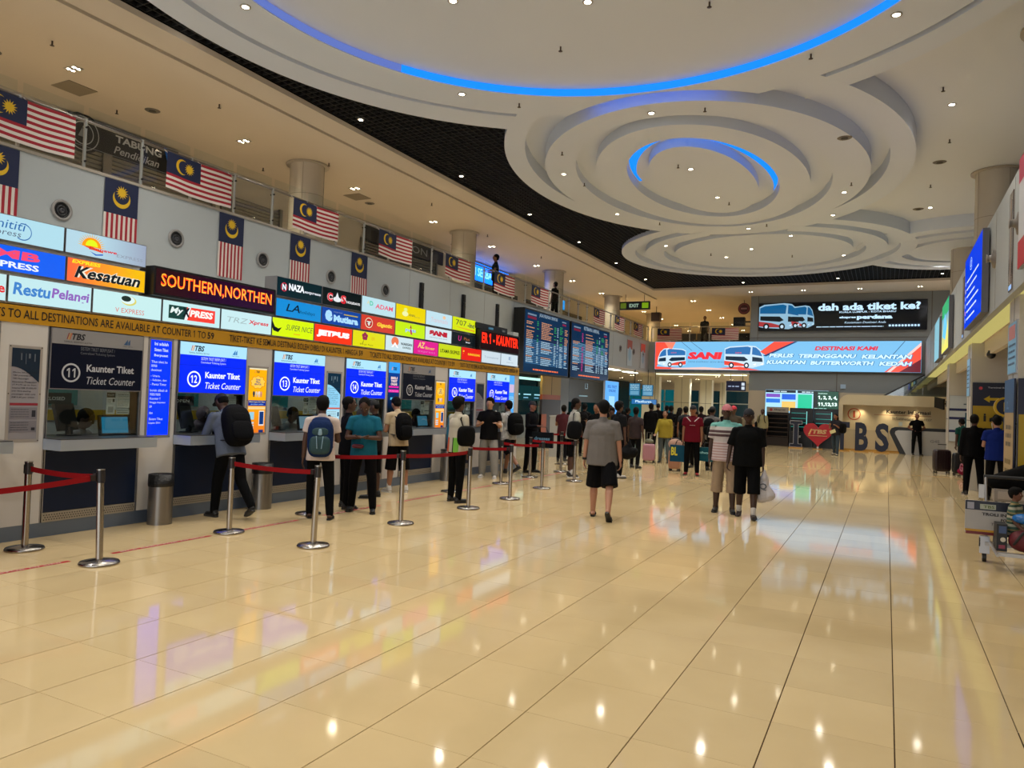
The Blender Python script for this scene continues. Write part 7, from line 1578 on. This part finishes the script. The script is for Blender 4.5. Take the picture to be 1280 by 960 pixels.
def belt(a, b, label, sag=.02):
    t = thing('barrier_belt', label, 'barrier belt', group='red belts between the barrier posts'); m = MB(); n = 8; d = (b - a).normalized(); a2, b2 = a + d * .04, b - d * .04
    for i in range(n):
        p, q = a2.lerp(b2, i / n), a2.lerp(b2, (i + 1) / n); s0, s1 = sag * 4 * (i / n) * (1 - i / n), sag * 4 * ((i + 1) / n) * (1 - (i + 1) / n); p.z -= s0; q.z -= s1
        o_ = Vector((-d.y, d.x, 0)) * .0012; z = Vector((0, 0, .026))
        m.add([p - z - o_, q - z - o_, q + z - o_, p + z - o_, p - z + o_, q - z + o_, q + z + o_, p + z + o_], [(0, 1, 2, 3), (7, 6, 5, 4), (0, 4, 5, 1), (3, 2, 6, 7)], RBELT)
    m.obj('webbing', t); m = MB(); T = Matrix.Translation(b2 - d * .03); m.box(-.02, .02, -.02, .02, -.028, .028, M('241a1c', .4), T @ Matrix.Rotation(math.atan2(d.y, d.x), 4, 'Z')); m.obj('clip', t)
belt(P1, P2, 'red belt between the two nearest posts, sloping to the tilted one', .02)
belt(Vector((-7.1, 3.0, .72)), P2, 'red belt running out of the left picture edge to the tilted post', .03)
belt(P3, P4, 'red belt before counter 12, from the leaning person to the nearest post')
belt(P14, P5, 'red belt across the legs of the teal shirted man'); belt(P5, P6, 'red belt before the colourful jacket'); belt(P10, P7, 'red belt in front of the pale grey trousers'); belt(P9, P8, 'red belt below the black paper bag'); belt(P11, P12, 'red belt before the black shorts and white socks', .01); belt(P16, P15, 'red belt of the further queue, left one'); belt(P15, P17, 'red belt of the further queue, right one')
# litter bins
def bin_(x, y, label, liner=True, h=.62):
    t = thing('litter_bin', label, 'bin', (x, y, 0), group='steel litter bins by the counters'); m = MB(); m.tube((0, 0, 0), (0, 0, h - .12 if liner else h), .145, M('8c8884', .3, .9), 28); m.obj('drum', t)
    if liner: m = MB(); m.lathe([(.148, h - .15), (.152, h - .13), (.15, h + .0), (.12, h - .02), (.12, h - .1)], (0, 0, 0), M('08080a', .5, bump=.6, bscale=30), 28); m.obj('liner', t)
    else: m = MB(); m.lathe([(.15, h), (.15, h + .02), (.09, h + .03), (.0, h + .02)], (0, 0, 0), DARK, 28); m.obj('lid', t)
bin_(-8.08, 6.25, 'brushed steel bin with a black liner between counters 11 and 12'); bin_(-8.08, 7.93, 'brushed steel bin with a dark top between counters 12 and 13', h=.66); bin_(-8.08, 13.0, 'steel bin below the yellow poster between counters 15 and 16', False)
# red kiosk cut by the left picture edge
t = thing('red_kiosk', 'dark red cabinet cut off by the left picture edge', 'kiosk', (-7.75, 3.2, 0)); m = MB(); m.prism([(0, 0), (.62, 0), (.62, .95), (.52, 1.25), (0, 1.4)], 0, .62, M('78080e', .35)); o = m.obj('cabinet', t); o.rotation_euler = (math.pi / 2, 0, 0); o.location = (-.35, .72, 0)
m = MB(); m.box(-.35, .28, .1, .725, .9, .905, M('4a0408', .4)); m.obj('seam', t)
# luggage trolley and the boy
AL = M('a8a4a0', .35, .7)
t = thing('luggage_trolley', 'steel luggage trolley with a white TROLI board, at the right picture edge', 'trolley', (.87, 10.4, 0))
m = MB(); m.box(0, .9, 0, .03, .33, .71, M('a8a4a2', .4)); m.box(0, .9, -.003, 0, .6, .71, M('080c26', .4)); m.box(0, .9, -.003, 0, .345, .37, M('c09020', .4)); m.box(.01, .9, -.004, .035, .31, .345, M('681010', .4)); m.obj('advert_board', t)
m = MB(Matrix.Translation((0, -.006, 0)) @ FR((0, 0, 0), (1, 0, 0))); rect(m, .15, .615, .31, .675, M('a8ac9c'), .001); put_text(m, 'TBS', .24, .628, .034, M('506020'), w=.11, z=.003, bold=.02); put_text(m, 'TROLI INI TIDAK', .17, .54, .036, M('1c1818'), w=.46, z=.002, align='L', bold=.03); put_text(m, 'FOR USE', .36, .485, .03, M('1c1818'), w=.18, z=.002, align='L', bold=.03); put_text(m, 'THIS TROLLEY', .26, .43, .03, M('3a3636'), w=.36, z=.002, align='L', shear=.1)
rect(m, .02, .61, .09, .69, M('9a9aa8'), .002); m.obj('lettering', t)
m = MB(); m.tube((.25, -.75, .2), (.25, .05, .24), .018, AL); m.tube((.82, -.75, .2), (.82, .05, .24), .018, AL); m.box(.25, .95, -.66, -.6, .18, .22, AL); m.box(.2, .95, -.1, .0, .2, .24, AL); m.tube((.23, .05, .1), (.21, .1, 1.0), .018, AL); m.tube((.85, .05, .1), (.85, .1, 1.0), .018, AL); m.tube((.19, .1, 1.0), (.87, .1, 1.0), .02, DARK); m.box(.14, .2, .06, .1, .74, .9, AL); m.obj('frame', t)
m = MB(); m.box(.15, .25, -.06, .0, .1, .3, M('b0b0b4', .3, .5)); m.box(.145, .155, -.06, .0, .18, .28, DARK); m.obj('wheel_fork', t)
for x, y, r_ in ((.2, -.02, .05), (.8, -.02, .05), (.9, -.66, .075)):
    m = MB(); m.tube((x - .02, y, r_), (x + .02, y, r_), r_, M('101012', .5), 16); m.tube((x - .022, y, r_), (x + .022, y, r_), r_ * .4, AL, 10); m.tube((x, y, r_), (x, y, .21), .012, AL, 6); m.obj('wheel', t)
t = thing('travel_bag', 'dark red travel bag lying on the trolley in front of the boy', 'bag', (1.36, 9.88, .22)); m = MB(); puff(m, (.12, 0, .13), (.24, .14, .125), M('5c0c18', .6, bump=.4, bscale=20), None, .8); m.obj('bag_body', t); m = MB(); capsule(m, (-.08, -.12, .1), (.0, -.15, .24), .014, .014, DARK, .5); capsule(m, (.0, -.15, .24), (.18, -.15, .2), .014, .014, DARK, .5); m.obj('handle', t)
t = thing('small_suitcase', 'black case with pale patches standing on the trolley by the boy', 'suitcase', (1.13, 9.95, .22)); m = MB(); m.box(0, .1, -.1, .15, 0, .3, M('08080c', .5)); m.box(.02, .09, -.104, -.1, .2, .28, M('3c5078', .5)); m.obj('shell', t); m = MB(); m.tube((.06, -.1, .13), (.06, -.106, .13), .026, M('c8c0b0', .4)); m.box(.02, .08, -.106, -.1, .03, .07, M('903c50')); m.obj('sticker', t)
A = person(1.33, 10.1, -25, 1.06, 'small boy in a striped green and cream shirt sitting on the trolley', dict(dz=-.25, legL=(62, 62, 4), legR=(58, 60, 8), armL=BENT, armR=((.2, .3, -1), (.0, .8, -.8)), yaw=0, pitch=2), dict(top=striped([(.3, 'a8a490'), (.25, '1c3c30'), (.15, '8c7c50'), (.3, '3c5848')], .16), bottom='141822', skin='6c4432', head='curly', sleeve=.8, face=True, shoe_col='101010'), 2)
t = thing('blue_bag', 'shiny sky blue plastic bag on the lap of the boy', 'bag', (1.34, 9.86, .6)); m = MB(); puff(m, (.12, 0, .0), (.19, .08, .06), M('0a64b0', .2, bump=.8, bscale=25), None, .8); m.obj('bag_body', t); m = MB(Matrix.Translation((0, -.085, 0)) @ FR((0, 0, 0), (1, 0, 0))); m.add([(.06 + .03 * math.cos(a), .01 + .02 * math.sin(a), 0) for a in [i * .52 for i in range(12)]], [range(12)], M('b0d4e8')); m.obj('print', t)
t = thing('pushchair', 'black pushchair hood and frame behind the trolley', 'pushchair', (1.3, 11.6, 0)); bk2 = M('040405', .8, spec=.1, bump=.3, bscale=30)
m = MB(); capsule(m, (.0, 0, .86), (.5, .1, 1.02), .1, .16, bk2, .9); capsule(m, (.06, 0, .86), (.9, .1, .86), .12, .2, bk2); o = m.obj('hood', t); remesh(o, .02, 3)
m = MB(); m.box(-.02, .4, -.12, .12, .62, .78, M('8c847c', .4)); m.box(.02, .36, -.125, -.12, .65, .75, M('a89c90', .4)); m.obj('basket', t); m = MB(); m.tube((.02, 0, .8), (.02, .05, .1), .018, DARK); m.tube((.75, 0, .8), (.8, 0, .1), .018, DARK); m.tube((.02, 0, .62), (.75, 0, .62), .015, DARK); m.obj('frame', t)
for x in (.02, .8): m = MB(); m.tube((x - .02, .03, .09), (x + .02, .03, .09), .09, DARK, 16); m.obj('wheel', t)

# ---------------------------------------------------------------- ceiling lamps
def lamp(x, y, z, label, group, W, size=.2, col=LAMP_COL, quad=True, glow=28, ang=2.5):
    t = thing('downlight', label, 'ceiling light', (x, y, z), group=group)
    m = MB()
    if quad: m.box(-size, size, -size * .55, size * .55, -.012, 0, M('a8a49c', .4))
    else: m.lathe([(size * .6, 0), (size * .62, -.012), (size * .42, -.014), (size * .4, 0)], (0, 0, 0), M('a8a49c', .4), 20)
    m.obj('trim', t)
    m = MB(); em = E('fff2d0', glow)
    if quad:
        for i in (-1, 1):
            for j in (-1, 1): flat(m, circ(i * size * .5, j * size * .26, size * .2, n=10), -.015, em)
    else: flat(m, circ(0, 0, size * .38, n=16), -.013, em)
    m.obj('bulb', t)
    l = bpy.data.lights.new('lamp', 'SPOT'); l.energy = W; l.color = col; l.spot_size = ang; l.spot_blend = 1.; l.shadow_soft_size = .09
    lo = bpy.data.objects.new('lamp', l); root_col.objects.link(lo); lo.parent = t; lo.location = (0, 0, -.03)
ordn = ['first', 'second', 'third', 'fourth', 'fifth', 'sixth', 'seventh', 'eighth', 'ninth', 'tenth', 'eleventh', 'twelfth']
for i in range(-3, 9):
    lamp(-13.2, 8.0 + 3.94 * i, ZC, ('bright lamp in the left gallery ceiling, %s in its row' % ordn[i + 3]), 'lamps in the left gallery ceiling', MEZZ_W, .16, col=MEZZ_COL)
for i in range(-3, 8):
    lamp(-10.02, 12.15 + 4.12 * i, 7.515, 'small lamp in the left black grid strip, %s in its row' % ordn[i + 3], 'lamps in the black grid ceiling', LAMP_W * .45, .12, quad=False)
for x, y, s in ((-6.0, 34.7, 'left of centre over the black screen'), (-2.0, 30.6, None), (-2.0, 34.5, 'over the middle of the black screen'), (1.9, 34.4, 'far right, over the question mark'), (1.75, 32.0, 'far right, before the small rings')):
    if s: lamp(x, y, 7.515, 'far lamp in the black grid, ' + s, 'lamps in the black grid ceiling', LAMP_W, .12, quad=False)
rl = [(-8.6, 7.7, 'left side of the largest ring'), (-5.8, 9.0, 'inside the largest ring, left'), (-4.0, 9.8, 'inside the largest ring, right'), (0.0, 11.6, 'right side of the largest ring'), (-7.2, 11.6, 'lower rim of the largest ring'), (-4.2, 13.75, 'top of the oval rings'), (-7.3, 16.7, 'left of the oval rings, upper'), (-4.3, 17.4, 'on the centre disc of the oval, upper'), (-4.2, 20.0, 'on the centre disc of the oval, lower'), (-1.1, 20.6, 'right rim of the oval rings'), (-7.3, 20.8, 'lower left rim of the oval rings'), (-4.0, 23.8, 'between the oval and the third ring'), (-1.5, 22.9, 'lower right of the oval rings'), (-2.9, 25.2, 'on the third ring, upper right'), (-5.5, 28.1, 'on the third ring, lower left'), (-4.4, 26.9, 'on the third ring, middle'), (-7.1, 25.5, 'on the third ring, left band'), (-1.5, 28.9, 'on the third ring, lower right band'), (-6, 4.5, 'behind the picture edge, left'), (-2, 4.5, 'behind the picture edge, right'), (-8, 1, 'far behind the picture edge, left'), (-4, 1, 'far behind the picture edge, middle'), (0, 1, 'far behind the picture edge, right')]
for x, y, s in rl:
    inA = (x + 3.55) ** 2 + (y - 8) ** 2 < 4.8 ** 2; z = 7.54 if inA else 7.4
    if abs(x + 4.2) < .2 and 13 < y < 14: z = 7.395
    lamp(x, y, z - .002, 'small bright lamp, ' + s, 'lamps in the white ring ceiling', LAMP_W, .13, quad=False)
for x, y, s in ((1.6, 16.4, 'right of the oval ring, alone'), (1.6, 8.5, 'at the right picture edge'), (1.6, 24.4, 'right of the third ring')): lamp(x - .6, y, 7.775, 'lamp in the right hand ceiling, ' + s, 'lamps in the right ceiling', LAMP_W, .13, quad=False)
for j, x in enumerate((-9.35, -13.25)):
    for i in range(5): lamp(x, 39.3 + 3.85 * i, ZC, 'lamp in the far gallery ceiling, %s row, %s' % (('right', 'left')[j], ordn[i]), 'lamps in the far gallery ceiling', MEZZ_W, .16, col=(1, .72, .34))
lj = 0
for x in (-8.2, -10.2, -13.0, -15.0):
    for y in (40.5, 44.5, 48.5):
        lamp(x, y, 3.415, 'lamp in the low ceiling under the far gallery, %s of the twelve' % ordn[lj], 'lamps under the far gallery', 110, .14, col=(1, .95, .8)); lj += 1
lj = 0
for y in (19, 23, 27, 31, 35):
    for x in (-12.6, -15):
        lamp(x, y, 3.415, 'lamp in the low ceiling under the left gallery, %s of the ten' % ordn[lj], 'lamps under the left gallery', 60, .14, col=MEZZ_COL); lj += 1
for i, y in enumerate((8, 14, 20, 26, 32)): lamp(3.8, y, 3.335, 'lamp in the low ceiling on the right, %s from the camera' % ordn[i], 'lamps in the low right ceiling', 80, .14)
for i in range(7):
    lamp(-9.3, Y11 + PITCH * i + .55, 2.535, 'lamp inside the ticket booth %s' % names_b[i], 'lamps inside the booths', 26, .1, col=(.9, .95, 1))
for i in range(4): lamp(-6 + 2.4 * i, 36.85, ZC, 'lamp in the narrow soffit above the far screens, %s from the left' % ordn[i], 'lamps in the far soffit', 90, .12)
# small ceiling fittings
def fit(x, y, z, kind, label):
    t = thing(kind, label, 'ceiling fitting', (x, y, z), group='small fittings on the ceiling'); m = MB()
    if kind == 'sprinkler': m.tube((0, 0, 0), (0, 0, -.07), .014, M('4a3c34', .4, .5), 8); m.lathe([(.0, -.07), (.035, -.075), (.035, -.08), (0, -.082)], (0, 0, 0), M('3a2c28', .4), 10); m.obj('head', t)
    elif kind == 'speaker_grille': m.lathe([(0, -.012), (.13, -.012), (.15, 0)], (0, 0, 0), M('6a655c', .6), 20); m.lathe([(.0, -.03), (.07, -.03), (.07, -.012)], (0, 0, 0), M('4a463e', .6), 16); m.obj('grille', t)
    else: m.box(-.28, .28, -.28, .28, -.012, 0, M('8c8270', .6)); m.obj('panel', t)
import itertools
k = 0
sp_w = lambda x, y: ('over the left gallery' if x < -11 else 'in the right ceiling' if x > .3 else 'in the largest ring' if y < 13 else 'in the oval rings' if y < 23 else 'in the third ring')
cnt_ = {}
for x, y, z in [(-11.9, 5.9, ZC), (-12.5, 7.2, ZC), (-12.0, 10.2, ZC), (-12.4, 13.9, ZC), (-12.0, 17.9, ZC), (-12.4, 22, ZC), (-12.2, 26, ZC), (-14.3, 9.6, ZC), (-14.3, 13.6, ZC), (-4.9, 10.9, 7.54), (-2.4, 10.5, 7.54), (-6.4, 12.4, ZC), (-1.2, 12.4, ZC), (-3.2, 13.9, ZC), (-6.7, 15.2, ZC), (-7.1, 17.6, ZC), (-4.5, 17.0, 7.4), (-4.0, 20.6, 7.4), (-.9, 19.8, ZC), (-6.4, 22.2, ZC), (-3.4, 23.4, 7.396), (-5.9, 27.3, ZC), (-3.2, 28.4, ZC), (1.0, 13, 7.78), (.8, 15.5, 7.78), (1.1, 18.5, 7.78), (.9, 22, 7.78), (1.0, 11, 7.78)]:
    w_ = sp_w(x, y); cnt_[w_] = cnt_.get(w_, -1) + 1; fit(x, y, z - .001, 'sprinkler', 'tiny dark sprinkler head %s, %s counted' % (w_, ordn[cnt_[w_]])); k += 1
for x, y, z in [(-13.9, 7.0, ZC), (-13.6, 9.9, ZC), (-13.8, 17.3, ZC), (-.9, 13.9 + 2.6, ZC), (1.0, 20.1, 7.78), (.7, 24.5, 7.78), (-1.9, 9.9, 7.54), (-3.0, 9.6, 7.54)]: fit(x, y, z - .001, 'speaker_grille', 'round flat grille set in the ceiling ' + sp_w(x, y) + (', nearer one' if (x, y) in ((-13.9, 7.0), (1.0, 20.1), (-1.9, 9.9)) else ', further one' if (x, y) in ((-13.8, 17.3), (.7, 24.5), (-3.0, 9.6)) else ''))
for x, y, q in ((-14.05, 8.55, 'nearest'), (-13.7, 16.6, 'middle'), (-14.2, 23.2, 'furthest')): fit(x, y, ZC - .001, 'access_panel', q + ' square access panel in the left gallery ceiling')
# apply the body modifiers in one pass
dg = bpy.context.evaluated_depsgraph_get(); dg.update()
for o in REMESH:
    me = bpy.data.meshes.new_from_object(o.evaluated_get(dg)); mats = [m for m in o.data.materials]
    o.modifiers.clear(); o.data = me
    if not me.materials:
        for m in mats: me.materials.append(m)
